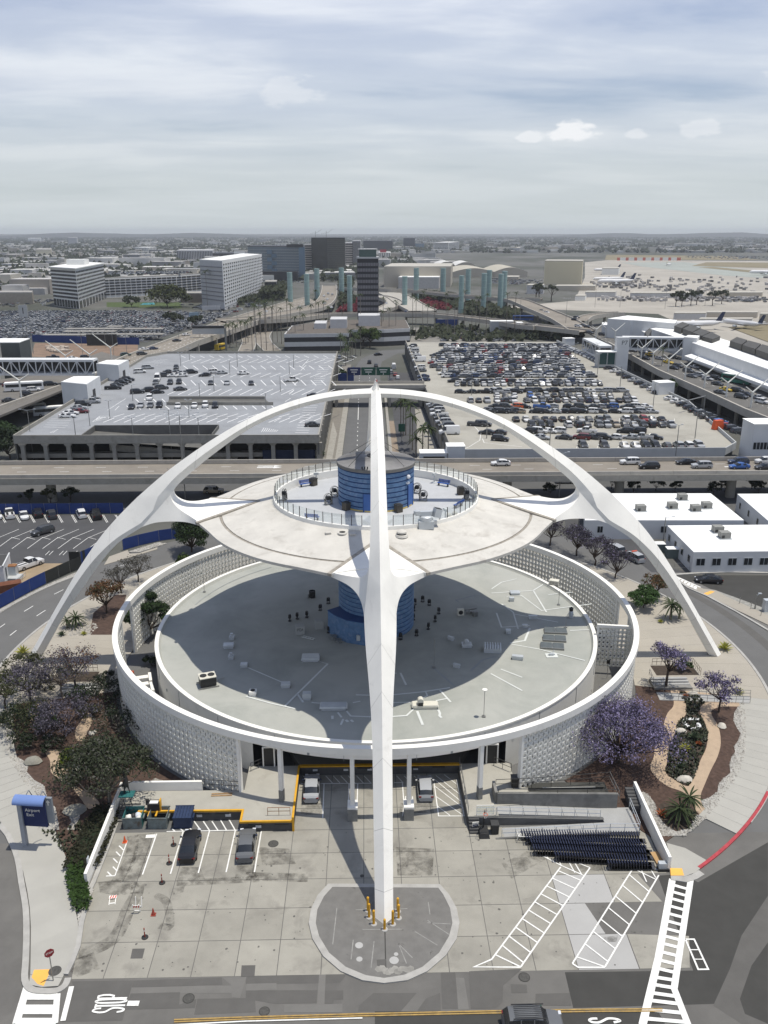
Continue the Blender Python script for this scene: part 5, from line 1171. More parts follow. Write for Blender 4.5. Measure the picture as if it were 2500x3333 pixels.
def wheel_mb(c,r,n=12):
 mb=Mu(TYRE);w=.12;cs=[(r*cos_(2*PI_*i/n),r*sin_(2*PI_*i/n))for i in range(n)]
 for s in(-1,1):
  mb.use(TYRE);mb.add([(x,s*w,z)for x,z in cs]+[(x*.62,s*w,z*.62)for x,z in cs],[(i,(i+1)%n,n+(i+1)%n,n+i)if s<0 else(n+i,n+(i+1)%n,(i+1)%n,i)for i in range(n)])
  mb.use(RIM);mb.add([(x*.62,s*w,z*.62)for x,z in cs],[tuple(range(n))if s<0 else tuple(range(n-1,-1,-1))])
 mb.use(TYRE).add([(x,s*w,z)for s in(-1,1)for x,z in cs],[(i,(i+1)%n,n+(i+1)%n,n+i)for i in range(n)])
 return mb
CARS={}
def car_proto(kind):
 L,W,wr,body,glass=car_parts(kind);t=thing(kind,'vehicle kept as a pattern','car',(0,0,-500))
 b=body.bd('body',None,t);merge(b.data);gl_=glass.bd('windows',None,t);merge(gl_.data)
 wm=None
 for x in(L*.32,-L*.30):
  for s in(-1,1):
   if wm is None:wo_=wheel_mb(None,wr).bd('wheel',None,t);wm=wo_.data
   else:wo_=ob('wheel',wm,t)
   wo_.location=(x,s*(W/2-.10),wr)
 zl=.66 if kind in('sedan','hatch')else.85
 for s in(-1,1):
  Mu(HEADL).box((L/2-.12,s*W*.35,zl),(.22,.34,.13)).bd('headlight',None,t);Mu(TAILL).box((-L/2+.08,s*W*.38,zl+.12),(.16,.28,.16)).bd('taillight',None,t)
  Mu(CARP).box((L*.17,s*(W/2+.08),1.0 if zl<.7 else 1.15),(.14,.2,.13)).bd('mirror',None,t)
 CARS[kind]=t
 m=MB();m.use(CARP);m.add(body.v,body.f);m.use(CARG).add(glass.v,glass.f)
 for x in(L*.32,-L*.30):
  for s in(-1,1):
   m.use(TYRE);cs=[(wr*cos_(i*PI_/4),wr*sin_(i*PI_/4))for i in range(8)]
   y=s*(W/2+.02);m.add([(x+a,y,wr+c)for a,c in cs],[tuple(range(8))if s<0 else tuple(range(7,-1,-1))])
 me=bpy.data.meshes.new(kind);me.from_pydata(m.v,[],m.f)
 for q in m.mats:me.materials.append(q)
 me.polygons.foreach_set('material_index',m.m);merge(me)
 CARS[kind+'_far']=me;CARS[kind+'_mb']=m
for k in KINDC:car_proto(k)
COLR={'white':(.62,.62,.61),'silver':(.34,.35,.36),'grey':(.115,.12,.125),'black':(.012,.012,.014),'dark blue':(.018,.03,.07),'blue':(.03,.10,.32),'red':(.22,.018,.018),'dark red':(.12,.015,.02),'orange':(.55,.10,.02),'tan':(.32,.27,.2),'green':(.03,.07,.05),'yellow':(.6,.42,.03),'dark grey':(.045,.047,.05)}
CATS={'sedan':'sedan','suv':'suv','pickup':'pickup truck','van':'van','hatch':'hatchback'}
def place_car(kind,colr,x,y,z,rz,label,group=None,near=True):
 c=(*COLR[colr],1)
 if near:
  o=dup(CARS[kind],(x,y,z),rz,label,group,c);o['category']=CATS[kind]
  for ch in KIDS.get(o.name,()):
   if ch.name.startswith('mirror'):ch.color=c
 else:
  o=ob(kind,CARS[kind+'_far'],None,(x,y,z));o.rotation_euler=(0,0,rz);o.color=c;tag(o,label,CATS[kind],group)
 o.name={'sedan':'sedan_car','suv':'suv_car','pickup':'pickup_truck','van':'delivery_van','hatch':'hatchback_car'}[kind]
 return o
A=win(0,2633);W=win(800,2050)
def nose(kind,colr,p_rear,p_front,z,label,group=None):
 c=(p_rear+p_front)/2;d=p_front-p_rear;return place_car(kind,colr,c.x,c.y,z,math.atan2(d.y,d.x),label,group)
nose('sedan','black',A(1122,330,.0),A(1160,165,.0),.02,'black sedan in the left stalls of the court','cars in the service court')
nose('sedan','grey',A(1470,325,0),A(1490,160,0),.02,'metallic grey sedan beside the yellow-edged dock corner','cars in the service court')
nose('sedan','silver',W(392,1040,0),W(400,905,0),.02,'silver sedan in the covered bay left of the near leg','cars in the service court')
nose('hatch','silver',W(1082,1040,0),W(1070,905,0),.02,'silver hatchback in the covered bay right of the near leg','cars in the service court')
q=B(1715,1300,0);o=place_car('suv','grey',q.x,q.y-.3,.01,0,'grey suv with roof rails on the front road, cut by the frame','cars on the front road')
for s in(-.68,.68):Mu(DARK).box((-.4,s,1.82),(2.6,.06,.06)).bd('roof_rail',None,o)
for k in range(7):Mu(DARK).box((-.4,-.5+.17*k,1.775),(2.3,.035,.02)).bd('roof_rib',None,o)
#  trees and plants
BARK=M('bark_dark',(.06,.045,.035),.95,.3,3.0);BARKP=M('bark_pale',(.21,.185,.155),.95,.3,3.0)
def leafm(name,col,var=.35,tr=.25):
 m=M(name,col,.75,.12,1.5,spec=.2,island=var);t=m.node_tree;b=t.nodes['Principled BSDF'];o=[n for n in t.nodes if n.type=='OUTPUT_MATERIAL'][0]
 tl=t.nodes.new('ShaderNodeBsdfTranslucent');mx=t.nodes.new('ShaderNodeMixShader');mx.inputs[0].default_value=tr
 s=b.inputs['Base Color'].links[0].from_socket;t.links.new(s,tl.inputs[0]);t.links.new(b.outputs[0],mx.inputs[1]);t.links.new(tl.outputs[0],mx.inputs[2]);t.links.new(mx.outputs[0],o.inputs[0]);return m
LJAC=leafm('jacaranda_bloom',(.20,.175,.29),.45);LJAC2=leafm('jacaranda_dull',(.115,.105,.132),.45);LGRN=leafm('leaf_green',(.032,.058,.020));LDRK=leafm('leaf_dark',(.022,.034,.017));LOLV=leafm('leaf_olive',(.060,.066,.030))
LBRN=leafm('leaf_russet',(.13,.07,.035));LGRY=leafm('leaf_grey',(.10,.096,.082));LLIM=leafm('leaf_lime',(.11,.15,.02));LPLM=leafm('leaf_palm',(.045,.062,.026));LYEL=leafm('agave_yellow',(.32,.32,.07));LPUR=leafm('leaf_purple_grey',(.06,.054,.068))
LAGV=leafm('agave_green',(.06,.085,.05))
def tree(q,h,r,label,leaf,n=1500,size=.32,bark=None,name='tree',dens=7,flat=.7,seed=1,base=.35,group=None,clumps=None,leaf2=None,frac=.0,cat='tree',stems=5,up=1.0):
 rnd=random.Random(seed);t=thing(name,label,cat,(q.x,q.y,q.z if len(q)>2 else 0),0,group);bark=bark or BARK
 mb=Mu(bark);tips=[];zb=h*base
 mb.tube([(0,0,-.1),(rnd.uniform(-.1,.1)*r*.3,rnd.uniform(-.1,.1)*r*.3,zb*.55),(rnd.uniform(-.1,.1)*r,rnd.uniform(-.1,.1)*r,zb)],[max(.12,h*.03),h*.024,h*.02],6,False);root=Vector(mb.v[-1])
 nc=clumps or dens*2
 for k in range(nc):
  a=2*PI_*(k/nc*stems+rnd.random()*.35);e=math.sqrt((k+.5)/nc)*rnd.uniform(.68,1.12)
  tip=Vector((cos_(a)*r*e*.86,sin_(a)*r*e*.86,zb+(h-zb)*(1-.62*flat*e*e)*rnd.uniform(.6,.97)*up));tips.append(tip)
  mid=root.lerp(tip,.5)+Vector((rnd.uniform(-.12,.12)*r,rnd.uniform(-.12,.12)*r,-.06*h))
  mb.tube([tuple(root.lerp(Vector((0,0,zb*.6)),rnd.random()*.5)),tuple(mid),tuple(tip)],[h*.014,h*.009,h*.003],4,False)
 mb.bd('trunk',None,t)
 cm=Mu(leaf)
 if leaf2:cm.use(leaf2);cm.use(leaf)
 cr=r*.34;crs=[cr*rnd.uniform(.6,1.25)for _ in tips];n=int(n*1.7);size*=.72
 for i in range(n):
  ci=rnd.randrange(nc);c=tips[ci];d=Vector((rnd.gauss(0,1),rnd.gauss(0,1),rnd.gauss(0,.75)))
  d=d.normalized()*crs[ci]*(rnd.random()**.5)
  p=c+Vector((d.x,d.y,d.z*.72));s=size*rnd.uniform(.55,1.25);nrm=(d.normalized()+Vector((rnd.uniform(-1,1),rnd.uniform(-1,1),rnd.uniform(-.3,1.2)))).normalized()
  a=nrm.orthogonal().normalized();b=nrm.cross(a);th=rnd.uniform(0,6.28);a2=a*cos_(th)+b*sin_(th);b2=nrm.cross(a2)
  if leaf2:cm.use(leaf2 if rnd.random()<frac else leaf)
  cm.add([p-a2*s-b2*s*.45,p+a2*s*.2-b2*s*.6,p+a2*s*1.1,p+a2*s*.1+b2*s*.6],[(0,1,2,3)])
 stuff_=cm.bd('crown',None,t);return t
def palm_mesh(h,r,nf=16,lf=1.0,skirt=False):
 rnd=random.Random(int(h*10));mb=Mu(BARKP);mb.tube([(0,0,0),(.05,0,h*.5),(0,.05,h)],[.22*lf,.16*lf,.17*lf],6,False);fr=Mu(LPLM)
 for k in range(nf):
  a=2*PI_*k/nf+rnd.uniform(-.2,.2);el=rnd.uniform(-.35,.95);c,s=cos_(a),sin_(a);pts=[]
  for i in range(6):
   u_=i/5;d=r*u_;z=h+.1+sin_(el)*d-1.0*r*.55*u_*u_*(1.1-el*.4);pts.append(Vector((c*d*cos_(el*.8),s*d*cos_(el*.8),z)))
  wv=Vector((-s,c,0))
  for i in range(5):
   w0,w1=(.03+(.10 if h<4 else.17)*sin_(PI_*min(1,i/5+.1)))*r*.4,(.03+(.10 if h<4 else.17)*sin_(PI_*min(1,(i+1)/5)))*r*.4*(1 if i<4 else.2)
   for sg in(-1,1):fr.add([pts[i],pts[i+1],pts[i+1]+wv*sg*w1-Vector((0,0,w1*.5)),pts[i]+wv*sg*w0-Vector((0,0,w0*.5))],[(0,1,2,3)])
 return mb,fr
PALMS={}
def palm(q,h,r,label,group=None,key=None,nf=16,name='palm_tree'):
 key=key or(round(h),round(r,1))
 t=thing(name,label,'palm tree',(q.x,q.y,q.z if len(q)>2 else 0),random.uniform(0,6),group)
 if key not in PALMS:
  mb,fr=palm_mesh(h,r,nf);a=mb.bd('trunk',None,t);b=fr.bd('crown',None,t);PALMS[key]=(a.data,b.data)
 else:
  ob('trunk',PALMS[key][0],t);ob('crown',PALMS[key][1],t)
 return t
def agave(q,r,label,m,n=22,cat='plant',name='agave_plant'):
 rnd=random.Random(int(q.x*100));t=thing(name,label,cat,tuple(q))
 mb=Mu(m)
 for k in range(n):
  a=k*2.4;el=.25+1.1*(k/n);c,s=cos_(a),sin_(a);L=r*rnd.uniform(.8,1.1);w=r*.10
  p0=Vector((0,0,.05));p1=Vector((c*L*.5*cos_(el),s*L*.5*cos_(el),L*.55*sin_(el)+.1));p2=Vector((c*L*cos_(el),s*L*cos_(el),L*.95*sin_(el)+.02));wv=Vector((-s,c,0))*w
  mb.add([p0-wv*.6,p0+wv*.6,p1+wv,p2,p1-wv],[(0,1,2,3,4)])
 mb.bd('leaves',None,t);return t
def boulder(q,d,label,m=None):
 rnd=random.Random(int(q.x*10));pr=[(0,-.3),(.8,-.2),(1,.15),(.75,.55),(.3,.75),(0,.78)];mb=Mu(m or M('boulder',(.50,.47,.41),.9,.15,2));mb.lathe(pr,9)
 mb.v=[(x*d[0]*rnd.uniform(.88,1.12),y*d[1]*rnd.uniform(.88,1.12),z*d[2])for x,y,z in mb.v];o=mb.bd('boulder',None,smooth=50);o.location=tuple(q);tag(o,label,'boulder')
F=lambda x,y,z=.1:g(x,y,z)
Z3=500/1659
def zr(x,y,z=.1):return g(1950+x*Z3,2200+y*Z3,z)
def zl(x,y,z=.1):return g(x*Z3,2150+y*Z3,z)
#  right garden
tree(zr(210,940),8.2,6.5,'large jacaranda in full purple bloom against the right screen wall',LJAC,8500,.17,BARK,'jacaranda_tree',9,.72,3,.2,leaf2=LPUR,frac=.3,clumps=52)
tree(zr(720,140),7.0,3.0,'tall open jacaranda beside the right walkway steps',LJAC,1100,.2,BARK,'jacaranda_tree',7,.5,5,.45,leaf2=LPUR,frac=.3,clumps=13)
tree(zr(1290,390),5.2,3.2,'small jacaranda with bare limbs by the curved path',LJAC,1100,.2,BARK,'jacaranda_tree',7,.5,6,.4,leaf2=LPUR,frac=.35,clumps=15)
palm(zr(860,1560),1.5,2.1,'low bushy palm in the pebble bed beside the white wall',nf=44,name='bush_palm');palm(zr(950,1500),2.2,1.9,'taller bushy palm behind the low one in the pebble bed',nf=40,name='bush_palm')
for x,y,r,m,lb in((925,800,.95,LYEL,'yellow-green spiky agave in the middle of the dark right bed'),(1030,680,1.2,LAGV,'green spiky agave beside the pebble swirl'),(880,990,.9,LAGV,'dull agave near the lower end of the right bed'),(800,790,.8,LAGV,'small dark agave left of the yellow one'),(1505,190,1.0,LYEL,'yellow-green agave at the edge of the right pavement'),(1080,745,.6,leafm('agave_orange',(.36,.12,.05)),'small orange succulent under the green agave'),(940,225,.6,leafm('agave_orange',(.36,.12,.05)),'orange succulent at the top of the right bed'),(680,1510,.9,leafm('agave_orange',(.36,.12,.05)),'orange shrub beside the bushy palms')):
 agave(zr(x,y,.15),r,lb,m)
for x,y,d,lb in((880,600,(.75,.5,.6),'pale boulder left of the pebble swirl'),(1325,550,(.55,.6,.7),'pale boulder alone in the mulch right of the path'),(925,1130,(.95,.6,.8),'large pale boulder at the lower tip of the right bed'),(1015,200,(.8,.5,.6),'pale boulder at the upper end of the right bed')):
 boulder(zr(x,y,.12),d,lb)
agave(g(1600+1400*S_,1450+1225*S_,.13),1.5,'large yellow agave at the right foot of the arch',LYEL,26);agave(g(140*S_,1450+1250*S_,.13),1.5,'large yellow agave at the left foot of the arch',LYEL,26)
W=win(1950,1900,400/1659)
palm(W(960,480,.12),2.6,2.3,'feathery palm in the bed behind the right walkway',nf=44,name='bush_palm');palm(W(1080,470,.12),1.6,1.9,'low round palm beside the feathery one, behind the right walkway',nf=44,name='bush_palm')
tree(W(600,330),3.8,3.0,'bright green bushy tree beside the right end of the ring wall',leafm('leaf_bright',(.045,.085,.025)),2200,.28,BARK,'tree',8,.8,11,.2,clumps=22)
tree(W(770,190),4.6,2.8,'small russet tree with crooked limbs under the right leg',LBRN,700,.26,BARK,'tree',8,.5,12,.35,leaf2=LOLV,frac=.4,clumps=16)
agave(W(830,525,.13),.7,'small yellow agave at the edge of the right palm bed',LYEL)
W=win(1600,1450)
for i,(x,y,h,r,lb)in enumerate(((350,600,6.0,3.6,'leafless purple-grey tree nearest the saucer, behind the right screen'),(510,660,6.2,3.6,'second purple-grey tree along the road behind the right screen'),(620,720,6.0,3.6,'third purple-grey tree along the road behind the right screen'),(740,800,5.6,3.4,'purple-grey tree nearest the parked patrol car'))):
 tree(W(x,y),h,r,lb,LPUR,1100,.22,BARK,'tree',8,.5,20+i,.3,'grey trees behind the right screen wall',clumps=20,leaf2=LJAC,frac=.10)
 #  left garden
tree(zl(830,320),6.4,4.2,'tall bare-limbed jacaranda by the left steps',LJAC2,850,.19,BARK,'jacaranda_tree',8,.5,31,.4,clumps=18,leaf2=LBRN,frac=.35)
tree(zl(680,400),5.8,4.8,'spreading jacaranda with pale bare limbs, left garden',LJAC2,950,.19,BARKP,'jacaranda_tree',8,.45,32,.35,clumps=22,leaf2=LGRY,frac=.4)
tree(zl(330,430),5.2,4.2,'dull purple jacaranda behind the olive tree, left garden',LJAC2,1500,.19,BARK,'jacaranda_tree',8,.6,33,.3,clumps=20)
tree(zl(60,520),5.0,4.0,'olive green tree leaning over the left pavement',LOLV,1000,.22,BARK,'tree',8,.5,34,.4,clumps=16)
tree(zl(280,260),4.6,3.4,'olive green tree behind the pavement tree, left garden',LOLV,900,.22,BARK,'tree',8,.6,35,.35,clumps=14)
tree(zl(250,800),3.8,4.2,'low dark olive shrub tree by the left gravel strip',LOLV,1500,.2,BARK,'tree',8,.6,36,.2,clumps=22,leaf2=LDRK,frac=.55)
tree(zl(700,830),5.2,4.4,'jacaranda with fading bloom in the middle of the left garden',LJAC2,2100,.18,BARK,'jacaranda_tree',8,.6,37,.25,clumps=24,leaf2=LPUR,frac=.4)
tree(zl(1190,1560),8.2,5.0,'large grey-green tree with pale twisted trunk by the white wall',leafm('leaf_greygreen',(.050,.060,.034)),5200,.21,BARKP,'tree',9,.65,38,.3,clumps=30,leaf2=LGRY,frac=.15)
tree(zl(950,1280),4.6,3.8,'dark bushy tree in front of the grey-green one, left garden',LDRK,1900,.21,BARKP,'tree',8,.7,39,.2,clumps=22,leaf2=LOLV,frac=.35)
tree(zl(1180,480),4.0,3.8,'dark shrub tree hugging the left screen wall',LDRK,1000,.2,BARK,'tree',8,.7,40,.2,clumps=18,leaf2=LGRY,frac=.25)
tree(zl(1300,800),3.6,3.8,'sparse grey shrub tree at the base of the left screen wall',LDRK,800,.2,BARKP,'tree',8,.6,41,.2,clumps=18,leaf2=LGRY,frac=.3)
tree(zl(760,1110),1.8,1.2,'lime green bush beside the left garden path',LLIM,700,.22,BARK,'bush',6,.8,42,.1,cat='bush');tree(zl(520,740),2.0,1.5,'fresh green bush among the jacarandas, left garden',leafm('leaf_fresh',(.05,.11,.02)),700,.23,BARK,'bush',6,.8,43,.1,cat='bush')
tree(zl(1580,1150),1.2,.9,'small green bush between the gravel and the left screen',LGRN,250,.2,BARK,'bush',5,.8,44,.1,cat='bush');tree(zl(1450,1040),1.6,1.3,'small dark bush at the top of the left gravel patch',LGRN,300,.2,BARK,'bush',5,.8,45,.1,cat='bush')
boulder(zl(360,1100,.12),(1.1,.8,1.0),'grey boulder at the edge of the left gravel strip',M('boulder_grey',(.26,.25,.21),.9,.2,2));boulder(zl(545,660,.12),(.9,.7,.8),'pale boulder among the left jacarandas')
boulder(zl(1000,790,.12),(.6,.5,.5),'small pale boulder beside the inner left path');boulder(zl(830,1180,.12),(.7,.6,.7),'pale boulder under the dark bushy tree');boulder(zl(810,1620,.13),(1.3,1.1,.35),'flat gravel-covered mound in the left bed',M('boulder_grey',(.26,.25,.21),.9))
for i,(x,y,r,lf,lb)in enumerate(((130,700,2.2,LDRK,'dark low shrub at the outer edge of the left garden'),(430,560,1.8,LOLV,'olive shrub under the dull purple jacaranda'),(560,960,1.9,LDRK,'dark shrub above the left path bend'),(950,620,2.0,LOLV,'olive shrub beside the inner left path'),(1080,1000,2.1,LDRK,'dark shrub between the grey-green tree and the screen'),(300,960,1.7,LDRK,'dark shrub by the left gravel, below the olive shrub tree'),(880,420,1.9,LGRN,'green shrub at the foot of the tall bare jacaranda'),(1130,250,1.8,LDRK,'dark shrub below the left steps by the screen'),(480,330,2.0,LOLV,'olive shrub between the two rear left jacarandas'))):
 tree(zl(x,y),1.9,r,lb,lf,520,.2,BARK,'bush',6,.7,400+i,.1,cat='bush',leaf2=LGRY,frac=.25)
def hedge(pts,w,h,label,m,n,seed):
 rnd=random.Random(seed);o=Vector((*pts[0],0));t=thing('hedge',label,'hedge',o);mb=Mu(LDRK)
 mb.wall([(p[0]-o.x,p[1]-o.y)for p in pts],w*.7,0,h*.8);mb.bd('stems',None,t);lv=Mu(m)
 for i in range(n):
  k=rnd.randrange(len(pts)-1);u_=rnd.random();p=Vector((pts[k][0]+(pts[k+1][0]-pts[k][0])*u_-o.x+rnd.uniform(-w,w)/2,pts[k][1]+(pts[k+1][1]-pts[k][1])*u_-o.y+rnd.uniform(-w,w)/2,h*rnd.uniform(.3,1.02)))
  s=rnd.uniform(.1,.22);a=Vector((rnd.uniform(-1,1),rnd.uniform(-1,1),rnd.uniform(-.5,.5))).normalized()*s;b=a.orthogonal().normalized()*s
  lv.add([p-a,p-b*.6,p+a,p+b*.6],[(0,1,2,3)])
 lv.bd('foliage',None,t)
A=win(0,2633)
hedge([tuple(A(x,y))[:2]for x,y in((475,335),(450,420),(480,520),(500,600))],1.5,.9,'green clipped hedge at the lower end of the left white wall',leafm('leaf_hedge',(.04,.075,.018)),1800,2)
hedge([tuple(A(x,y))[:2]for x,y in((640,40),(580,170),(530,300),(490,330))],3.2,1.0,'dark brown-green hedge along the outer side of the left white wall',leafm('leaf_hedge_dark',(.035,.036,.02)),3200,3)
W=win(0,1450)
tree(g(900*S_,1450+1140*S_,0),7.4,3.7,'broad dark green tree between drum and ring wall, left',LGRN,5200,.27,BARK,'tree',9,.8,51,.15,clumps=30,leaf2=LDRK,frac=.4)
tree(g(1120*S_,1450+880*S_,0),7.0,3.0,'lighter green tree behind the broad one, inside the ring wall',leafm('leaf_light',(.05,.075,.02)),2600,.27,BARK,'tree',8,.8,52,.2,clumps=20)
tree(g(1150*S_,1450+640*S_,0),7.6,4.3,'round dense dark tree standing outside the ring behind the saucer edge',LDRK,6000,.27,BARK,'tree',9,.9,53,.15,clumps=34,leaf2=LGRN,frac=.3)
tree(W(640,1010),6.0,3.4,'russet tree with a few red blossoms beside the left leg',LBRN,1300,.24,BARK,'tree',8,.6,54,.3,clumps=22,leaf2=LOLV,frac=.25)
tree(W(730,890),5.5,3.0,'nearly bare grey tree behind the russet tree',LGRY,600,.2,BARK,'tree',8,.5,55,.35,clumps=18);tree(W(830,820),5.5,3.2,'nearly bare grey tree nearest the ring road behind the left screen',LGRY,650,.2,BARK,'tree',8,.5,56,.35,clumps=18)
palm(W(460,1085,.1),2.2,2.1,'feathery palm in the round bed by the left leg',nf=44,name='bush_palm');palm(W(405,1095,.1),1.4,1.3,'smaller palm left of the feathery palm, left bed',nf=34,name='bush_palm')
agave(W(372,1140,.12),1.0,'grey-green agave in front of the left palm bed',LAGV);agave(W(505,1135,.12),.75,'small yellow agave at the right end of the left palm bed',LYEL)
stones([tuple(W(x,y))[:2]for x,y in((400,1110),(480,1070),(560,1070),(590,1090),(540,1140),(420,1150))],200,61,.1,.3)
struct(Mu(MULCH).prism([tuple(W(x,y))[:2]for x,y in((560,1010),(690,900),(760,900),(690,1140),(540,1140))],0,.14).bd('garden_soil'))
for k,(pp)in enumerate(([(0,520),(0,0)],)):pass
tree(zl(1640,60,.0),1.5,1.6,'dark undergrowth bush below the left drum wall',LDRK,500,.25,BARK,'bush',6,.9,62,.1,cat='bush')
for sx,lbl in((-1,'left'),(1,'right')):
 W=win(0,2050)if sx<0 else win(1950,1900,400/1659)
 s_=thing('garden_steps','pale steps with thin rails below the %s ring wall'%lbl,'steps',(sx*41.2,-8.2,.1))
 for k in range(4):Mu(CONCL).box((0,-.55*k,.62-.15*k),(5.2,.5,.14)).bd('step',None,s_)
 Mu(CONCD).box((0,-.9,.2),(5.3,2.6,.3)).bd('base',None,s_)
 railing('planter_railing','brown railing round the sunken planter on the %s plaza'%lbl,[(sx*46.5,-6.4,.13),(sx*46.5,-3.2,.13),(sx*40.5,-3.2,.13)],1.05,M('rail_brown',(.12,.09,.06),.6),.7)
 railing('step_railing','thin grey railing beside the %s garden steps'%lbl,[(sx*38.6,-7.6,.9),(sx*38.6,-10.4,.3)],1.0,STEEL,1.0)
 pl_=struct(Mu(MULCHD).prism([(sx*46.3,-6.3),(sx*40.2,-6.3),(sx*40.2,-3.4),(sx*46.3,-3.4)],0,.15).bd('planting_bed'))
 tree(Vector((sx*44.6,-4.8,.15)),1.8,1.3,'dark bushy plant in the %s sunken planter'%lbl,LGRN,420,.2,BARK,'bush',6,.9,70+sx,.1,cat='bush')
railing('ramp_railing','long thin railing of the right garden ramp above the beds',[(39.5,-11.2,.2),(47,-12.4,.2),(51,-12.6,.2)],1.0,STEEL,.9)
railing('ramp_railing','second thin railing of the right garden ramp, nearer the beds',[(39.0,-13.0,.2),(46.5,-14.0,.2),(50.3,-14.2,.2)],1.0,STEEL,.9)
struct(Mu(CONCL).prism([(38.6,-11.0),(51,-12.5),(50.3,-14.1),(38.4,-13.1)],0,.16).bd('garden_ramp'))
t_=thing('inner_stair','white block stair between drum and ring wall at the left','stair',(-33.5,-10,0))
for k in range(7):a=R_(196+2.6*k);Mu(WHITE).box((34.3*cos_(a)+33.5,34.3*sin_(a)+10,2.2-.22*k),(2.9,.85,.5),a).bd('step',None,t_)
for k in range(5):a=R_(197+4*k);Mu(WHITE).box((32.7*cos_(a)+33.5,32.7*sin_(a)+10,2.3-.3*k),(.4,2.3,.8),a).bd('side_wall',None,t_)
Mu(M('rust_red',(.35,.08,.04),.8)).box((-34.0+33.5,-9.2+10,2.75),(.8,.7,.9)).bd('red_box',None,t_)
#  middle distance: roads, decks, car parks, terminals
PROTO={k:[CARS[k]]+list(KIDS[CARS[k].name])for k in KINDC}
def drop_protos():
 for k in KINDC:
  for o in PROTO[k][::-1]:bpy.data.objects.remove(o)
ROADT=M('road_tan',(.235,.21,.175),.9,.10,.15,stain=((.17,.15,.125),.06,.45,.75));ROADC=M('bridge_concrete',(.30,.285,.25),.88,.12,.4,stain=((.2,.19,.165),.4,.5,.75))
CONB=M('barrier_concrete',(.40,.375,.33),.88,.10,.5);CONDK=M('underside_concrete',(.12,.118,.11),.9,.15,.5)
ROOFG=M('garage_deck',(.262,.272,.285),.85,.07,.12,stain=((.20,.205,.212),.09,.48,.78));ROOFB=M('beige_deck',(.345,.33,.285),.88,.08,.1,stain=((.25,.235,.20),.08,.46,.75))
WHROOF=M('white_roof',(.80,.80,.775),.8,.04,.2);WHWALL=M('white_wall',(.60,.61,.61),.8,.05,.3);GRWALL=M('grey_wall',(.42,.43,.43),.85,.06,.3)
WING=M('window_glass',(.018,.022,.026),.15,0,spec=.6);GREENG=M('green_glass',(.03,.07,.065),.15,0,spec=.6);MAST=M('mast_white',(.62,.62,.58),.5,.05);LOTA=M('lot_asphalt',(.070,.070,.072),.92,.1,.2)
FENB=M('fence_blue',(.018,.042,.165),.7,.1);FEND=M('fence_dark',(.03,.032,.03),.8,.1);GRASS=M('verge_green',(.06,.085,.025),.95,.3,1.5);DIRT=M('dirt_tan',(.30,.23,.15),.95,.2,.2)
ZU=7.0
U=win(0,1450);UR=win(1600,1450)
# - elevated road across the site
ur=thing('elevated_road','long elevated tan roadway crossing behind the arch building on round piers','viaduct')
y0,y1=75.2,88.0;X0,X1=-140,150
Mu(ROADT).prism([(X0,y0),(X1,y0),(X1,y1),(X0,y1)],ZU-.35,ZU).bd('roadway',None,ur)
Mu(ROADC).box(((X0+X1)/2,y0-.02,ZU-.55),(X1-X0,.5,1.5)).box(((X0+X1)/2,y1+.02,ZU-.55),(X1-X0,.5,1.5)).bd('girder',None,ur)
n=29
for k in range(n):
 x=X0+10*(k+.5);Mu(CONB).box((x,y0+.05,ZU+.62),(9.94,.32,.86)).bd('barrier',None,ur);Mu(CONB).box((x,y1-.05,ZU+.62),(9.94,.32,.86)).bd('barrier',None,ur)
for k in range(11):Mu(ROADC).lathe([(1.1,0),(1.1,ZU-1.3)],14,(-127+27*k-2.7,80.5,0)).bd('pier',None,ur,smooth=40)
for k in range(11):Mu(ROADC).box((-127+27*k-2.7,81.5,ZU-1.0),(2.2,11.5,1.0)).bd('crosshead',None,ur)
mk=Mu(PAINT)
for k in range(58):mk.box((X0+2.5+5*k,81.5,ZU+.012),(2.2 if k%2 else.01,.14,.008));
for k in range(29):mk.box((X0+5+10*k,85.2,ZU+.012),(2.4,.14,.008))
for x,y in((-24.5,84.2),(-24.5,85.6),(88,82.5)):mk.add([(x-3,y-.3,ZU+.02),(x+1,y-.3,ZU+.02),(x+1,y-.7,ZU+.02),(x+3,y,ZU+.02),(x+1,y+.7,ZU+.02),(x+1,y+.3,ZU+.02),(x-3,y+.3,ZU+.02)],[tuple(range(7))])
stuff(mk.bd('lane_mark',None,ur))
mk=Mu(M('tyre_black',(.03,.03,.03),.9,.2))
for k in range(50):mk.box((X0+5+5.6*k,y0+.4,ZU+.13),(3,.2,.24))
stuff(mk.bd('kerb_block',None,ur))
struct(Mu(M('lower_road',(.10,.10,.098),.92,.1,.2)).sheet([(-150,66),(170,66),(170,104),(-150,104)],.006).bd('lower_road'))
struct(Mu(GRASS).sheet([(-120,70.5),(-46,70.5),(-46,73.5),(-120,73.5)],.05).bd('grass_verge'))
CU=[(UR,55,120,'hatch','white',0,'white hatchback on the elevated road right of the blue core'),(UR,830,112,'suv','white',0,'white suv on the elevated road in front of the black suv'),(UR,945,138,'suv','black',0,'long black suv on the elevated road'),(UR,1165,112,'sedan','black',0,'black sedan in the far lane of the elevated road'),(UR,1260,135,'suv','silver',0,'silver minivan on the elevated road beside the black sedan'),(UR,1480,112,'suv','dark blue',0,'dark blue suv on the elevated road above the blue sedan'),(UR,1485,138,'sedan','blue',0,'bright blue sedan in the near lane of the elevated road'),(UR,1640,108,'suv','white',0,'white suv at the right frame edge on the elevated road'),(UR,1640,142,'sedan','dark grey',0,'dark grey sedan at the right frame edge on the elevated road'),(win(800,1080),1530,800,'sedan','white',0,'white sedan ahead of the white hatchback on the elevated road')]
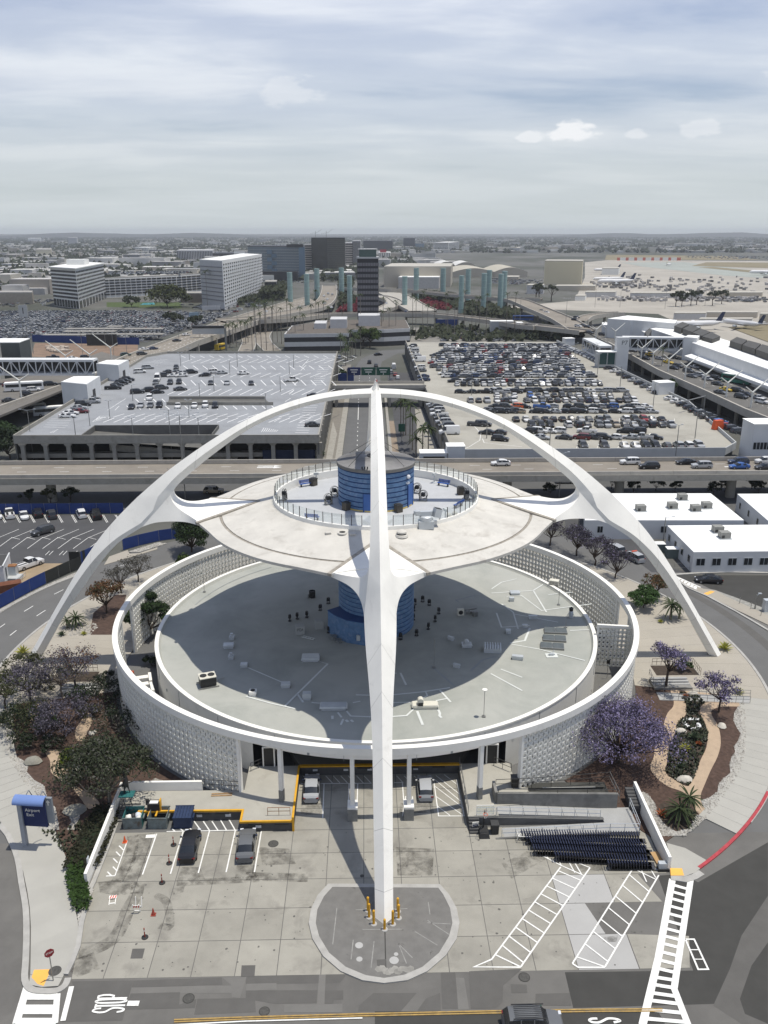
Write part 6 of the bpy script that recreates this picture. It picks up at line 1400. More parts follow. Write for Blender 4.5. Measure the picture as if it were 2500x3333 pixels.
for w,x,y,k,c,a,lb in CU:
 q=w(x,y,ZU);place_car(k,c,q.x,min(86.2,max(77.5,q.y)),ZU+.01,PI_,lb,'cars on the elevated road')
for x,y,k,c,lb in((440,225,'suv','silver','silver car on the lower road under the elevated road, right'),):q=UR(x,y,0);place_car(k,c,q.x,q.y,.01,0,lb)
q=win(450,1450,400/1659)(1020,640,0);place_car('suv','tan',q.x,q.y,.01,0,'shaded tan car under the elevated road by the left leg')
def lamp_post(q,h,label,arms=2,group=None,name='street_lamp',reach=1.6,rz=0):
 t=thing(name,label,'street lamp',tuple(q),rz,group);Mu(STEEL).tube([(0,0,0),(0,0,h)],[.13,.08],6).bd('pole',None,t)
 for k in range(arms):
  a=2*PI_*k/arms;c,s=cos_(a),sin_(a);Mu(GALV).tube([(0,0,h-.2),(c*reach,s*reach,h+.25)],.05,4).box((c*reach,s*reach,h+.22),(.55,.28,.14),a).bd('lamp_head',None,t)
 return t
lamp_post(win(450,1450,400/1659)(640,760,0),21.0,'tall mast with eight radiating lamp arms behind the left arch',8,None,'high_mast_lamp',4.2,.3)
lamp_post(UR(405,310,0),11,'slim pole seen through the right arch opening',1);lamp_post(UR(520,500,0),5,'short slim pole under the right arch limb',1)
# - left lot by the ring road
LL=win(0,1650,500/1659)
struct(Mu(LOTA).sheet([LL(-500,60),LL(1500,60),LL(1340,340),(-57,35.4,0),(-64.5,22,0),(-72,8,0),(-100,-5,0)],.008).bd('parking_lot'))
struct(Mu(DIRT).sheet([LL(130,610),LL(750,610),LL(750,640),LL(480,745),LL(240,850),LL(130,700)],.012).bd('bare_ground'))
mk=Mu(PAINT)
for k in range(8):mk.ribbon([LL(x,y,.016)for x,y in((215+162*k-10,240),(0+162*k-25,345-10))],.12);mk.ribbon([LL(x,y,.016)for x,y in((130+165*k,330),(-35+165*k,450))],.12);mk.ribbon([LL(x,y,.017)for x,y in((125+165*k,328),(215+165*k,350))],.1)
for x in(5,165,320,475,620,770,940,1105,1240):mk.ribbon([LL(x,85,.016),LL(x+48,170 if x<1200 else 150,.016)],.11);mk.ribbon([LL(x+14,85,.016),LL(x+62,165,.016)],.11)
for x in(490,640,790):mk.ribbon([LL(x,520,.016),LL(x+45,475,.016)],.1);mk.ribbon([LL(x+40,520,.016),LL(x+85,475,.016)],.1)
stuff(mk.bd('stall_lines'))
for x0,y0,x1,y1,k,c,lb in((120,148,95,55,'pickup','white','white pickup truck at the blue fence, leftmost full one'),(280,168,248,70,'sedan','white','white sedan at the blue fence beside the white pickup'),(430,130,395,60,'suv','black','black jeep-like suv with rear spare wheel at the fence'),(580,152,545,70,'suv','dark grey','dark grey suv at the fence beside the black suv'),(905,145,860,60,'suv','white','white suv alone at the fence right of a gap'),(1060,150,1025,70,'pickup','black','black pickup truck at the fence beside the white suv'),(-10,160,-40,70,'sedan','white','white car cut by the left frame at the fence')):
 a,b=LL(x0,y0),LL(x1,y1);c_=(a+b)/2;place_car(k,c,c_.x,c_.y,.02,math.atan2(b.y-a.y,b.x-a.x)+(PI_ if k=='sedan' else 0),lb,'cars along the blue fence')
a,b=LL(570,260),LL(360,320);place_car('suv','dark grey',((a+b)/2).x,((a+b)/2).y,.02,math.atan2(b.y-a.y,b.x-a.x),'dark grey suv driving through the left lot')
a,b=LL(200,690),LL(430,610);place_car('pickup','white',((a+b)/2).x,((a+b)/2).y,.02,math.atan2(b.y-a.y,b.x-a.x),'white pickup truck parked beside the white trailer')
def fence(label,pts,h,m,step=3.0,name='mesh_fence'):
 t=thing(name,label,'fence',tuple(pts[0]));o=Vector(pts[0])
 for a,b in zip(pts,pts[1:]):
  a,b=Vector(a)-o,Vector(b)-o;nn=max(1,round((b-a).length/step))
  for k in range(nn):
   p,q=a.lerp(b,k/nn),a.lerp(b,(k+1)/nn);d=(q-p).normalized()*.04
   Mu(m).wall([tuple(p+d),tuple(q-d)],.05,.1,h).bd('panel',None,t);Mu(STEEL).tube([p,p+Vector((0,0,h+.1))],.035,5).bd('post',None,t)
 return t
fence('blue screened fence along the back of the left lot',[LL(-60,85),LL(760,80),LL(1340,75)],2.6,FENB)
fence('blue screened fence along the ring road, near left',[LL(-20,1110),LL(160,1010),LL(330,915),LL(500,830)],2.4,FENB);fence('dark mesh fence section between two blue fences',[LL(500,830),LL(640,765),LL(760,710),LL(880,665)],2.4,FEND)
fence('dark mesh corner fence beside the left leg',[LL(755,620),LL(870,620),LL(930,600)],2.6,FEND);fence('blue screened fence behind the left leg',[LL(880,620),LL(1000,560),LL(1130,510)],2.5,FENB);fence('blue screened fence between the left leg and the dark round tree',[LL(1330,470),LL(1500,420),LL(1720,370),LL(2000,330)],2.4,FENB)
struct(Mu(KERBM).wall([tuple(LL(x,y))[:2]for x,y in((-80,1175),(160,1045),(400,920),(600,830),(850,735))],.5,0,.15).bd('kerb'));
gp3=[tuple(LL(x,y))[:2]for x,y in((0,1110),(200,1000),(500,850),(870,690),(850,730),(500,875),(200,1030),(0,1150))];struct(Mu(GRAVB).prism(gp3,0,.1).bd('gravel_strip'));stones(gp3,160,71,.08,.18,.1)
struct(Mu(PLAZA).prism([tuple(LL(x,y))[:2]for x,y in((1125,630),(1180,540),(1380,470),(1400,510),(1500,505),(1700,440),(1700,460),(1400,550))],0,.1).bd('pavement_corner'))
gp4=[tuple(LL(x,y))[:2]for x,y in((1380,490),(1700,390),(1800,400),(1500,495))];struct(Mu(GRAVB).prism(gp4,0,.13).bd('gravel_strip'));stones(gp4,200,72,.1,.22,.13)
q=LL(0,830);t_=thing('site_trailer','white site trailer with dark roof at the left frame edge','trailer',(q.x-3.6,q.y+1.2,0),R_(12))
Mu(WHWALL).box((0,0,2.0),(9,7,3.4)).bd('wall',None,t_);Mu(M('roof_dark',(.06,.06,.06),.9)).box((0,0,3.73),(8.6,6.6,.06)).bd('roof',None,t_);Mu(WHWALL).box((0,-3.45,3.8),(9.1,.2,.3)).box((4.45,0,3.8),(.2,7.1,.3)).bd('fascia',None,t_)
for x in(1.0,3.2):Mu(WING).box((x,-3.52,2.2),(.9,.06,1.8)).bd('window',None,t_)
Mu(WING).box((4.53,-1.5,1.9),(.06,.9,2.0)).bd('door',None,t_)
t_=thing('equipment_cabinet','grey cabinet with rusty top beside the site trailer','cabinet',tuple(LL(145,760)));Mu(GALV).box((0,0,1.3),(1.6,1.2,2.0)).bd('casing',None,t_);Mu(M('rust',(.3,.14,.05),.9)).box((0,0,2.36),(1.7,1.3,.12)).bd('top',None,t_);Mu(GRWALL).box((.2,-.9,.3),(3.2,2.4,.6)).bd('plinth',None,t_)
railing('trailer_railing','grey railing of the trailer ramp',[tuple(LL(175,850)),tuple(LL(280,760))],1.1,GALV,1.2);tag(Mu(M('rust_brown',(.14,.055,.03),.9,.3)).box((LL(60,905).x,LL(60,905).y,.7),(5.5,2.0,1.4),.45).bd('rusty_skip'),'rust-brown skip below the site trailer at the left frame edge','skip')
t_=thing('parking_sign','small dark sign on a thin pole at the left kerb','sign',(W(105,1270,.15).x,W(105,1270,.15).y,.13));Mu(STEEL).tube([(0,0,0),(0,0,2.6)],.04,5).bd('post',None,t_);Mu(DARK).box((0,-.05,2.6),(.5,.05,.6)).bd('plate',None,t_)
# - right: white trailers, side road
R2=win(2000,1650,500/1659)
def trailer(label,corners,z,wins,units=()):
 """corners: front-left, front-right, back-right, back-left at roof height"""
 t=thing('white_building',label,'building',(corners[0].x,corners[0].y,0));o=Vector((corners[0].x,corners[0].y,0));c=[(p.x-o.x,p.y-o.y)for p in corners]
 Mu(WHWALL).prism(c,0,z-.15).bd('wall',None,t)
 rf=Mu(WHROOF).prism([(p[0]*1.0,p[1])for p in c],z-.15,z).bd('roof',None,t)
 for i,j,nn,w in wins:
  a,b=Vector((*c[i],0)),Vector((*c[j],0));d=b-a;ang=math.atan2(d.y,d.x)
  for k in range(nn):
   p=a+d*((k+.5)/nn);f=Mu(GALV).box((p.x,p.y,z*.52),(w,.12,1.5),ang).bd('window',None,t)
   for s in(-1,1):Mu(WING).box((p.x+s*w*.24*cos_(ang),p.y+s*w*.24*sin_(ang),z*.52),(w*.42,.16,1.34),ang).bd('pane',None,f)
 return t
def hvac(q,z,label,d=(1.9,1.6,1.2)):
 t=thing('rooftop_unit',label,'air conditioner',(q.x,q.y,z),.05);Mu(M('unit_grey',(.24,.24,.22),.6,.15,2)).box((0,0,.15+d[2]/2),d).bd('casing',None,t);Mu(DARK).box((-d[0]*.3,-d[1]/2-.01,.5),(d[0]*.3,.03,d[2]*.5)).bd('grille',None,t);Mu(GALV).box((0,0,.08),(d[0]+.5,d[1]+.5,.12)).bd('curb',None,t)
zt=4.2
trailer('white flat-roofed building nearest the ring road, two roof units',[R2(857,486,zt),R2(2400,470,zt),R2(1900,190,zt),R2(572,200,zt)],zt,[(0,1,9,1.7),(3,0,4,1.2)])
trailer('long white flat-roofed building behind, with five roof units',[UR(560,448,zt),UR(1515,448,zt),UR(1315,287,zt),UR(560,287,zt)],zt,[(0,1,5,1.2)])
trailer('white building at the right frame edge behind the others',[UR(1820,590,zt),UR(2400,590,zt),UR(2100,287,zt),UR(1475,290,zt)],zt,[(3,0,6,1.0)])
for x,y,lb in((1355,520,'grey roof unit, rear of two on the nearest white building'),(1395,555,'grey roof unit, front of two on the nearest white building'),(893,392,'grey roof unit at the left end of the long white building'),(1083,377,'grey roof unit, second from the left on the long white building'),(1222,392,'grey roof unit, second from the right on the long white building'),(1288,375,'grey roof unit at the right end of the long white building'),(1142,325,'grey roof unit at the back edge of the long white building')):
 hvac(UR(x,y,zt),zt,lb)
for x,y,lb in((1000,640,'green-grey cabinet with white top, rear of two by the white building'),(1078,670,'green-grey cabinet with white top, front of two by the white building')):
 q=UR(x,y,0);t_=thing('utility_cabinet',lb,'cabinet',(q.x,q.y,0));Mu(M('cabinet_green',(.12,.15,.145),.7)).box((0,0,.95),(2.2,1.6,1.9)).bd('casing',None,t_);Mu(WHROOF).box((0,0,1.94),(2.3,1.7,.08)).bd('top',None,t_)
fence('chain-link fence in front of the nearest white building',[tuple(R2(630,700)),tuple(R2(830,705)),tuple(R2(1280,690)),tuple(R2(1700,680))],1.8,M('chain_link',(.30,.30,.29),.7,.05),4.0)if False else None
t_=thing('chain_link_fence','thin post and wire fence in front of the nearest white building','fence',tuple(R2(640,705)))
o=Vector(R2(640,705))
for k in range(7):p=R2(640+165*k,705-4*k)-o;Mu(STEEL).tube([p,p+Vector((0,0,1.8))],.03,4).bd('post',None,t_)
for h in(.9,1.8):Mu(STEEL).tube([Vector((0,0,h)),R2(1640,681)-o+Vector((0,0,h))],.015,3).bd('wire',None,t_)
struct(Mu(ASPH_D).sheet([R2(560,690),R2(650,735),R2(900,735),R2(1659,740),R2(2200,760),R2(2200,1300),R2(1400,1040),R2(1100,900),R2(900,850),R2(660,750)],.012).bd('side_road'))
struct(Mu(LOTA).sheet([UR(440,440),UR(700,470),UR(850,560),UR(1060,730),UR(1170,760),UR(960,760),UR(800,640),UR(450,560)],.010).bd('side_lot'))
struct(Mu(KERBM).wall([tuple(R2(x,y))[:2]for x,y in((640,735),(900,718),(1200,705),(1659,715),(2200,735))],.6,0,.15).bd('kerb'))
struct(Mu(PLAZA).prism([tuple(R2(x,y))[:2]for x,y in((640,745),(860,850),(960,890),(1090,905),(1200,970),(1400,1060),(1660,1180),(1800,1260),(1700,1300),(1320,1120),(960,940),(780,860))],0,.13).bd('pavement_side'))
struct(Mu(M('side_gravel',(.27,.265,.24),.95,.25,2)).prism([tuple(R2(x,y))[:2]for x,y in((1090,905),(1300,980),(1700,1130),(1900,1220),(1800,1262),(1660,1180),(1400,1060),(1200,970))],0,.11).bd('gravel_strip'))
for k in range(7):
 mk=Mu(PAINT).ribbon([R2(668+34*k,752+17*k,.15),R2(648+38*k,770+18*k,.15)],.5);o=mk.bd('marking',None,MARKS)
Mu(PAINT).ribbon([R2(650,742,.146),R2(930,868,.146)],.3).bd('marking',None,MARKS);Mu(PAINT).ribbon([R2(690,800,.147),R2(890,890,.147)],.3).bd('marking',None,MARKS)
struct(Mu(TACTILE).sheet([R2(x,y,.14)for x,y in((960,935),(1040,905),(1085,915),(1010,950))],.138).bd('tactile_paving'))
struct(Mu(KERBM).wall([tuple(R2(x,y))[:2]for x,y in((640,760),(800,880),(1000,965),(1300,1125),(1500,1240),(1800,1420))],.45,0,.15).bd('kerb'))
for dx,m in((0,ASPH_M),(1.9,ASPH_L)):
 struct(Mu(m).ribbon(arc(60.5+dx*2,R_(-8),R_(26),20),1.6,.011+dx*.001).bd('road_patch'))
a,b=R2(1190,845),R2(885,830);place_car('sedan','black',((a+b)/2).x,((a+b)/2).y+1,.02,math.atan2(b.y-a.y,b.x-a.x),'black sedan on the side road in front of the white building')
a,b=UR(905,715),UR(800,660);pc=place_car('suv','silver',((a+b)/2).x,((a+b)/2).y,.02,math.atan2(b.y-a.y,b.x-a.x),'white patrol suv with red roof bar under the right leg');Mu(M('lightbar_red',(.6,.1,.05),.4)).box((0,0,1.85),(.35,1.2,.12)).bd('light_bar',None,pc)
a,b=UR(790,665),UR(690,615);place_car('suv','silver',((a+b)/2).x,((a+b)/2).y,.02,math.atan2(b.y-a.y,b.x-a.x),'silver car parked ahead of the patrol suv')
for x,y,lb in((1580,980,'short lamp with white head on the gravel by the side road'),(1430,600,'x')):
 if lb!='x':lamp_post(UR(x,y,.1),2.6,lb,1,None,'pedestal_lamp',.5)
lamp_post(R2(520,440),6.5,'slim lamp post with oval head by the cabinets',1)
for k,(x,y)in enumerate(((1350,1050),(1470,1110),(1580,1180))):q=R2(x,y);tag(Mu(STEEL).tube([(q.x,q.y,.1),(q.x,q.y,1.3)],.05,5).bd('guide_post'),'thin grey post on the side road gravel, %s from the rear'%ordn(k),'post','thin posts by the side road')
tag(Mu(GALV).box((R2(1640,1130).x,R2(1640,1130).y,1.1),(1.2,1.0,2.2)).bd('ticket_machine'),'grey ticket machine at the right frame edge','machine')
# - left parking structure
ZG=9.0;G=win(0,1080);G2=win(800,1080)
gl=thing('parking_garage','grey-roofed parking structure with white stall lines, left of the centre road','parking garage')
FL,FR,BR,BL=(-94,107.3),(-13.8,106.2),(-13.8,273),(-90,274);BLc=(-96.5,262)
h0=[G(500,632,ZG),G(555,582,ZG),G(1310,582,ZG),G(1275,632,ZG)];hx0,hx1,hy0,hy1=h0[0].x,h0[2].x,108.2,h0[1].y
mb=Mu(ROOFG)
for P_ in([FL,(hx0,107),(hx0,hy1),BL,BLc],[(hx0,hy1),(hx1,hy1),(hx1,274),BL],[(hx1,106.5),FR,BR,(hx1,274)],[(hx0,107),(hx1,106.6),(hx1,hy0),(hx0,hy0)]):mb.prism(P_,ZG-.5,ZG)
mb.bd('roof_deck',None,gl)
mb=Mu(CONDK);mb.add([(hx0,hy0,ZG-.6),(hx1,hy0,ZG-3.2),(hx1,hy1,ZG-3.2),(hx0,hy1,ZG-.6)],[(0,1,2,3)]);mb.bd('ramp_floor',None,gl)
par=Mu(ROADC);par.wall([FL,FR],.35,ZG-1.3,ZG+1.0);par.wall([FR,BR],.35,ZG-1.0,ZG+1.0);par.wall([BR,BL,BLc,FL],.35,ZG-1.0,ZG+1.0);par.bd('parapet',None,gl)
par=Mu(CONDK);par.wall([(hx0,hy1),(hx1,hy1)],.3,ZG-3.2,ZG+1.0);par.wall([(hx0,hy0),(hx0,hy1)],.3,ZG-.6,ZG+.9);par.wall([(hx1,hy0),(hx1,hy1)],.3,ZG-3.2,ZG+.9);par.bd('ramp_parapet',None,gl)
a,b,c,d=G(1000,440,ZG),G(1640,440,ZG),G(1590,405,ZG),G(1015,405,ZG)
par=Mu(ROADC);par.wall([tuple(p)[:2]for p in(a,b)],.3,ZG,ZG+1.0);par.wall([tuple(p)[:2]for p in(d,c)],.3,ZG,ZG+1.0);par.bd('ramp_parapet',None,gl);Mu(CONDK).sheet([a,b,c,d],ZG+.02).bd('ramp_slot_shade',None,gl)  # flat dark sheet on the deck, painted as the shade in the ramp slot
for k in range(14):
 x=-92+6.0*k;c_=Mu(ROADC).box((x,107.6,3.6),(1.0,1.0,7.2)).bd('column',None,gl);Mu(ROADC).box((x,107.5,7.45),(1.9,1.1,.3),0).box((x,107.5,7.15),(1.4,1.05,.3)).bd('column_head',None,c_)
Mu(ROADC).box((-54,111.5,3.6),(80,5.0,.5)).box((-54,109.0,4.0),(80,.3,1.1)).bd('lower_deck',None,gl)
mb=Mu(ROADC);mb.add([(-70,110,5.8),(-36,110,2.8),(-36,114,2.8),(-70,114,5.8),(-70,110,5.0),(-36,110,2.0)],[(0,1,2,3),(4,5,1,0)]);mb.wall([(-70,110),(-36,110)],.25,[5.8,2.8],[6.8,3.8]);mb.bd('ramp',None,gl)
Mu(M('garage_shade',(.03,.03,.03),.95,.1)).box((-53.5,124,4),(79,.4,8)).bd('inner_shade_wall',None,gl);Mu(M('garage_blue',(.012,.02,.05),.8)).box((-22,108.5,3.0),(14,.3,4.6)).bd('portal',None,gl)  # inner wall painted near black for the shade inside the garage
mb=Mu(CONDK).wall([(-94,108),(-96,262)],.4,0,ZG-1);mb.wall([(-13.9,106.5),(-13.9,273)],.4,4.5,ZG-1);mb.bd('side_wall',None,gl)
for k in range(22):Mu(ROADC).box((-13.6,108+7.6*k,4.5),(.6,.8,9)).bd('column',None,gl)
SPNT=M('stall_paint',(.80,.80,.79),.7,.06,2.0)
mk=Mu(SPNT)
def stalls(w,y0,y1,dx,x0,x1,st,z,wid=.26):
 k=0
 x=x0
 while x<x1:mk.ribbon([w(x,y0,z),w(x+dx,y1,z)],wid);x+=st
zs=ZG+.012
for y0,y1,dx,x0,x1,st in((143,155,28,1085,2120,57),(187,165,62,1090,2090,57),(203,226,32,1100,2060,58),(272,247,66,1080,2040,60),(290,322,32,1085,2030,60),(378,343,76,1005,2000,62),(402,420,20,812,1000,53),(444,465,26,760,1680,58),(512,492,66,680,1960,62),(543,517,66,620,1920,62)):stalls(G,y0,y1,dx,x0,x1,st,zs)
for k in range(15):y=160+11*k;mk.ribbon([G2(455-k*4,y,zs),G2(525-k*4.5,y,zs)],.26)
for k in range(14):y=440+15*k;mk.ribbon([G2(352-k*5,y,zs),G2(432-k*5,y,zs)],.24)
for x0,y0,x1,y1 in((375,168,338,208),(338,208,290,205),(362,200,330,232),(340,250,280,268),(325,285,290,320),(292,348,258,370),(292,348,262,375),(270,398,235,420),(215,515,170,540)):mk.ribbon([G2(x0,y0,zs),G2(x1,y1,zs)],.16)
for k in range(5):mk.ribbon([G(260+12*k,570-12*k,zs),G(395+10*k,575-14*k,zs)],.14);mk.ribbon([G(880+14*k,195-8*k,zs),G(950+14*k,200-8*k,zs)],.14)
for pts in(((555,540),(600,505),(660,505),(650,520),(555,540)),((645,470),(755,400)),((690,470),(715,445)),((300,605),(350,583),(320,604),(300,605))):mk.ribbon([G(x,y,zs)for x,y in pts],.14)
for k in range(8):mk.ribbon([G(575+9*k,533-3*k,zs),G(592+9*k,510,zs)],.12);mk.ribbon([G2(110+12*k,575+2*k,zs),G2(95+12*k,600,zs)],.12)
stuff(mk.bd('stall_line',None,gl))
CG=[(405,505,'sedan','white',0,'white sedan nearest the corner at the left edge of the grey roof'),(425,487,'sedan','white',0,'white car behind the nearest white sedan, left roof edge'),(487,477,'sedan','dark red',0,'dark red car at the left roof edge'),(475,455,'sedan','silver',0,'silver car behind the red one, left roof edge'),(500,435,'suv','black',0,'black suv below the nearer white stair tower'),(550,418,'pickup','silver',0,'silver pickup truck beside the nearer stair tower'),(560,402,'sedan','black',0,'black car behind the silver pickup, left roof edge'),(680,335,'pickup','black',0,'long black pickup between the two stair towers'),(705,316,'sedan','dark grey',0,'dark car behind the long black pickup'),(730,306,'suv','black',0,'black suv, second in the row by the rear stair tower'),(750,296,'suv','black',0,'black suv, third in the row by the rear stair tower'),(768,285,'suv','black',0,'black suv, last in the row by the rear stair tower'),(840,237,'suv','white',0,'white suv right of the rear stair tower'),(888,213,'suv','silver',0,'silver suv behind the white one, right of the rear stair tower'),(1058,213,'suv','dark grey',1,'dark suv alone at the top of the roof cluster'),(985,260,'suv','dark grey',0,'grey suv at the left of the upper roof cluster'),(1015,238,'sedan','dark grey',0,'dark car behind the grey suv, upper roof cluster'),(1040,260,'sedan','white',0,'white sedan, left of two in the upper roof cluster'),(1090,260,'sedan','white',0,'white sedan, right of two in the upper roof cluster'),(1065,240,'sedan','grey',0,'grey car behind the two white sedans'),(1100,243,'sedan','silver',0,'silver car behind the right white sedan'),(1150,240,'suv','black',0,'black suv right of the white sedans on the roof'),(1230,257,'sedan','black',0,'black sedan alone right of the upper cluster'),(1287,238,'suv','white',0,'white suv right of the lone black sedan'),(1330,243,'sedan','silver',0,'silver sedan beside the white suv, grey roof'),(1460,246,'sedan','white',0,'white sedan far right of the upper cluster'),(945,283,'van','white',1,'white utility truck in the middle of the grey roof'),(935,305,'suv','grey',1,'grey suv parked below the white utility truck'),(1022,303,'suv','dark grey',1,'dark suv right of the grey one, middle row'),(1075,300,'suv','black',1,'large black suv in the middle row'),(1265,305,'sedan','dark grey',1,'dark sedan in the middle row, right'),(1362,305,'sedan','silver',1,'silver sedan in the middle row, far right'),(1508,307,'sedan','black',1,'black sedan alone at the right of the middle row'),(825,360,'suv','black',0,'black suv at the left of the dark group'),(885,350,'suv','black',0,'black suv in the middle of the dark group'),(945,360,'sedan','black',0,'black sedan at the front of the dark group'),(970,335,'suv','dark grey',0,'dark suv at the right of the dark group'),(1083,342,'sedan','dark grey',0,'dark sedan alone right of the dark group'),(898,397,'suv','white',1,'white suv alone above the front row'),(790,450,'sedan','black',1,'black car at the left end of the front row'),(845,441,'sedan','silver',1,'silver car, second in the front row'),(903,441,'sedan','grey',1,'grey car, third in the front row'),(957,441,'suv','black',1,'black suv, fourth in the front row'),(1068,445,'sedan','white',1,'white sedan, fifth in the front row after a gap'),(1168,442,'sedan','white',1,'white car, sixth in the front row'),(1233,440,'suv','white',1,'white suv, seventh in the front row'),(1292,443,'suv','black',1,'black suv at the right end of the front row')]
for x,y,k,c,d,lb in CG:
 q=G(x,y+10,ZG);place_car(k,c,q.x,q.y,ZG+.015,(-PI_/2+.15)if d else random.choice((.35,.35+PI_))if x>780 else.12,lb,'cars on the grey garage roof')
for x,y,k,c,d,lb in((275,290,'pickup','white',.35,'white pickup truck alone near the right edge of the grey roof'),(405,560,'sedan','dark grey',.05,'dark sedan at the front right corner of the grey roof'),(3,240,'sedan','white',.3,'x'),(410,385,'sedan','black',0,'black car half hidden by the arch at the right roof edge')):
 if lb!='x':q=G2(x,y+8,ZG);place_car(k,c,q.x,q.y,ZG+.015,d,lb,'cars on the grey garage roof')
RL=((G,660,520),(G,1085,205),(G,1135,515),(G,1200,405),(G,1285,355),(G,1425,210),(G,1380,255),(G,1138,170),(G,798,415),(G,540,565),(G,455,635),(G,800,632),(G,1195,632),(G2,288,215),(G2,262,255),(G2,208,358),(G2,122,470))
for i,(w,x,y)in enumerate(sorted(RL,key=lambda t:t[0](t[1],t[2],ZG).x)):
 lamp_post(w(x,y,ZG),5.2,'grey lamp post on the grey garage roof, %s from the left'%ordn(i),2,'lamp posts on the grey garage roof','roof_lamp',.8)
for nm,ps,zt_,lb in(('t1',[(365,300),(520,315),(600,265),(440,268)],15.0,'white stair tower at the left roof edge, the nearer of two'),('t2',[(577,190),(710,200),(772,168),(640,170)],15.0,'white stair tower at the left roof edge, the farther of two')):
 c=[G(x,y,zt_)for x,y in ps];t_=thing('stair_tower',lb,'tower',(c[0].x,c[0].y,0));o=Vector((c[0].x,c[0].y,0));c2=[(p.x-o.x,p.y-o.y)for p in c]
 Mu(WHWALL).prism(c2,0,zt_).bd('wall',None,t_);Mu(WHROOF).prism([(p[0]*.92+.3,p[1]*.92+.4)for p in c2],zt_,zt_+.1).bd('roof',None,t_)
 d=Vector((*c2[2],0))-Vector((*c2[1],0));p=Vector((*c2[1],0))+d*.45;a_=math.atan2(d.y,d.x);Mu(DARK).box((p.x,p.y,ZG+1.6),(3.0,.2,3.2),a_).bd('door',None,t_)
 # - right roof-top car park
ZR2=6.5;Q=win(1600,1080);Q3=win(800,1080)
rl=thing('rooftop_car_park','large beige parking deck packed with cars, right of the centre road','car park')
cor=[Q3(1145,668,ZR2),Q3(1640,735,ZR2),Q(480,735,ZR2),Q(1440,735,ZR2),Q(1560,650,ZR2),Q(1180,430,ZR2),Q(700,200,ZR2),Q(390,60,ZR2),Q3(960,62,ZR2)]
cor=[(21,99),(92,99.5),(97.5,106)]+[tuple(p)[:2]for p in cor[5:]]
Mu(ROOFB).prism(cor,ZR2-1.0,ZR2).bd('roof_deck',None,rl)
Mu(M('facade_dark',(.055,.055,.052),.9,.15)).prism([(p[0]+(.4 if i in(0,8)else-.4),p[1]+.4)for i,p in enumerate(cor)],0,ZR2-1.0).bd('storey',None,rl)
Mu(GRWALL).wall([(21,99),(92,99.5)],.3,ZR2-2.5,ZR2+1.1).bd('front_parapet',None,rl);Mu(GRWALL).wall([(92,99.5),(97.5,106)]+cor[3:6],.3,ZR2-1.0,ZR2+1.0).bd('parapet',None,rl)
lw=[cor[0],cor[-1]];Mu(ROADC).wall(lw,.35,ZR2-1.2,ZR2+1.0).bd('side_parapet',None,rl);Mu(ROADC).wall(lw,.5,0,ZR2-3.0).bd('side_wall',None,rl)
for k in range(26):p=Vector((*lw[0],0)).lerp(Vector((*lw[1],0)),k/25);Mu(ROADC).box((p.x,p.y,3),(.9,1.2,6)).bd('column',None,rl)
mk=Mu(PAINT);z_=ZR2+.012
for pts in(((1370,565),(1410,610),(1405,650),(1340,690),(1290,710)),((1420,640),(1430,665),(1659,690))):mk.ribbon([Q3(x,y,z_)for x,y in pts],.16)
for x in range(500,1300,62):mk.ribbon([Q(x,720,z_),Q(x+20,672,z_)],.12)
for x in range(430,1130,55):mk.ribbon([Q(x,580,z_),Q(x+8,520,z_)],.12)
stuff(mk.bd('stall_line',None,rl))
BGL=M('sun_bay_tone',(.36,.33,.27),.9,.1)
def carstuff(name,label,pts,parent=None,kind='suv',simple=False,seed=1):
 rnd=random.Random(seed);MPI=CARSTUFF
 src=CARS[kind+'_far'];vs0=[tuple(v.co)for v in src.vertices];fs0=[(tuple(p.vertices),p.material_index)for p in src.polygons];mb=MB();mb.use(MPI);mb.use(CARG);mb.use(TYRE)
 if simple:
  b=Mu(MPI).box((0,0,.62),(4.6,1.85,.8));vs0=b.v[:];fs0=[(f,0)for f in b.f];o_=len(vs0)
  vs0+=[(x,y,z)for z,sx,sy in((1.02,1.3,.88),(1.5,.95,.7))for x,y in((-sx-.2,-sy),(sx-.2,-sy),(sx-.2,sy),(-sx-.2,sy))];fs0+=[((o_+4,o_+5,o_+6,o_+7),0)]+[((o_+i,o_+(i+1)%4,o_+4+(i+1)%4,o_+4+i),1)for i in range(4)]
 V,Fc,Mi=[],[],[]
 for x,y,z,a in pts:
  o=len(V);c,s=cos_(a),sin_(a);k=rnd.uniform(.92,1.06);kz=rnd.choice((.85,1,1))
  V+=[(x+(p*c-q*s)*k,y+(p*s+q*c)*k,z+r*kz)for p,q,r in vs0];Fc+=[tuple(i+o for i in f)for f,_ in fs0];Mi+=[m for _,m in fs0]
 me=bpy.data.meshes.new(name);me.from_pydata(V,[],Fc)
 for q in(MPI,CARG,TYRE):me.materials.append(q)
 me.polygons.foreach_set('material_index',Mi);o=ob(name,me,parent);o['kind']='stuff';o['label']=label;return o
CARSTUFF=bpy.data.materials.new('car_paint_mixed');CARSTUFF.use_nodes=True;t=CARSTUFF.node_tree;b=t.nodes['Principled BSDF'];b.inputs['Roughness'].default_value=.35
ge=t.nodes.new('ShaderNodeNewGeometry');rc=ramp(t,ge.outputs['Random Per Island'],((0,(.55,.55,.54)),(.26,(.36,.37,.38)),(.42,(.11,.115,.12)),(.58,(.02,.02,.022)),(.80,(.045,.05,.055)),(.90,(.02,.04,.10)),(.95,(.18,.02,.02)),(.975,(.5,.5,.5))),'CONSTANT');t.links.new(rc,b.inputs['Base Color'])
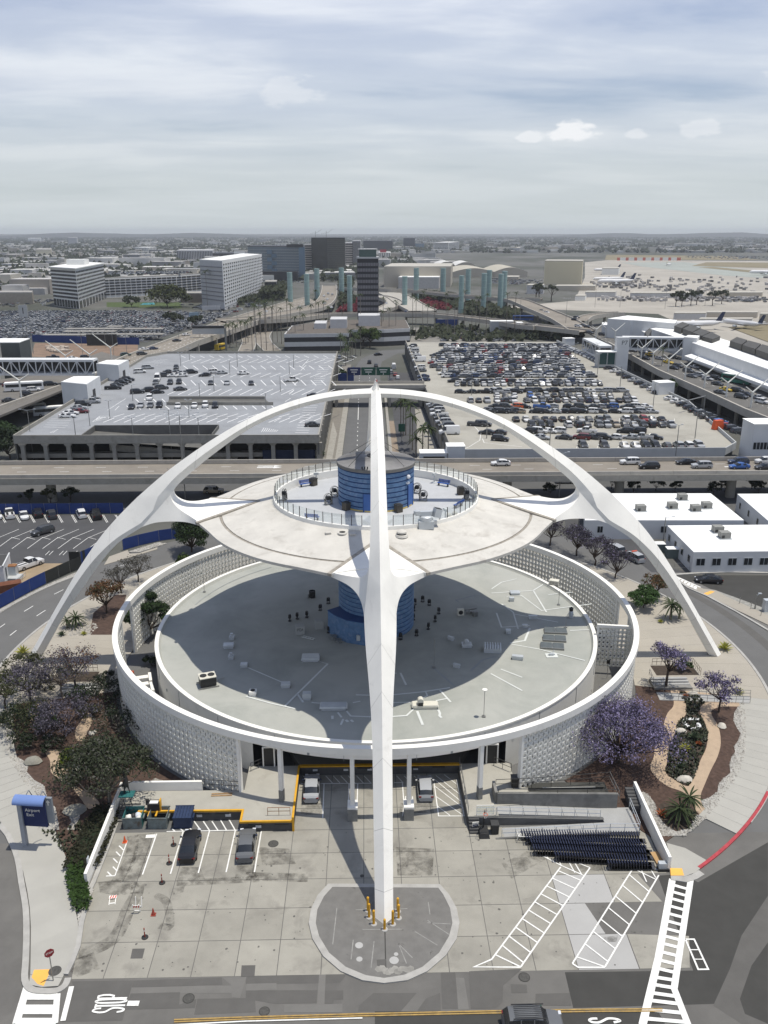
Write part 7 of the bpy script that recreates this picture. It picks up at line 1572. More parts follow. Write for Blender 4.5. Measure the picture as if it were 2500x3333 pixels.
rc_=random.Random(12);PICK=['white']*26+['silver']*15+['grey']*16+['black']*20+['dark grey']*12+['dark blue']*5+['red','dark red','tan','blue'];KP=['sedan']*5+['suv']*6+['hatch']*2+['pickup']
ROWS_R=[(Q,700,[(555,'dark grey'),(683,'dark grey'),(805,'white'),(872,'white'),(932,'black'),(990,'black'),(1060,'grey'),(1130,'silver'),(1188,'white'),(1252,'silver')],PI_/2,'row nearest front wall'),(Q,650,[(305,'silver'),(440,'dark grey'),(545,'dark red'),(620,'dark grey'),(680,'black'),(745,'white'),(845,'silver'),(915,'silver'),(985,'black')],2.75,'second row from front'),(Q,612,[(230,'black'),(290,'white'),(350,'white'),(405,'white'),(580,'white'),(810,'black'),(885,'black')],2.75,'third row from front'),(Q,573,[(245,'black'),(300,'black'),(355,'black'),(465,'white'),(525,'black'),(580,'black'),(650,'grey'),(695,'silver'),(750,'tan'),(805,'dark grey'),(860,'silver'),(915,'dark grey'),(965,'black'),(1025,'black'),(1080,'silver')],PI_/2,'fourth row from front'),(Q,540,[(150,'black'),(210,'white'),(270,'dark grey'),(325,'black'),(375,'black'),(430,'black'),(485,'black'),(540,'silver'),(590,'dark grey'),(650,'grey'),(700,'grey'),(810,'white'),(865,'dark grey'),(920,'red'),(970,'silver'),(1025,'black')],PI_/2,'fifth row from front'),(Q,492,[(65,'black'),(120,'dark grey'),(170,'tan'),(275,'black'),(330,'dark grey'),(380,'silver'),(435,'black'),(490,'black'),(540,'black'),(600,'white'),(655,'dark grey'),(745,'black'),(810,'white'),(860,'dark grey'),(910,'silver'),(965,'silver')],2.9,'sixth row from front'),(Q,462,[(20,'black'),(90,'dark grey'),(150,'orange'),(200,'black'),(305,'blue'),(370,'silver'),(470,'black'),(540,'dark grey'),(610,'dark grey'),(655,'silver'),(690,'dark blue'),(725,'blue'),(820,'dark grey'),(880,'white'),(930,'white')],2.9,'seventh row from front'),(Q,425,[(70,'dark grey'),(120,'grey')]+[(215+46*k,None)for k in range(15)],PI_/2,'eighth row from front'),(Q,395,[(35,'white'),(85,'black'),(140,'white')]+[(235+48*k,None)for k in range(11)]+[(820,'dark grey')],PI_/2,'ninth row from front'),(Q,365,[(10,'silver'),(50,'dark grey'),(105,'white'),(160,'black')]+[(240+50*k,None)for k in range(12)],3.0,'tenth row from front'),(Q3,660,[(1530,'black')],2.8,'front left corner group'),(Q3,620,[(1450,'black'),(1520,'dark grey')],2.8,'second left corner group'),(Q3,570,[(1390,'dark grey'),(1430,'black')],2.8,'third left corner group'),(Q3,490,[(1470,'dark grey'),(1530,'black'),(1580,'black'),(1630,'black')],2.9,'fourth left corner group'),(Q3,425,[(1350,'silver'),(1400,'dark grey'),(1450,'silver'),(1510,'white'),(1560,'dark grey'),(1610,'white')],1.57,'fifth left corner group'),(Q3,372,[(1290,'black'),(1355,'black'),(1440,'black'),(1500,'silver'),(1560,'silver'),(1625,'black')],3.0,'sixth left corner group')]
for w,y,xs_,yaw,ph in ROWS_R:
 for i,(x,c)in enumerate(sorted(xs_,key=lambda t:t[0])):
  c=c or rc_.choice(PICK);k='pickup' if(y==612 and x==580)else rc_.choice(KP);q=w(x,y,ZR2)
  place_car(k,c,q.x,q.y+1.2,ZR2+.012,yaw+rc_.choice((0,PI_)),'%s %s, %s from left, %s, beige deck'%(c,CATS[k],ordn(i),ph),'cars on the beige parking deck',near=True)
for i in range(22):
 t0=i/21;x,y=(705+t0*775,225+t0*385);c=['black','white','dark grey','black','silver','black','grey','white','black','dark red','white','white','black','dark grey','black','grey','dark grey','black','blue','red','black','dark grey'][i]
 if 8.6<i<9.4:continue
 q=Q(x,y,ZR2);k=rc_.choice(KP);place_car(k,c,q.x,q.y,ZR2+.012,.25,'%s %s, %s along the right wall of the beige deck, from the back'%(c,CATS[k],ordn(i)),'cars along the right wall of the beige deck')
for i,(x,y,k,c)in enumerate(((1220,615,'van','white'),(1205,575,'suv','dark grey'),(1185,550,'suv','silver'),(1175,525,'sedan','dark grey'),(1160,505,'pickup','white'),(1150,480,'suv','silver'),(1140,462,'suv','dark grey'),(1125,445,'sedan','silver'),(1070,295,'sedan','dark blue'),(1065,275,'sedan','dark blue'),(1050,240,'sedan','grey'),(1045,222,'suv','white'),(1040,180,'van','white'),(1025,158,'suv','silver'),(1015,140,'sedan','white'),(1010,122,'suv','silver'),(1005,105,'pickup','white'),(1000,92,'suv','dark grey'))):
 q=Q3(x,y,ZR2);place_car(k,c,q.x,q.y,ZR2+.012,.08+PI_,'%s %s, %s from the front along the left wall of the beige deck'%(c,CATS[k],ordn(i)),'cars along the left wall of the beige deck')
pk=[];y=322.0;row=0
while y>78:
 t0=(322-y)/244;xl=-218-135*min(1,t0*2.2)+(60 if t0>.75 else 0);xr=655-245*t0;st=(45-18*t0)*(1 if row%4 else.82);x=xl+rc_.uniform(0,20)
 while x<xr:
  q=Q(x,y,ZR2);pk.append((q.x,q.y,ZR2+.012,rc_.choice((0,PI_))+(1.57 if row%4==0 else.12)+rc_.uniform(-.04,.04)));x+=st*rc_.uniform(.95,1.15)
 y-=(30-15*t0)if row%2 else(19-9.5*t0);row+=1
carstuff('parked_cars','rows of packed parked cars',pk[::2],None,'sedan');carstuff('parked_cars','rows of packed parked cars, taller ones',pk[1::2],None,'suv',seed=5)
for i in range(26):
 t0=i/25;q=Q(425+t0*250,88+t0*105,ZR2);place_car('hatch',rc_.choice(PICK),q.x,q.y,ZR2+.012,.3,'small car, %s from the rear, in the back right edge row, beige deck'%ordn(i),'cars in the rear right edge row',near=False)
RL=((Q,1105,745),(Q,1220,640),(Q,348,690),(Q,968,460),(Q,770,340),(Q3,1445,640),(Q3,1355,380),(Q,635,255),(Q,500,180),(Q,310,290),(Q,630,180))
for i,(w,x,y)in enumerate(sorted(RL,key=lambda t:t[0](t[1],t[2],ZR2).x)):
 lamp_post(w(x,y,ZR2),8.0,'slim grey lamp post on the beige parking deck, %s from the left'%ordn(i),2,'lamp posts on the beige parking deck','deck_lamp',.8)
tag(Mu(CONEO).box((Q(1355,585,ZR2).x,Q(1355,585,ZR2).y,ZR2+1.4),(3.2,1.6,2.6),.3,.8).bd('orange_booth'),'bright orange covered kiosk at the right wall of the beige deck','kiosk')
for nm,x,y,d,h,lb in(('w',1025,370,(6,5,4.2),0,'small white stair head at the right wall of the beige deck'),('x',460,80,(5,4,3.5),0,'small pale stair head at the far right corner of the deck')):
 q=Q(x,y,ZR2);t_=thing('roof_shed',lb,'shed',(q.x,q.y,ZR2),.2);Mu(WHWALL).box((0,0,d[2]/2),d).bd('wall',None,t_);Mu(WHROOF).box((0,0,d[2]+.06),(d[0]+.2,d[1]+.2,.12)).bd('roof',None,t_)
for x,y,d,lb in((1210,735,(4.5,4,6.5),'white block beside the front left corner of the beige deck'),(1100,765,(7,4,3.4),'low white shed with a dark opening behind the blue core')):
 q=Q3(x,y,2);t_=thing('white_shed',lb,'shed',(q.x,96,0));hh=9.5 if d[2]>6 else 7.8;Mu(WHWALL).box((0,0,hh/2),(d[0],d[1],hh)).bd('wall',None,t_);Mu(WHROOF).box((0,0,hh+.05),(d[0]+.2,d[1]+.2,.1)).bd('roof',None,t_)
 if d[2]<5:Mu(DARK).box((0,-2.05,hh-1.6),(5.4,.12,1.6)).bd('opening',None,t_)
q=Q(1580,690,ZR2);t_=thing('toll_building','white building with barred windows at the right frame edge','building',(104,99.5,0));Mu(WHWALL).box((0,0,7.2),(13.5,7,14.4)).bd('wall',None,t_);Mu(WHROOF).box((0,0,14.45),(13.8,7.3,.12)).bd('roof',None,t_)
for k in range(6):Mu(WING).box((-6.0+.9*k,-3.53,8.8),(.7,.08,1.8)).bd('window',None,t_)
# - centre road, bridge, verge
Y0,Y1=89,330
struct(Mu(M('centre_asphalt',(.115,.115,.113),.92,.08,.2)).sheet([(-8.3,Y0),(5.0,Y0),(5.3,280),(7,310),(16,340),(34,352),(34,362),(8,352),(-3,322),(-6,290),(-7.4,200)],.010).bd('centre_road'))
struct(Mu(ROADC).prism([(-10.2,Y0),(-8.4,Y0),(-7.6,200),(-6.4,290),(-8,290),(-9.4,200)],0,.15).bd('pavement_centre'));struct(Mu(M('verge_grey',(.19,.175,.15),.92,.12,.5)).sheet([(-13.5,Y0),(-10.2,Y0),(-9.4,200),(-8,300),(-12.5,300)],.02).bd('verge'))
struct(Mu(ROADC).prism([(-12.6,112),(-10.9,108),(-10.4,150),(-12.4,170)],0,.16).bd('pavement_island'))
struct(Mu(ROADC).prism([(5.2,Y0),(6.2,Y0),(7,250),(6.2,250)],0,.15).bd('pavement_centre'));struct(Mu(M('lane_brown',(.24,.19,.14),.92,.1)).sheet([(6.3,120),(8.2,120),(8.2,170),(6.6,170)],.02).bd('side_lane'));struct(Mu(LOTA).sheet([(8.4,100),(20,100),(20,275),(8.4,275)],.015).bd('service_lane'))
struct(Mu(ROADC).sheet([(12,100),(20,100),(19,190),(16.5,190),(15,150)],.03).bd('ramp_surface'))
mk=Mu(PAINT)
for k in range(30):mk.box((-3.9,92+6.2*k,.022),(.22,1.4,.01));mk.box((.6,92+8*k,.022),(.16,2.6,.01))if k<24 else None
mk.box((-3.9,186,.024),(.2,26,.01));stuff(mk.bd('lane_dashes'))
t_=thing('road_bridge','grey concrete bridge joining the two car parks over the centre road','bridge',(0,0,0))
Mu(ROADC).box((3.2,198,6.8),(35,9,.8)).bd('deck',None,t_);Mu(CONB).box((3.2,193.6,7.6),(35,.3,1.1)).bd('parapet',None,t_);Mu(CONB).box((3.2,202.4,7.6),(35,.3,1.1)).bd('parapet',None,t_)
for x in(-12,7.5,19):Mu(ROADC).box((x,198,3.2),(1.0,7,6.4)).bd('pier',None,t_)
t_=thing('sign_gantry','overhead gantry with three blue and green road signs','sign gantry',(0,232,0));Mu(STEEL).box((-8.6,0,4.2),(.4,.4,8.4)).box((8.6,0,4.2),(.4,.4,8.4)).box((0,0,8.2),(17.6,.35,.5)).bd('frame',None,t_)
GRN=M('sign_green',(.015,.075,.05),.5,.06);
for x,w,m,tx in((-5.8,5.4,NAVY,'Departures'),(0,6.0,GRN,'Arrivals'),(6.0,5.8,GRN,'Parking')):
 pl=Mu(m).box((x,-.35,7.3),(w-.15,.12,3.2)).bd('sign_panel',None,t_);
 mb=Mu(WHITE)
 for k in range(2):mb.box((x,-.43,7.9-.9*k),(w*.55-.8*k,.03,.3))
 mb.box((x,-.43,6.2),(.3,.03,.5));stuff(mb.bd('sign_print',None,pl))
for x,y,rz,k,c,lb in((742,190,1.57,'suv','black','black suv on the centre road beyond the gantry'),(795,142,.6,'sedan','black','black sedan on the far bend of the centre road'),(782,208,1.57,'sedan','dark grey','dark sedan near the gantry on the centre road'),(872,298,1.57,'sedan','dark grey','dark sedan in the service lane beside the centre road'),(912,282,1.57,'hatch','white','white hatchback in the service lane'),(897,264,1.57,'sedan','red','red car in the service lane'),(870,250,1.57,'suv','silver','silver suv in the service lane'),(888,220,1.57,'van','white','white van at the far end of the service lane'),(562,160,1.57,'suv','white','white suv beside the blue hoarding')):
 q=Q3(x,y,0);place_car(k,c,q.x,q.y,.02,rz,lb,'cars on the centre road',near=True)
tag(Mu(FENB).box((-9.5,245,2.2),(6.5,.3,4.4)).box((-6.4,252,2.6),(.3,14,5.2)).bd('blue_hoarding'),'dark blue site hoarding left of the centre road','hoarding')
tag(Mu(CONEO).prism([(-11.6,98),(-10.8,98),(-11.2,98.6)],.5,1.7).bd('road_works_sign'),'small orange road works sign on the verge','sign')
q=Q3(935,660,0);t_=thing('green_sign','green road sign on a post among the palms','sign',(q.x,q.y,0));Mu(STEEL).box((0,0,2),(.15,.15,4)).bd('post',None,t_);Mu(GRN).box((0,-.1,4.4),(2.0,.1,2.4)).bd('panel',None,t_)
#  far ground: terminals, hotels, pylons, airfield, city
T=win(1900,980,600/952);Q4=win(0,740);Q5=win(800,740);Q6=win(1600,740)
def hgt(x,yb,yt):
 """height of a point seen straight above a ground point"""
 p=g(x,yb,0);d=_f+_r*((x-1250)/FPX)-_u*((yt-1666.5)/FPX);return CAM.z+d.z*((p.y-CAM.y)/d.y)
def fx(ox,oy,s=S_):return lambda x,y:(ox+x*s,oy+y*s)
# - right terminal road
tr=thing('terminal_road','elevated roadway with Y-shaped lamp masts in front of the right terminals','viaduct')
near=[Q(700,70,ZU),Q(785,118,ZU),Q(1000,238,ZU),Q(1300,372,ZU),Q(1520,475,ZU),Q(1700,545,ZU),Q(2000,640,ZU)];far=[T(-20,140,ZU),T(190,200,ZU),T(330,235,ZU),T(520,290,ZU),T(780,385,ZU),T(960,450,ZU),T(1300,560,ZU)]
mb=Mu(M('terminal_asphalt',(.125,.12,.11),.9,.1,.2))
for k in range(6):mb.prism([near[k],near[k+1],far[k+1],far[k]],ZU-.6,ZU)
mb.bd('roadway',None,tr);Mu(CONB).wall([tuple(p)[:2]for p in near],.7,ZU-1.6,ZU+.9).bd('barrier',None,tr)
Mu(M('undercroft_shade',(.03,.03,.03),.95)).wall([(p.x+5,p.y+3)for p in near],.4,0,ZU-.6).bd('shadow_wall',None,tr)  # near-black wall colour carries the shade under the road deck
for k in range(12):p=near[1].lerp(near[5],k/11)if k else near[1];Mu(ROADC).lathe([(.7,0),(.7,ZU-.6)],10,(p.x+1.5,p.y+1,0)).bd('pier',None,tr)
mk=Mu(PAINT)
for k in range(5):
 for t0 in(.33,.62):
  for j in range(6):a=near[k].lerp(far[k],t0).lerp(near[k+1].lerp(far[k+1],t0),j/6);b=near[k].lerp(far[k],t0).lerp(near[k+1].lerp(far[k+1],t0),j/6+.06);mk.ribbon([tuple(a),tuple(b)],.15,ZU+.012)
stuff(mk.bd('lane_dashes',None,tr))
for i,(x,y)in enumerate(((62,195),(112,188),(160,205),(295,302),(355,327),(435,362),(522,405),(622,450),(735,497),(862,550))):
 q=T(x,y,ZU);t_=thing('lamp_mast','white Y-shaped lamp mast on the right terminal road, %s from the back'%ordn(i),'lamp mast',tuple(q),0,'white Y-shaped lamp masts of the right terminal road')
 Mu(MAST).tube([(0,0,0),(0,0,5.0)],.3,7).bd('pole',None,t_);Mu(MAST).tube([(0,0,4.9),(5.2,1.5,9.0)],[.28,.16],6).bd('long_arm',None,t_);Mu(MAST).tube([(0,0,4.9),(-2.6,-.6,6.8)],[.26,.16],6).bd('short_arm',None,t_)
rr=random.Random(5)
for i,(x,y,k,c,lb)in enumerate(((253,262,'sedan','black','black car under the pedestrian bridge'),(305,266,'sedan','white','white car under the pedestrian bridge'),(332,262,'suv','silver','silver car under the pedestrian bridge'),(343,283,'sedan','yellow','yellow taxi under the pedestrian bridge'),(318,302,'sedan','black','black car right behind the bridge taxi'),(392,302,'sedan','silver','silver car between the fifth and sixth mast'),(462,297,'suv','black','black suv close to the terminal, middle'),(437,322,'sedan','yellow','yellow taxi beside the sixth mast'),(465,352,'sedan','black','black sedan beyond the sixth mast'),(487,343,'suv','dark grey','dark suv beside the black sedan'),(540,368,'suv','dark grey','dark suv beside the seventh mast'),(575,347,'sedan','silver','silver car close to the terminal, near the seventh mast'),(598,390,'suv','silver','silver suv beside the eighth mast'),(558,394,'sedan','grey','grey car at the near kerb, seventh mast'),(640,409,'sedan','silver','silver car beyond the eighth mast'),(683,406,'suv','black','black suv between the eighth and ninth mast'),(690,434,'sedan','dark grey','dark sedan between the eighth and ninth mast'),(733,464,'sedan','yellow','yellow taxi beside the ninth mast'),(705,478,'sedan','grey','grey car at the near kerb before the ninth mast'),(792,470,'suv','black','black suv below the green bus'),(838,490,'sedan','black','black sedan right of the ninth mast'),(812,502,'suv','dark grey','dark suv before the tenth mast'),(905,506,'sedan','silver','silver car beyond the tenth mast'),(920,528,'suv','white','white suv at the right frame edge of the terminal road'))):
 q=T(x,y,ZU);place_car(k,c,q.x,q.y,ZU+.012,-1.02,lb+' on the terminal road','cars on the right terminal road')
def bus(q,rz,label,body,L=12,roof=None,glass=True):
 t=thing('bus',label,'bus',tuple(q),rz);m=M('bus_'+label.split()[0],body,.4,0);Mu(m).box((0,0,1.75),(L,2.55,2.7)).bd('body_shell',None,t);Mu(roof or WHROOF).box((0,0,3.2),(L-.6,2.3,.25)).bd('roof',None,t)
 Mu(WING).box((0,-1.28,2.15),(L-1,.04,1.0)).box((0,1.28,2.15),(L-1,.04,1.0)).bd('window',None,t);Mu(WING).box((L/2+.01,0,2.1),(.05,2.2,1.3)).bd('windscreen',None,t)
 for x in(-L*.3,L*.32):
  for s in(-1,1):o=wheel_mb(None,.5).bd('wheel',None,t);o.location=(x,s*1.2,.5)
 return t
bus(T(790,425,ZU),-1.02,'green bus with white roof on the right terminal road',(.03,.15,.11))
# - right terminals
def block(name,label,pts,z0,z1,wall,roof,cat='building',lip=.5):
 t=thing(name,label,cat,(pts[0].x,pts[0].y,0));o=pts[0];c=[(p.x-o.x,p.y-o.y)for p in pts];Mu(wall).prism(c,z0,z1-.3).bd('wall',None,t);Mu(roof).prism(c,z1-.3,z1).bd('roof',None,t);return t,o
zr_=15.0
t1,o1=block('terminal','long white terminal with dark recessed window band, nearest right',[T(560,214,zr_),T(905,334,zr_),T(1300,470,zr_),T(1500,380,zr_),T(952,268,zr_),T(700,190,zr_),T(620,195,zr_)],4,zr_,WHWALL,WHROOF)
a,b=T(590,262,11.5)-o1,T(845,350,11.5)-o1;d=(b-a);ang=math.atan2(d.y,d.x);c_=(a+b)/2;a.z=b.z=0
Mu(M('recess_dark',(.04,.038,.034),.9)).box((c_.x-.25*sin_(-ang)-.2,c_.y-.35,11.0),(d.length,.9,3.6),ang).bd('window_band',None,t1)
for k in range(7):p=a.lerp(b,(k+.5)/7);Mu(WHWALL).box((p.x-.5,p.y-.6,11.0),(.7,.7,3.6),ang).bd('mullion',None,t1)
t_,o_=block('canopy','white entrance canopy along the nearest right terminal',[T(520,282,10.5),T(955,440,10.5),T(1300,560,10.5),T(1300,520,10.5),T(955,405,10.5),T(560,272,10.5)],9.4,10.5,WHWALL,WHROOF,'canopy')
t2,o2=block('terminal','white terminal block behind the pedestrian bridge',[T(345,142,14),T(520,200,14),T(620,196,14),T(610,180,14),T(480,125,14),T(420,130,14)],3,14,WHWALL,WHROOF)
t3,o3=block('terminal','far white terminal wing with a long raised wall',[T(95,110,12),T(95,122,12),T(258,130,12),T(320,165,12),T(360,150,12),T(300,110,12)],3,12,WHWALL,WHROOF)
t_,o_=block('terminal','grey-white far terminal hall with sloping roof edge',[T(125,70,19),T(230,55,19),T(480,118,15),T(470,135,15),T(260,78,19),T(245,78,19)],3,17,WHWALL,WHROOF)
t_,o_=block('terminal','dark green glass front of the far terminal',[T(95,130,10),T(258,138,10),T(258,125,10),T(95,118,10)],6,10,GREENG,GREENG);
for nm,pts in(('a',((468,130),(510,110),(545,122),(505,143))),('b',((512,145),(552,125),(600,142),(560,163))),('c',((562,165),(605,145),(655,162),(610,183))),('d',((612,185),(660,163),(705,185),(665,200)))):
 ps=[T(x,y,16.5)for x,y in pts];t_,o_=block('roof_skylight','dark sloping roof skylight on the middle terminal, %s from the back'%ordn('abcd'.index(nm)),ps,14,16.8,M('skylight_dark',(.07,.068,.062),.7,.1),M('skylight_dark',(.07,.068,.062),.7,.1),'skylight')
for nm,pts in(('a',((755,212),(790,192),(845,208),(815,232))),('b',((820,234),(850,210),(915,228),(885,255))),('c',((890,257),(920,230),(1000,252),(960,282)))):
 ps=[T(x,y,17)for x,y in pts];block('roof_skylight','dark sloping roof skylight on the nearest terminal, %s from the back'%ordn('abc'.index(nm)),ps,15,17.6,MATS['skylight_dark'],MATS['skylight_dark'],'skylight')
ps=[T(x,y,16)for x,y in((315,160),(340,138),(352,150),(330,185))];block('roof_skylight','small dark dormer on the middle terminal',ps,12,16,MATS['skylight_dark'],MATS['skylight_dark'],'skylight')
block('lift_tower','white lift tower between bridge and terminal',[T(518,185,17),T(585,190,17),T(600,178,17),T(540,175,17)],3,17,WHWALL,WHROOF,'tower')
def truss(name,label,a,b,z0,z1,wid,n,m,roof=True):
 t=thing(name,label,'footbridge',(a.x,a.y,0));d=Vector((b.x-a.x,b.y-a.y,0));L=d.length;u=d/L;v=Vector((-u.y,u.x,0));ang=math.atan2(u.y,u.x);mid=d/2
 Mu(m).box((mid.x,mid.y,z0),(L,wid,.8),ang).bd('deck',None,t)
 if roof:Mu(m).box((mid.x,mid.y,z1),(L,wid+.4,.8),ang).bd('roof',None,t)
 Mu(WING).box((mid.x+v.x*(wid*.42),mid.y+v.y*(wid*.42),(z0+z1)/2),(L,.1,z1-z0-.8),ang).bd('glazing',None,t)
 for s in(-1,1):
  for k in range(n+1):
   p=u*(L*k/n)+v*s*wid/2;Mu(m).tube([p+Vector((0,0,z0)),p+Vector((0,0,z1))],.22,4).bd('post',None,t)
   if k<n:q=u*(L*(k+1)/n)+v*s*wid/2;za,zb=(z0,z1)if k%2 else(z1,z0);Mu(m).tube([p+Vector((0,0,za)),q+Vector((0,0,zb))],.2,4).bd('brace',None,t)
 return t
a,b=T(195,250,10),T(510,255,10);truss('footbridge','white truss footbridge over the right terminal road',a,b,10.5,15.5,4.5,8,WHWALL)
a,b=T(20,245,9),T(110,290,9);truss('footbridge','short truss stair bridge beside the lettered tower',a,b,8.5,13.5,5,4,WHWALL)
p7=[T(110,200,20),T(196,212,20)];q=T(160,345,ZR2);t_=thing('lettered_tower','pale slab tower lettered P7 at the end of the footbridge','tower',(q.x,q.y,0));hz_=19.0
Mu(WHWALL).box((3.0,2.5,hz_/2),(5.2,3.0,hz_)).bd('slab_wall',None,t_);text_mesh('P7',2.6,M('letter_grey',(.10,.11,.12),.6),'lettering',t_,(3.6,.95,hz_-2.3));Mu(GRWALL).box((-3.5,2.4,6.5),(7.5,5,13)).bd('stair_block',None,t_)
for x in(-5.2,-1.8):
 for z in(4.6,10.4):Mu(GREENG).box((x,-.15,z),(2.9,.2,4.8)).bd('window',None,t_)
Mu(WHROOF).box((-3.5,2.4,13.1),(7.8,5.4,.25)).bd('roof',None,t_)
palm(T(395,420,0),14,3.0,'tall palm rising beside the terminal road barrier');tree(T(455,470,3),5,3,'green tree tuft below the terminal road',LGRN,300,.5,BARK,'tree',5,.8,91,.2)
tag(Mu(STEEL).tube([tuple(T(512,520,10)),tuple(T(628,490,10))],.2,5).tube([tuple(T(628,490,10)),(T(628,490,10).x,T(628,490,10).y,4)],.2,5).bd('signal_arm'),'long horizontal signal arm over the gap beside the deck','traffic signal')
# - left side: terminal block, footbridge, roads, buses
K2=win(0,1050,450/952)
struct(Mu(M('left_upper_road',(.15,.14,.125),.9,.1,.2)).prism([K2(-200,720,ZU),K2(415,470,ZU),K2(560,400,ZU),K2(900,260,ZU),K2(700,200,ZU),K2(300,350,ZU),K2(-200,420,ZU)],ZU-.7,ZU).bd('left_terminal_road'))
struct(Mu(CONB).wall([tuple(K2(x,y,ZU))[:2]for x,y in((-250,660),(0,590),(415,445))],.6,ZU-1.6,ZU+.9).bd('road_barrier'))
struct(Mu(M('undercroft_shade',(.03,.03,.03),.95)).wall([tuple(K2(x,y,0))[:2]for x,y in((-200,720),(150,590),(430,500))],.3,0,ZU-.7).bd('undercroft_shade_wall'))  # shade below the left road put into this wall's near-black colour
truss('footbridge','white arched truss footbridge at the left, leading to the stair tower',K2(-120,350,11),K2(665,350,11),11,16.0,5,14,WHWALL)
for i,(x,y)in enumerate(((150,530),(460,310),(625,300),(768,250))):
 q=K2(x,y,ZU);t_=thing('lamp_mast','white Y-shaped lamp mast on the left terminal road, %s from the front'%ordn(i),'lamp mast',tuple(q),0,'white Y-shaped lamp masts of the left terminal road');h_=6.5 if i==0 else 5
 Mu(MAST).tube([(0,0,0),(0,0,h_)],.3,7).bd('pole',None,t_);Mu(MAST).tube([(0,0,h_-.1),(-7.2,-1,h_+6.2)],[.3,.16],6).bd('long_arm',None,t_);Mu(MAST).tube([(0,0,h_-.1),(3.2,.6,h_+2)],[.26,.16],6).bd('short_arm',None,t_)
for x,y,k,c,lb in((65,537,'sedan','dark grey','dark car at the front of the left terminal road'),(190,498,'suv','black','black suv beside the nearest left mast'),(232,465,'suv','white','white suv below the coach on the left terminal road'),(348,425,'suv','black','black suv under the left footbridge'),(65,430,'suv','dark red','dark red suv beside the coach'),(500,245,'sedan','white','white car beyond the left footbridge'),(570,258,'sedan','silver','silver car beyond the left footbridge'),(590,240,'suv','black','black car beyond the left footbridge'),(365,240,'pickup','black','black vehicle by the dark green building')):
 q=K2(x,y+8,ZU);place_car(k,c,q.x,q.y,ZU+.012,.38,lb,'cars on the left terminal road')
bus(K2(170,470,ZU),.30,'white coach with dark front on the left terminal road',(.6,.6,.6),13);bus(K2(235,620,0),.62,'cream shuttle bus on the lower road at the left',(.45,.42,.36),8);bus(K2(350,640,0),.35,'pale city bus with blue rear on the lower road',(.5,.52,.54),11)
q=K2(110,130,0);c=[K2(0,135,19),K2(130,135,19),K2(205,108,19),K2(0,108,19)];block('dark_hall','dark grey-green building with white roof at the left frame edge',c,0,19,M('hall_green',(.075,.085,.085),.8,.1),WHROOF)
t_=thing('cream_tank','cream rounded stair drum at the left frame edge','tower',(c[0].x-6,c[0].y-8,0));Mu(M('cream',(.50,.47,.37),.8)).lathe([(7,0),(7,15),(5.5,18),(2.5,19.3),(0,19.5)],24).bd('shell',None,t_,smooth=50)
q=K2(205,215,0);t_=thing('pole_sign','tall lattice sign frame with a numeral 1 panel at the left','sign',(q.x,q.y,0))
for s in(-2,0,2):Mu(STEEL).tube([(s,0,0),(s,0,24)],.15,4).bd('post',None,t_)
Mu(GRWALL).box((-.5,-.3,22),(4.5,.4,6)).bd('panel',None,t_);text_mesh('1',4.5,DARK,'lettering',t_,(-.5,-.52,22))
struct(Mu(M('earth_brown',(.20,.14,.10),.95,.22,.15)).sheet([K2(215,235),K2(240,140),K2(950,150),K2(950,200),K2(700,255)],.02).bd('building_ground'))
dm=Mu(M('rubble_pale',(.4,.34,.28),.95,.25,.5));rb=random.Random(2)
for k in range(60):q=K2(rb.uniform(330,470),rb.uniform(170,205));dm.box((q.x,q.y,.4),(rb.uniform(1,4),rb.uniform(1,3),rb.uniform(.5,1.6)),rb.random()*3)
stuff(dm.bd('rubble'))
tag(Mu(FENB).wall([tuple(K2(x,y))[:2]for x,y in((225,132),(430,138),(600,145))],.3,0,4).bd('blue_hoarding'),'long blue hoarding between earthworks and the far car lot, left part','hoarding');tag(Mu(FENB).wall([tuple(K2(x,y))[:2]for x,y in((800,152),(960,152))],.3,0,4).bd('blue_hoarding'),'blue hoarding right of the black screen','hoarding')
a,b=K2(608,158),K2(805,162);hh=hgt(0+700*.4727,1050+160*.4727,1050+80*.4727);t_=thing('black_screen','large black billboard panel by the earthworks','billboard',(a.x,a.y,0));Mu(DARK).box(((b.x-a.x)/2,(b.y-a.y)/2,hh*.52),(b.x-a.x,1,hh*.96)).bd('panel',None,t_)
for s in(.1,.9):Mu(STEEL).box(((b.x-a.x)*s,.8,hh*.25),(.6,.6,hh*.5)).bd('post',None,t_)
hw=[Q4(600,850,ZU),Q4(760,775,ZU),Q4(900,722,ZU),Q4(1120,640,ZU),Q4(1320,570,ZU),Q4(1500,515,ZU),Q4(1700,455,ZU),Q4(1850,420,ZU)]
hn=[Q4(780,870,ZU),Q4(880,810,ZU),Q4(1010,765,ZU),Q4(1180,690,ZU),Q4(1390,620,ZU),Q4(1600,545,ZU),Q4(1760,490,ZU),Q4(1900,450,ZU)]
hr=thing('left_highway','broad elevated tan highway curving away behind the grey garage','viaduct');mb=Mu(ROADT)
for k in range(7):mb.prism([hn[k],hn[k+1],hw[k+1],hw[k]],ZU-.8,ZU)
mb.bd('roadway',None,hr);Mu(CONB).wall([tuple(p)[:2]for p in hn],.6,ZU-2.0,ZU+.9).bd('near_barrier',None,hr);Mu(CONB).wall([tuple(p)[:2]for p in hw],.6,ZU-.8,ZU+.9).bd('far_barrier',None,hr)
for k in range(7):
 for j in range(2):p=hn[k].lerp(hn[k+1],j/2);Mu(ROADC).box((p.x,p.y+2,(ZU-1)/2),(1.4,2.5,ZU-1)).bd('pier',None,hr)
mk=Mu(PAINT)
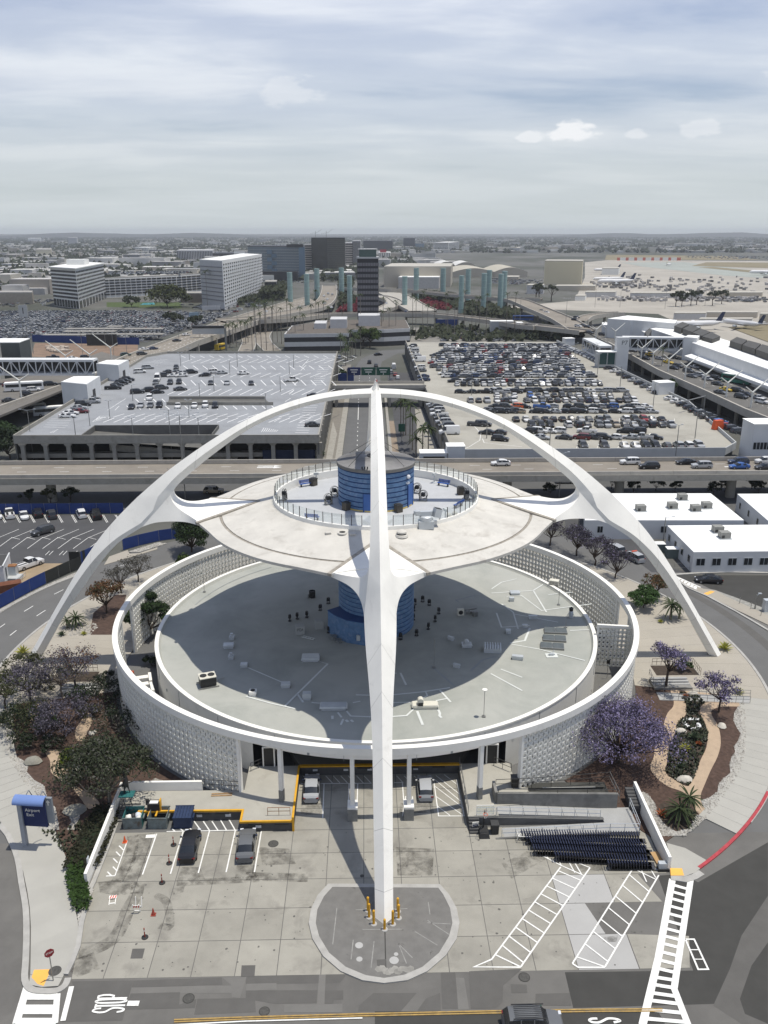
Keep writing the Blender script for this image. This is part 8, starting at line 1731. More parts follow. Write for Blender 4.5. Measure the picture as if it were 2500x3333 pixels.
for k in range(7):
 for t0 in(.25,.5,.75):
  for j in range(8):a=hn[k].lerp(hw[k],t0).lerp(hn[k+1].lerp(hw[k+1],t0),j/8);b=hn[k].lerp(hw[k],t0).lerp(hn[k+1].lerp(hw[k+1],t0),j/8+.05);mk.ribbon([tuple(a),tuple(b)],.25,ZU+.015)
stuff(mk.bd('lane_dashes',None,hr))
for x,y,k,c,lb in((1118,650,'sedan','white','white car far up the left highway'),(1062,685,'sedan','black','black car below the far white one, left highway'),(865,738,'sedan','white','white car in the middle of the left highway'),(920,733,'sedan','dark blue','dark blue car beside the white one, left highway'),(852,766,'suv','dark grey','dark suv in the near lane of the left highway'),(755,772,'suv','green','dark green suv at the lower end of the left highway')):
 q=Q4(x,y,ZU);place_car(k,c,q.x,q.y,ZU+.015,.62,lb,'cars on the left highway')
def viaduct(label,pts,w,z,pier=True,m=None):
 t=thing('viaduct',label,'viaduct');pts=smooth_pts([tuple(p)for p in pts],5);mb=Mu(m or ROADT);L,Rr=offset(pts,w/2),offset(pts,-w/2)
 zz_=[p[2]for p in pts]
 A_=[(a[0],a[1],h)for a,h in zip(L,zz_)];B_=[(a[0],a[1],h)for a,h in zip(Rr,zz_)]
 mb.strip(B_,A_);mb.bd('roadway',None,t)
 for e in(A_,B_):Mu(CONB if z>1 else KERBM).wall([p[:2]for p in e],.5,[p[2]-1.6 if z>1 else p[2]-.1 for p in e],[p[2]+.9 if z>1 else p[2]+.2 for p in e]).bd('barrier',None,t)
 if pier and z>2:
  for k in range(2,len(pts)-1,4):Mu(ROADC).box((pts[k][0],pts[k][1],(pts[k][2]-1)/2),(1.5,1.5,pts[k][2]-1)).bd('pier',None,t)
 return t
viaduct('curved loop road at ground level left of the office podium',[Q5(160,740),Q5(110,690),Q5(105,640),Q5(170,590),Q5(300,570)],9,.1)
viaduct('outer loop road left of the palms',[Q5(0,745),Q5(20,690),Q5(15,640),Q5(60,605),Q5(200,560),Q5(420,520)],8,.1)
viaduct('long cross viaduct running behind the tower across the picture',[Q5(60,560,7),Q5(300,545,7),Q5(480,525,7),Q5(800,520,7),Q5(1060,520,7),Q5(1260,535,7),Q5(1480,560,7),Q5(1680,590,7),Q6(250,590,7),Q6(560,625,7)],10,7)
viaduct('second viaduct branching toward the left highway',[Q5(-150,560,8),Q5(100,540,8),Q5(300,505,8),Q5(420,480,8),Q5(480,440,8),Q5(500,390,8),Q5(500,350,8)],14,8)
viaduct('pale ramp between the tower and the red flowers',[Q5(800,500,4),Q5(890,460,6),Q5(860,430,7),Q5(780,410,7)],13,6,m=M('ramp_pale',(.36,.34,.30),.9,.1,.1));viaduct('broad pale ramp right of the tower',[Q5(1060,500,5),Q5(980,460,6),Q5(920,420,7),Q5(850,390,7)],22,6,m=MATS['ramp_pale'])
viaduct('far overpass behind the glass pylons',[Q5(560,365,9),Q5(800,372,9),Q5(1000,380,9),Q5(1250,405,9),Q5(1480,425,9),Q6(100,425,9),Q6(300,430,9)],10,9)
viaduct('curving ramp descending to the right terminal road',[Q6(60,420,9),Q6(160,440,9),Q6(280,490,8),Q6(420,550,7.2),Q6(540,620,7)],15,8)
viaduct('small curving ramp by the far terminals',[Q6(540,560,7),Q6(580,535,7),Q6(680,520,7),Q6(780,515,7)],8,7)
bus(Q6(188,560,7),-.12,'dark blue coach on the cross viaduct',(.02,.06,.2),13,M('bus_blue_roof',(.03,.08,.25),.4))
for x,y,k,c in((500,560,'suv','black'),(520,600,'suv','white'),(550,595,'sedan','dark grey'),(575,603,'sedan','black'),(590,640,'suv','dark grey'),(665,650,'suv','black'),(510,545,'sedan','black'),(300,505,'sedan','dark grey'),(180,450,'sedan','dark grey'),(330,515,'sedan','white')):
 q=Q6(x,y,7);place_car(k,c,q.x,q.y,7.1,-.9,'%s %s on the ramp to the right terminal road'%(c,CATS[k]),'cars on the ramp to the right terminals',near=False)
for x,y,c in((475,465,'white'),(490,440,'white'),(470,420,'white'),(515,490,'white'),(520,410,'silver'),(495,405,'silver'),(845,465,'white'),(960,515,'dark blue'),(125,515,'white'),(325,490,'white')):
 q=Q5(x,y,7.5);place_car('sedan',c,q.x,q.y,8.1,1.5,'%s car among the ramps around the glass pylons'%c,'cars among the far ramps',near=False)
 # - office tower and podium
TW=M('tower_panel',(.17,.165,.175),.6,.1,.3);TD=M('tower_dark',(.03,.03,.034),.5,.05);PODW=M('podium_white',(.50,.50,.50),.8,.06)
q0,q1=Q5(670,612,0),Q5(797,612,0);q0,q1=g(1163.5,1060,0),g(1232.4,1060,0)
tw_w=16.8;ty=425.0;tx=.2;bz=11;th=None
d=_f+_r*((1200-1250)/FPX)-_u*((740+187*S_-1666.5)/FPX);th=CAM.z+d.z*((ty-CAM.y)/d.y)
cx0=CAM.x+(_f+_r*((1163-1250)/FPX)-_u*((900-1666.5)/FPX)).x/(_f+_r*((1163-1250)/FPX)-_u*((900-1666.5)/FPX)).y*(ty-CAM.y);cx1=CAM.x+(_f+_r*((1232-1250)/FPX)-_u*((900-1666.5)/FPX)).x/(_f+_r*((1232-1250)/FPX)-_u*((900-1666.5)/FPX)).y*(ty-CAM.y)
tw=thing('office_tower','dark slab office tower with grey panelled bands on the centre line','building',((cx0+cx1)/2,ty,0));tw_w=cx1-cx0
Mu(TD).box((0,8,th/2),(tw_w,16,th)).bd('wall',None,tw);nf=10;fh=(th-bz-1.5)/nf
for k in range(nf):
 for j in range(8):Mu(TW).box((-tw_w/2+tw_w*(j+.5)/8,-.15,bz+fh*(k+.42)),(tw_w/8-.18,.3,fh*.56)).bd('panel',None,tw)
 Mu(TW).box((0,8,bz+fh*(k+.42)),(tw_w+.3,15.5,fh*.5)).bd('band',None,tw)
Mu(GRWALL).box((0,8,th+.4),(tw_w+.8,17,.9)).bd('roof',None,tw);Mu(GREENG).box((0,6,th+3),(tw_w*.8,10,4.2)).bd('roof_house',None,tw);Mu(GRWALL).box((0,6,th+5.3),(tw_w*.9,11,.4)).bd('roof_cap',None,tw)
pod=thing('office_podium','low white and dark banded office building at the foot of the tower','building',(0,0,0));zp=9.3
pts=[Q5(230,640,zp),Q5(620,635,zp),Q5(620,615,zp),Q5(830,612,zp),Q5(985,605,zp),Q5(960,555,zp),Q5(500,555,zp),Q5(275,590,zp)]
for z0,z1,m in((0,2.6,TD),(2.6,5.0,PODW),(5.0,7.4,TD),(7.4,9.3,PODW)):Mu(m).prism([tuple(p)[:2]for p in pts],z0,z1).bd('storey',None,pod)
Mu(M('roof_gravel',(.12,.105,.09),.95,.1)).prism([(p.x*.985+.1,p.y+(.6 if i<5 else-.6))for i,p in enumerate(pts)],9.3,9.42).bd('roof',None,pod)
for x0,y0,x1,y1,h in((410,610,490,590,3),(495,640,615,560,5),(675,612,800,560,6)):
 a,b=Q5(x0,y0,9.4),Q5(x1,y1,9.4);Mu(PODW).box(((a.x+b.x)/2,(a.y+b.y)/2,9.4+h/2),(abs(b.x-a.x),min(16,abs(b.y-a.y)),h)).bd('roof_house',None,pod)
 # - glass pylons
PYG=M('pylon_glass',(.24,.345,.33),.3,.08,.2,spec=.6);PYB=M('pylon_band',(.30,.42,.40),.4,0)
for i,(x,yt,yb)in enumerate(((270,272,500),(371,282,525),(430,250,460),(576,245,430),(625,292,515),(953,296,510),(1022,245,438),(1182,246,435),(1290,292,525),(1331,252,450),(1423,278,525),(1454,258,490),(1523,282,525),(1545,265,500))):
 q=Q5(x,yb);h=hgt(800+x*S_,740+yb*S_,740+yt*S_);r=15*S_/FPX*(q-CAM).length
 t_=thing('glass_pylon','pale green glass column among the ramps, %s from the left'%ordn(i),'light column',tuple(q),0,'pale green glass columns')
 ns=6
 for k in range(ns):Mu(PYG).lathe([(r,h*k/ns+.25),(r,h*(k+1)/ns-.25)],12).bd('glass_drum',None,t_,smooth=40);Mu(PYB).lathe([(r*1.05,h*(k+1)/ns-.3),(r*1.05,h*(k+1)/ns+.3),(0,h*(k+1)/ns+.3)],12).bd('band',None,t_)
 Mu(M('pylon_foot',(.28,.26,.22),.9)).lathe([(r*1.15,0),(r*1.15,1.6),(0,1.6)],10).bd('foot',None,t_)
 # - green and red planting among the ramps
BOUG=leafm('bougainvillea',(.13,.020,.030));FGRN=leafm('far_green',(.040,.048,.026))
def mass(name,label,pts,n,m,h,s,seed,z=0):
 rnd=random.Random(seed);mb=Mu(m)
 for x,y in scatter(pts,n,seed):
  for k in range(5):
   p=Vector((x+rnd.uniform(-s,s),y+rnd.uniform(-s,s)*1.5,z+h*rnd.uniform(.2,1)));a=Vector((rnd.gauss(0,1),rnd.gauss(0,1),rnd.gauss(0,.5))).normalized()*s;b=a.orthogonal().normalized()*s;mb.add([p-a,p-b,p+a,p+b],[(0,1,2,3)])
 o=stuff(mb.bd(name));o['label']=label;return o
for nm,ps,h in(('red_flowers',((1035,470),(1090,435),(1180,445),(1240,480),(1220,500),(1080,490)),3),('red_flowers',((545,515),(600,480),(660,430),(668,510)),3),('red_flowers',((795,512),(840,498),(850,510),(800,518)),2)):
 mass(nm,'red flowering ground cover on the slope',[tuple(Q5(x,y))[:2]for x,y in ps],330,BOUG,h,1.3,4)
for k,(ps,n,h)in enumerate(((((390,480),(470,430),(460,470),(400,490)),160,4),(((550,490),(610,440),(660,430),(640,480)),220,4),(((1030,435),(1060,405),(1250,420),(1300,500),(1240,490),(1100,435)),420,5),(((1290,520),(1320,480),(1500,500),(1640,540),(1640,560),(1300,530)),400,6),(((80,440),(120,410),(230,400),(230,440)),300,10),(((-60,440),(90,430),(80,450),(-40,470)),150,5),(((990,640),(1180,600),(1640,640),(1650,690),(1000,680)),120,3.2),(((560,500),(560,300),(620,290),(650,300),(640,400)),200,7),(((450,330),(470,285),(590,285),(600,330)),200,9),(((130,380),(140,345),(250,350),(250,385)),150,6))):
 mass('shrub_mass','dark green planting among the ramps',[tuple(Q5(x,y))[:2]for x,y in ps],n,FGRN,h,1.7,40+k)
mass('shrub_mass','dark green planting below the right viaduct',[tuple(Q6(x,y))[:2]for x,y in((0,620),(380,600),(560,660),(430,690),(0,660))],150,FGRN,3.5,1.7,61)
for i,(x,y)in enumerate(((358,445),(285,440),(265,445),(1105,475),(1140,475),(1195,470),(1230,465),(1380,460),(1325,470))):
 tree(Q6(x,y),13 if x>1000 else 17,6,'dark tree beside the airfield road, %s in the line'%ordn(i),FGRN,160,1.4,BARK,'tree',4,.8,200+i,.4,'trees by the airfield road')
struct(Mu(M('road_grey_far',(.20,.19,.17),.9,.15,.1)).sheet([Q5(985,690),Q5(1010,600),Q5(1640,640),Q5(1660,690)],.04).bd('service_yard'))
yd=[];yr=random.Random(6)
for x,y in scatter([tuple(Q5(x,y))[:2]for x,y in((1180,685),(1220,620),(1640,650),(1650,685))],46,3):yd.append((x,y,.06,yr.choice((0,1.57,.4))))
carstuff('parked_cars','parked cars in the yard beyond the beige deck',yd,simple=True,seed=8)
for i,(x0,x1,y,lb,m_)in enumerate(((1140,1275,608,'long dark blue board above the yard',FENB),(1465,1600,640,'low grey shed in the yard beyond the beige deck',GRWALL),(1620,1655,650,'small pale shed at the right of the yard',WHWALL))):
 a,b=Q5(x0,y,0),Q5(x1,y,0);t_=thing('yard_shed' if i else 'blue_board',lb,'shed' if i else 'board',(a.x,a.y,0));Mu(m_).box(((b.x-a.x)/2,0,4),(b.x-a.x,.6 if i==0 else 6,4 if i==0 else 8)).bd('wall',None,t_)
 if i==0:
  for s in(.05,.5,.95):Mu(STEEL).box(((b.x-a.x)*s,.5,1.5),(.5,.5,3)).bd('post',None,t_)
 else:Mu(WHROOF).box(((b.x-a.x)/2,0,8.1),(b.x-a.x+.4,6.4,.2)).bd('roof',None,t_)
PG='tall thin palms around the office podium'
pxy=[(40,745),(65,735),(95,740),(125,735),(165,745),(190,690),(215,700),(255,730),(275,720),(300,740),(330,690),(350,720),(395,640),(425,640),(440,650),(580,640),(690,680),(815,690),(825,660),(860,700),(900,690),(1000,640),(1020,660),(1060,650),(1090,640),(1130,640),(1200,620),(1210,660),(1250,670),(1270,610),(1310,640),(1355,630),(1380,600),(1400,650),(1440,680),(1560,665),(1610,660),(470,640),(500,660)]
for i,(x,y)in enumerate(pxy):
 q=Q5(x,y);palm(q,random.Random(i).choice((20,23,26,18)),2.9,'tall thin palm among the roads %s of the office tower, %s from the left'%('left' if x<660 else 'right',ordn(sum(1 for a_,b_ in pxy if a_<x))),PG,nf=14)
for i,(x,y)in enumerate(((1450,690),(1475,700),(1490,690),(1400,700),(1380,720),(1360,720),(1420,720),(1530,660),(1560,640),(1590,640),(1600,630),(1640,620))):q=Q4(x,y);palm(q,12 if x<1500 else 20,3.2,'bushy palm beside the left highway ramp, %s from the left'%ordn(sum(1 for a_ in(1450,1475,1490,1400,1380,1360,1420,1530,1560,1590,1600,1640)if a_<x)),'palms beside the left highway',nf=16)
for i,(x,y,h)in enumerate(((585,790,11),(610,800,9),(640,800,10),(600,830,8),(660,780,11),(630,760,12),(690,770,14),(570,750,9))):q=Q5(x,y);palm(q,h,3.4,'bushy palm on the verge left of the centre road, %s from the left'%ordn(sum(1 for a_ in(585,610,640,600,660,630,690,570)if a_<x)),'palms on the centre verge',nf=18)
for i,(x,y,h)in enumerate(((930,600,11),(945,605,12),(960,600,11),(985,650,11.5),(1000,690,10),(1060,740,8),(1095,740,8.5),(1020,745,5))):q=Q3(x,y+(0 if i>4 else 20),0);palm(q,h,3.3,'palm between centre road and beige deck, %s counted from the back left'%ordn(i),'palms right of the centre road',nf=18)
tree(Q5(745,725),11,7,'round light green tree left of the road bend',leafm('leaf_light',(.05,.075,.02)),700,.9,BARK,'tree',6,.9,81,.35);tree(Q5(705,720),10,6,'second round green tree left of the road bend',LGRN,600,.9,BARK,'tree',6,.9,82,.35);tree(Q3(590,300),6,3,'green bush at the edge of the centre road by the bridge',LGRN,420,.5,BARK,'bush',5,.9,83,.1,cat='bush')
tree(G(60,760,0),9,6,'dense dark trees at the left frame edge below the garage',LDRK,1600,.6,BARK,'tree',7,.8,84,.2);tree(G(20,700,0),8,5,'second dark tree at the left frame edge below the garage',LGRN,1000,.6,BARK,'tree',7,.8,85,.2)
for i,(x,y)in enumerate(((440,770),(380,745),(1240,770),(180,330),(305,325),(425,320))):
 q=G(x,y+30,0)if y>400 else U(x,y+20,0);tree(Vector((q.x,min(q.y,104),0))if y>400 else q,3.6,2.2,'small roadside tree beside the elevated road, %s'%('behind the left ramp','far left by the garage','behind the saucer','leftmost by the fence','yellowish by the fence','rightmost by the fence')[i],LOLV if i==4 else LDRK,350,.35,BARK,'tree',5,.8,300+i,.3,'small trees beside the elevated road')
for i,(x,y)in enumerate(((720,260),(850,290),(985,270),(1100,280),(350,300),(1330,300),(1400,280),(1560,260),(1600,290))):q=UR(x,y,0);tree(q,3.4,2.4,'small dark tree under the elevated road right of the saucer, %s from the left'%ordn(sum(1 for a_ in(720,850,985,1100,350,1330,1400,1560,1600)if a_<x)),LDRK,330,.35,BARK,'tree',5,.8,320+i,.25,'small dark trees right of the saucer')
for i,(x,y)in enumerate(((345,760),(400,770),(455,745),(420,720))):q=Q3(x,y,0);agave(Vector((q.x,q.y,.1)),2.0,'broad-leaved plant at the corner below the grey garage, %s from the left'%ordn(i),LGRN,24)
# - hotels and offices
def facade(t,a,b,z0,z1,rows,cols,m,fw=.6,fh=.6,off=.25,name='windows',dep=.3):
 """grid of windows, one part: joined glass panes set on the wall from a to b"""
 mb=Mu(m);d=b-a;ang=math.atan2(d.y,d.x);nrm=Vector((d.y,-d.x,0)).normalized()
 for r in range(rows):
  for c in range(cols):
   p=a+d*((c+.5)/cols)+nrm*off;z=z0+(z1-z0)*(r+.5)/rows;mb.box((p.x,p.y,z),(d.length/cols*fw,dep,(z1-z0)/rows*fh),ang)
 return stuff(mb.bd(name,None,t))
def corner_bld(label,w,bl,bm,br,yt,wall,roof,name='office_block',depth=None,over=0):
 """left, middle, right ground corners as seen; top read off at the middle corner"""
 A_,B_,C_=(w(*bl),w(*bm),w(*br));
 h=hgt(*WF[w](bm[0],bm[1]),WF[w](0,yt)[1]);D_=A_+C_-B_
 t=thing(name,label,'building',tuple(B_));c=[tuple(p-B_)[:2]for p in(A_,B_,C_,D_)];Mu(wall).prism(c,0,h).bd('wall',None,t)
 if over:ctr=Vector(((c[1][0]+c[3][0])/2,(c[1][1]+c[3][1])/2));c2=[(ctr.x+(p[0]-ctr.x)*(1+over),ctr.y+(p[1]-ctr.y)*(1+over))for p in c]
 else:c2=c
 Mu(roof).prism(c2,h,h+.8).bd('roof',None,t)
 return t,A_-B_,Vector((0,0,0)),C_-B_,h
WF={Q4:fx(0,740),Q5:fx(800,740),Q6:fx(1600,740)}
OFFW=M('office_white',(.72,.72,.69),.8,.05);OFFG=M('office_grey',(.46,.46,.46),.8,.06)
t,a,b,c,h=corner_bld('white office block with arched window rows and flat overhanging roof',Q4,(328,470),(478,490),(640,425),250,OFFW,OFFW,over=.06)
facade(t,a,b,7,h-1,8,22,WING,.55,.55);facade(t,b,c,7,h-1,8,22,WING,.55,.5);facade(t,a,b,.2,6.5,1,9,WING,.7,.95);facade(t,b,c,.2,6.5,1,9,WING,.7,.95);Mu(OFFW).box(((a.x+c.x)/2,(a.y+c.y)/2,h+3),(16,14,5)).bd('roof_house',None,t)
t,a,b,c,h=corner_bld('long white hotel slab with a grid of small windows, left of the pylons',Q4,(1215,480),(1350,500),(1580,395),205,OFFG,OFFW,'hotel')
facade(t,b,c,4,h-1,12,22,WING,.42,.36);Mu(M('hotel_white',(.72,.72,.70),.8,.04)).wall([tuple(b+Vector((0,-.4,0)))[:2],tuple(c+Vector((0,-.4,0)))[:2]],.3,3,h+1).bd('facade_panel',None,t)
facade(t,b+Vector((0,-.8,0)),c+Vector((0,-.8,0)),4,h-1,12,22,WING,.42,.40,.3);facade(t,a,b,6,h-3,9,1,M('band_grey',(.22,.22,.225),.7),.96,.28)
t,a,b,c,h=corner_bld('wide pale parking structure with dark open levels behind the pool',Q4,(630,425),(1065,400),(1210,385),290,OFFW,M('deck_far',(.30,.29,.27),.9),'far_garage')
facade(t,a,b,2,h-.6,6,14,TD,.86,.52);facade(t,b,c,2,h-.6,6,5,TD,.86,.52);cg=[(b.x+t.location.x+random.uniform(-75,3),b.y+t.location.y+random.uniform(4,70),h+.8,1.57)for k in range(150)];carstuff('parked_cars','small parked cars on the roof of the far garage',cg,simple=True,seed=9)  # dark panels, no glass: shade of the open levels painted on the walls
t,a,b,c,h=corner_bld('grey ribbed office block behind the white hotel',Q4,(1065,215),(1280,215),(1290,205),140,OFFG,OFFG);facade(t,a,b,3,h,1,22,TD,.4,.9)
t,a,b,c,h=corner_bld('dark office block with a white roof sign behind the hotel',Q4,(1280,215),(1480,215),(1500,205),158,TD,TD);Mu(OFFW).box((a.x*.2,-1,h+2.5),(22,1,5)).bd('roof_sign',None,t)
BLG=M('blue_glass',(.10,.16,.22),.25,.12,.05,spec=.6);BLL=M('grey_glass',(.14,.17,.19),.3,.1,.05,spec=.5)
t,a,b,c,h=corner_bld('grey-blue glass hotel with blue zigzag stripe, centre left',Q5,(20,310),(350,318),(360,300),118,BLL,TD,'hotel');facade(t,a,b,2,h-2,11,26,M('pale_strip',(.25,.28,.30),.5),.9,.4)
mb=Mu(BLG);
for k in range(7):z=4+(h-8)*k/7;x=a.x*.56+(3 if k%2 else-3);mb.box((x,a.y*.5-1.2,z+(h-8)/14),(7,.6,(h-8)/7+.2))
mb.bd('zigzag_stripe',None,t);Mu(TD).box((a.x*.14,-1,h+1.5),(a.x*-.28,1,4)).bd('roof_sign',None,t);Mu(BLG).box((-2,-1.2,h/2),(8,.6,h)).bd('corner_glass',None,t)
Mu(TD).box((a.x*.5,-12,6),(abs(a.x)*.8,14,12)).bd('annex',None,t)
BRZ=M('bronze_glass',(.035,.035,.03),.25,.15,.03,spec=.5)
t,a,b,c,h=corner_bld('tall dark bronze glass tower, left half darker',Q5,(398,280),(597,280),(600,268),65,BRZ,TD);facade(t,a+(b-a)*.47,b,1,h-1,18,14,M('bronze_pane',(.07,.07,.06),.3,.1),.9,.8)
t,a,b,c,h=corner_bld('beige balcony tower left of the bronze tower',Q5,(355,278),(400,278),(405,270),105,M('beige_wall',(.40,.37,.33),.8),OFFG);facade(t,a,b,2,h,12,1,TD,.96,.45)
t,a,b,c,h=corner_bld('beige balcony tower right of the bronze tower',Q5,(598,250),(645,250),(650,240),95,MATS['beige_wall'],OFFG);facade(t,a,b,2,h,11,1,TD,.9,.45)
t,a,b,c,h=corner_bld('grey ribbed tower behind the office tower',Q5,(640,250),(690,250),(694,240),82,OFFG,OFFG);facade(t,a,b,2,h,1,9,TD,.5,.96)
t,a,b,c,h=corner_bld('wide dark glass block on the skyline right of the bronze tower',Q5,(706,150),(880,150),(883,145),82,M('navy_glass',(.03,.035,.045),.3,.1),TD)
t,a,b,c,h=corner_bld('small ribbed office block with a red roof sign',Q5,(795,200),(868,200),(870,195),152,OFFW,OFFW);facade(t,a,b,2,h,1,7,TD,.5,.9);Mu(M('red_sign',(.35,.03,.05),.5)).box((a.x*.6,-1,h+4),(14,1,6)).bd('roof_sign',None,t)
t,a,b,c,h=corner_bld('dark glass tower pair on the skyline, left part',Q5,(946,130),(1015,130),(1017,126),66,MATS['navy_glass'],TD);t,a,b,c,h=corner_bld('blue-grey lower part of the dark skyline pair',Q5,(1015,132),(1070,132),(1072,128),98,BLG,TD)
t,a,b,c,h=corner_bld('white banded office slab on the right skyline',Q5,(1128,150),(1215,150),(1280,140),92,OFFW,OFFW);facade(t,a,b,2,h,7,1,TD,.95,.45);facade(t,b,c,2,h,7,1,TD,.95,.45)
t,a,b,c,h=corner_bld('pale block with dark windows on the far left skyline',Q4,(815,160),(890,160),(942,155),122,OFFW,OFFW);facade(t,a,b,2,h,6,8,TD,.5,.5);facade(t,b,c,2,h,6,6,TD,.5,.5)
t,a,b,c,h=corner_bld('grey block on the far left skyline',Q4,(412,110),(465,110),(470,106),62,OFFG,OFFG);t,a,b,c,h=corner_bld('pale low tower far left',Q4,(170,95),(245,95),(248,92),66,OFFW,OFFW)
for x0,x1,yb,yt,lb,m in((600,745,215,188,'tan warehouse beyond the white office block',M('tan_wall',(.36,.32,.26),.85)),(218,310,180,135,'cream low block far left',M('cream',(.50,.47,.37),.8)),(0,200,460,395,'tan warehouse with grey roof at the left frame edge',M('tan_wall',(.36,.32,.26),.85)),(968,1020,240,212,'white billboard beyond the far garage',OFFW),(990,1050,215,190,'white gabled shed beyond the far garage',OFFW),(1085,1215,452,400,'low brown hall beside the white hotel',M('brown_hall',(.20,.17,.14),.9)),(1590,1660,400,330,'low black block right of the hotel',TD)):
 corner_bld(lb,Q4,(x0,yb),(x1,yb),(x1+6,yb-12),yt,m,M('deck_far',(.30,.29,.27),.9),'low_block')
a,b=Q4(1215,510),Q4(1322,510);hh=hgt(0+1270*S_,740+510*S_,740+472*S_);t_=thing('billboard','wide pale blank billboard in front of the hotel','billboard',(a.x,a.y,0));Mu(OFFG).box(((b.x-a.x)/2,0,hh*.72),(b.x-a.x,1,hh*.6)).bd('panel',None,t_);Mu(TD).box(((b.x-a.x)*.95,1,hh*.4),(1.5,1.5,hh*.8)).bd('post',None,t_)
a,b=Q4(1138,560),Q4(1198,560);hh=hgt(0+1170*S_,740+560*S_,740+508*S_);t_=thing('billboard','pale blue billboard above the car lot','billboard',(a.x,a.y,0));Mu(M('poster_blue',(.25,.33,.38),.6,.2,.3)).box(((b.x-a.x)/2,0,hh*.72),(b.x-a.x,1,hh*.5)).bd('panel',None,t_);Mu(TD).box(((b.x-a.x)*.5,1,hh*.4),(1.5,1.5,hh*.8)).bd('post',None,t_)
q=Q4(1280,660);t_=thing('overhead_sign','dark framed overhead sign board under the highway','sign',(Q4(1180,740).x,Q4(1180,740).y,0));Mu(GRWALL).box((7,0,10.5),(17,2,3.2)).bd('panel',None,t_);Mu(TD).box((7,0,12.6),(17,2.5,1.2)).bd('frame',None,t_);Mu(STEEL).box((16,0,6),(1,1,12)).bd('post',None,t_)
bus(Q4(1325,735,0),1.2,'yellow school bus parked beyond the garage roof',(.55,.38,.03),9,M('bus_yellow_roof',(.5,.36,.05),.5))
tree(Q4(1005,480),18,19,'broad round green tree by the hotel pool',leafm('leaf_pool',(.055,.065,.025)),1200,1.7,BARK,'tree',7,.9,96,.2,clumps=30);tree(Q4(790,480),10,9,'smaller green tree left of the pool',FGRN,350,1.4,BARK,'tree',6,.9,97,.2);palm(Q4(1247,490),30,5,'single tall palm against the hotel end wall')
struct(Mu(GRASS).sheet([Q4(640,478),Q4(640,450),Q4(1090,450),Q4(1090,485)],.05).bd('pool_garden'));struct(Mu(M('pool_water',(.05,.38,.42),.1,0)).sheet([Q4(840,466),Q4(860,455),Q4(925,452),Q4(930,464)],.12).bd('pool_water'))
# - airfield and hangars
APR=M('apron_concrete',(.36,.335,.29),.9,.10,.02,stain=((.27,.25,.215),.012,.45,.75));GRS=M('dry_grass',(.20,.17,.105),.95,.15,.02)
struct(Mu(APR).sheet([Q6(60,480),Q6(500,440),Q6(560,300),Q6(560,210),Q6(700,196),Q6(2200,205),Q6(3200,700),Q6(1700,830),Q6(1000,520)],.02).bd('airfield_apron'))
for ps in(((680,196),(690,165),(1400,172),(1620,196)),((1200,232),(1290,210),(2200,216),(2200,250),(1659,245)),((1240,240),(1330,238),(1700,272),(1560,272))):struct(Mu(GRS).sheet([Q6(x,y)for x,y in ps],.3).bd('dry_grass'))
struct(Mu(M('runway_grey',(.30,.32,.29),.9,.06,.01)).sheet([Q6(780,212),Q6(1150,208),Q6(1600,262),Q6(2200,300),Q6(2200,340),Q6(1400,290),Q6(900,235)],.15).bd('taxiway'));struct(Mu(GRS).sheet([Q6(1420,600),Q6(1659,590),Q6(1900,640),Q6(1659,690)],.3).bd('dry_grass'))
BGH=M('hangar_beige',(.44,.40,.33),.85,.06,.02);YLH=M('hangar_yellow',(.64,.57,.40),.85,.04,.02)
corner_bld('long beige hangar behind the right pylons',Q5,(828,360),(1228,360),(1240,330),238,BGH,M('hangar_roof',(.42,.40,.35),.85),'hangar');corner_bld('white ribbed shed in front of the beige hangar',Q5,(915,368),(1158,368),(1165,360),302,M('shed_white',(.44,.43,.41),.8),OFFW,'hangar')
t,a,b,c,h=corner_bld('large pale yellow windowless hangar block at the airfield',Q6,(312,345),(538,348),(542,335),205,YLH,M('hangar_roof',(.42,.40,.35),.85),'hangar');Mu(M('hangar_side',(.40,.36,.24),.85)).box((a.x*.66,a.y-.3,h*.5),(.8,.8,h)).box((a.x*.33,a.y-.3,h*.5),(.8,.8,h)).bd('pilaster',None,t)
def vault(label,w,x0,x1,yb,yt,dep,m,name='vaulted_hangar'):
 a,b=w(x0,yb),w(x1,yb);h=hgt(*WF[w]((x0+x1)/2,yb),WF[w](0,yt)[1]);t=thing(name,label,'hangar',(a.x,a.y,0));L=b.x-a.x;n=12;eave=h*.55;pr=[(L*i/n,eave+(h-eave)*sin_(PI_*i/n))for i in range(n+1)]
 mb=Mu(m);mb.add([(x,s,z)for s in(0,dep)for x,z in pr],[(i,i+1,n+2+i,n+1+i)for i in range(n)]);mb.bd('roof',None,t,smooth=50);mb=Mu(BGH);mb.add([(0,0,0),(L,0,0)]+[(x,0,z)for x,z in pr[::-1]],[tuple(range(n+3))]);mb.bd('front_wall',None,t)
VR=M('vault_white',(.62,.61,.58),.7,.05)
vault('white domed hangar roof, left of two behind the beige hangar',Q5,1150,1262,250,206,90,VR);vault('white domed hangar roof, right of two behind the beige hangar',Q5,1258,1380,255,208,90,VR)
vault('beige vaulted hangar, left of two at the airfield',Q5,1235,1500,300,245,120,M('vault_beige',(.42,.39,.32),.8));vault('beige vaulted hangar, right of two at the airfield',Q5,1490,1690,300,240,120,MATS['vault_beige'])
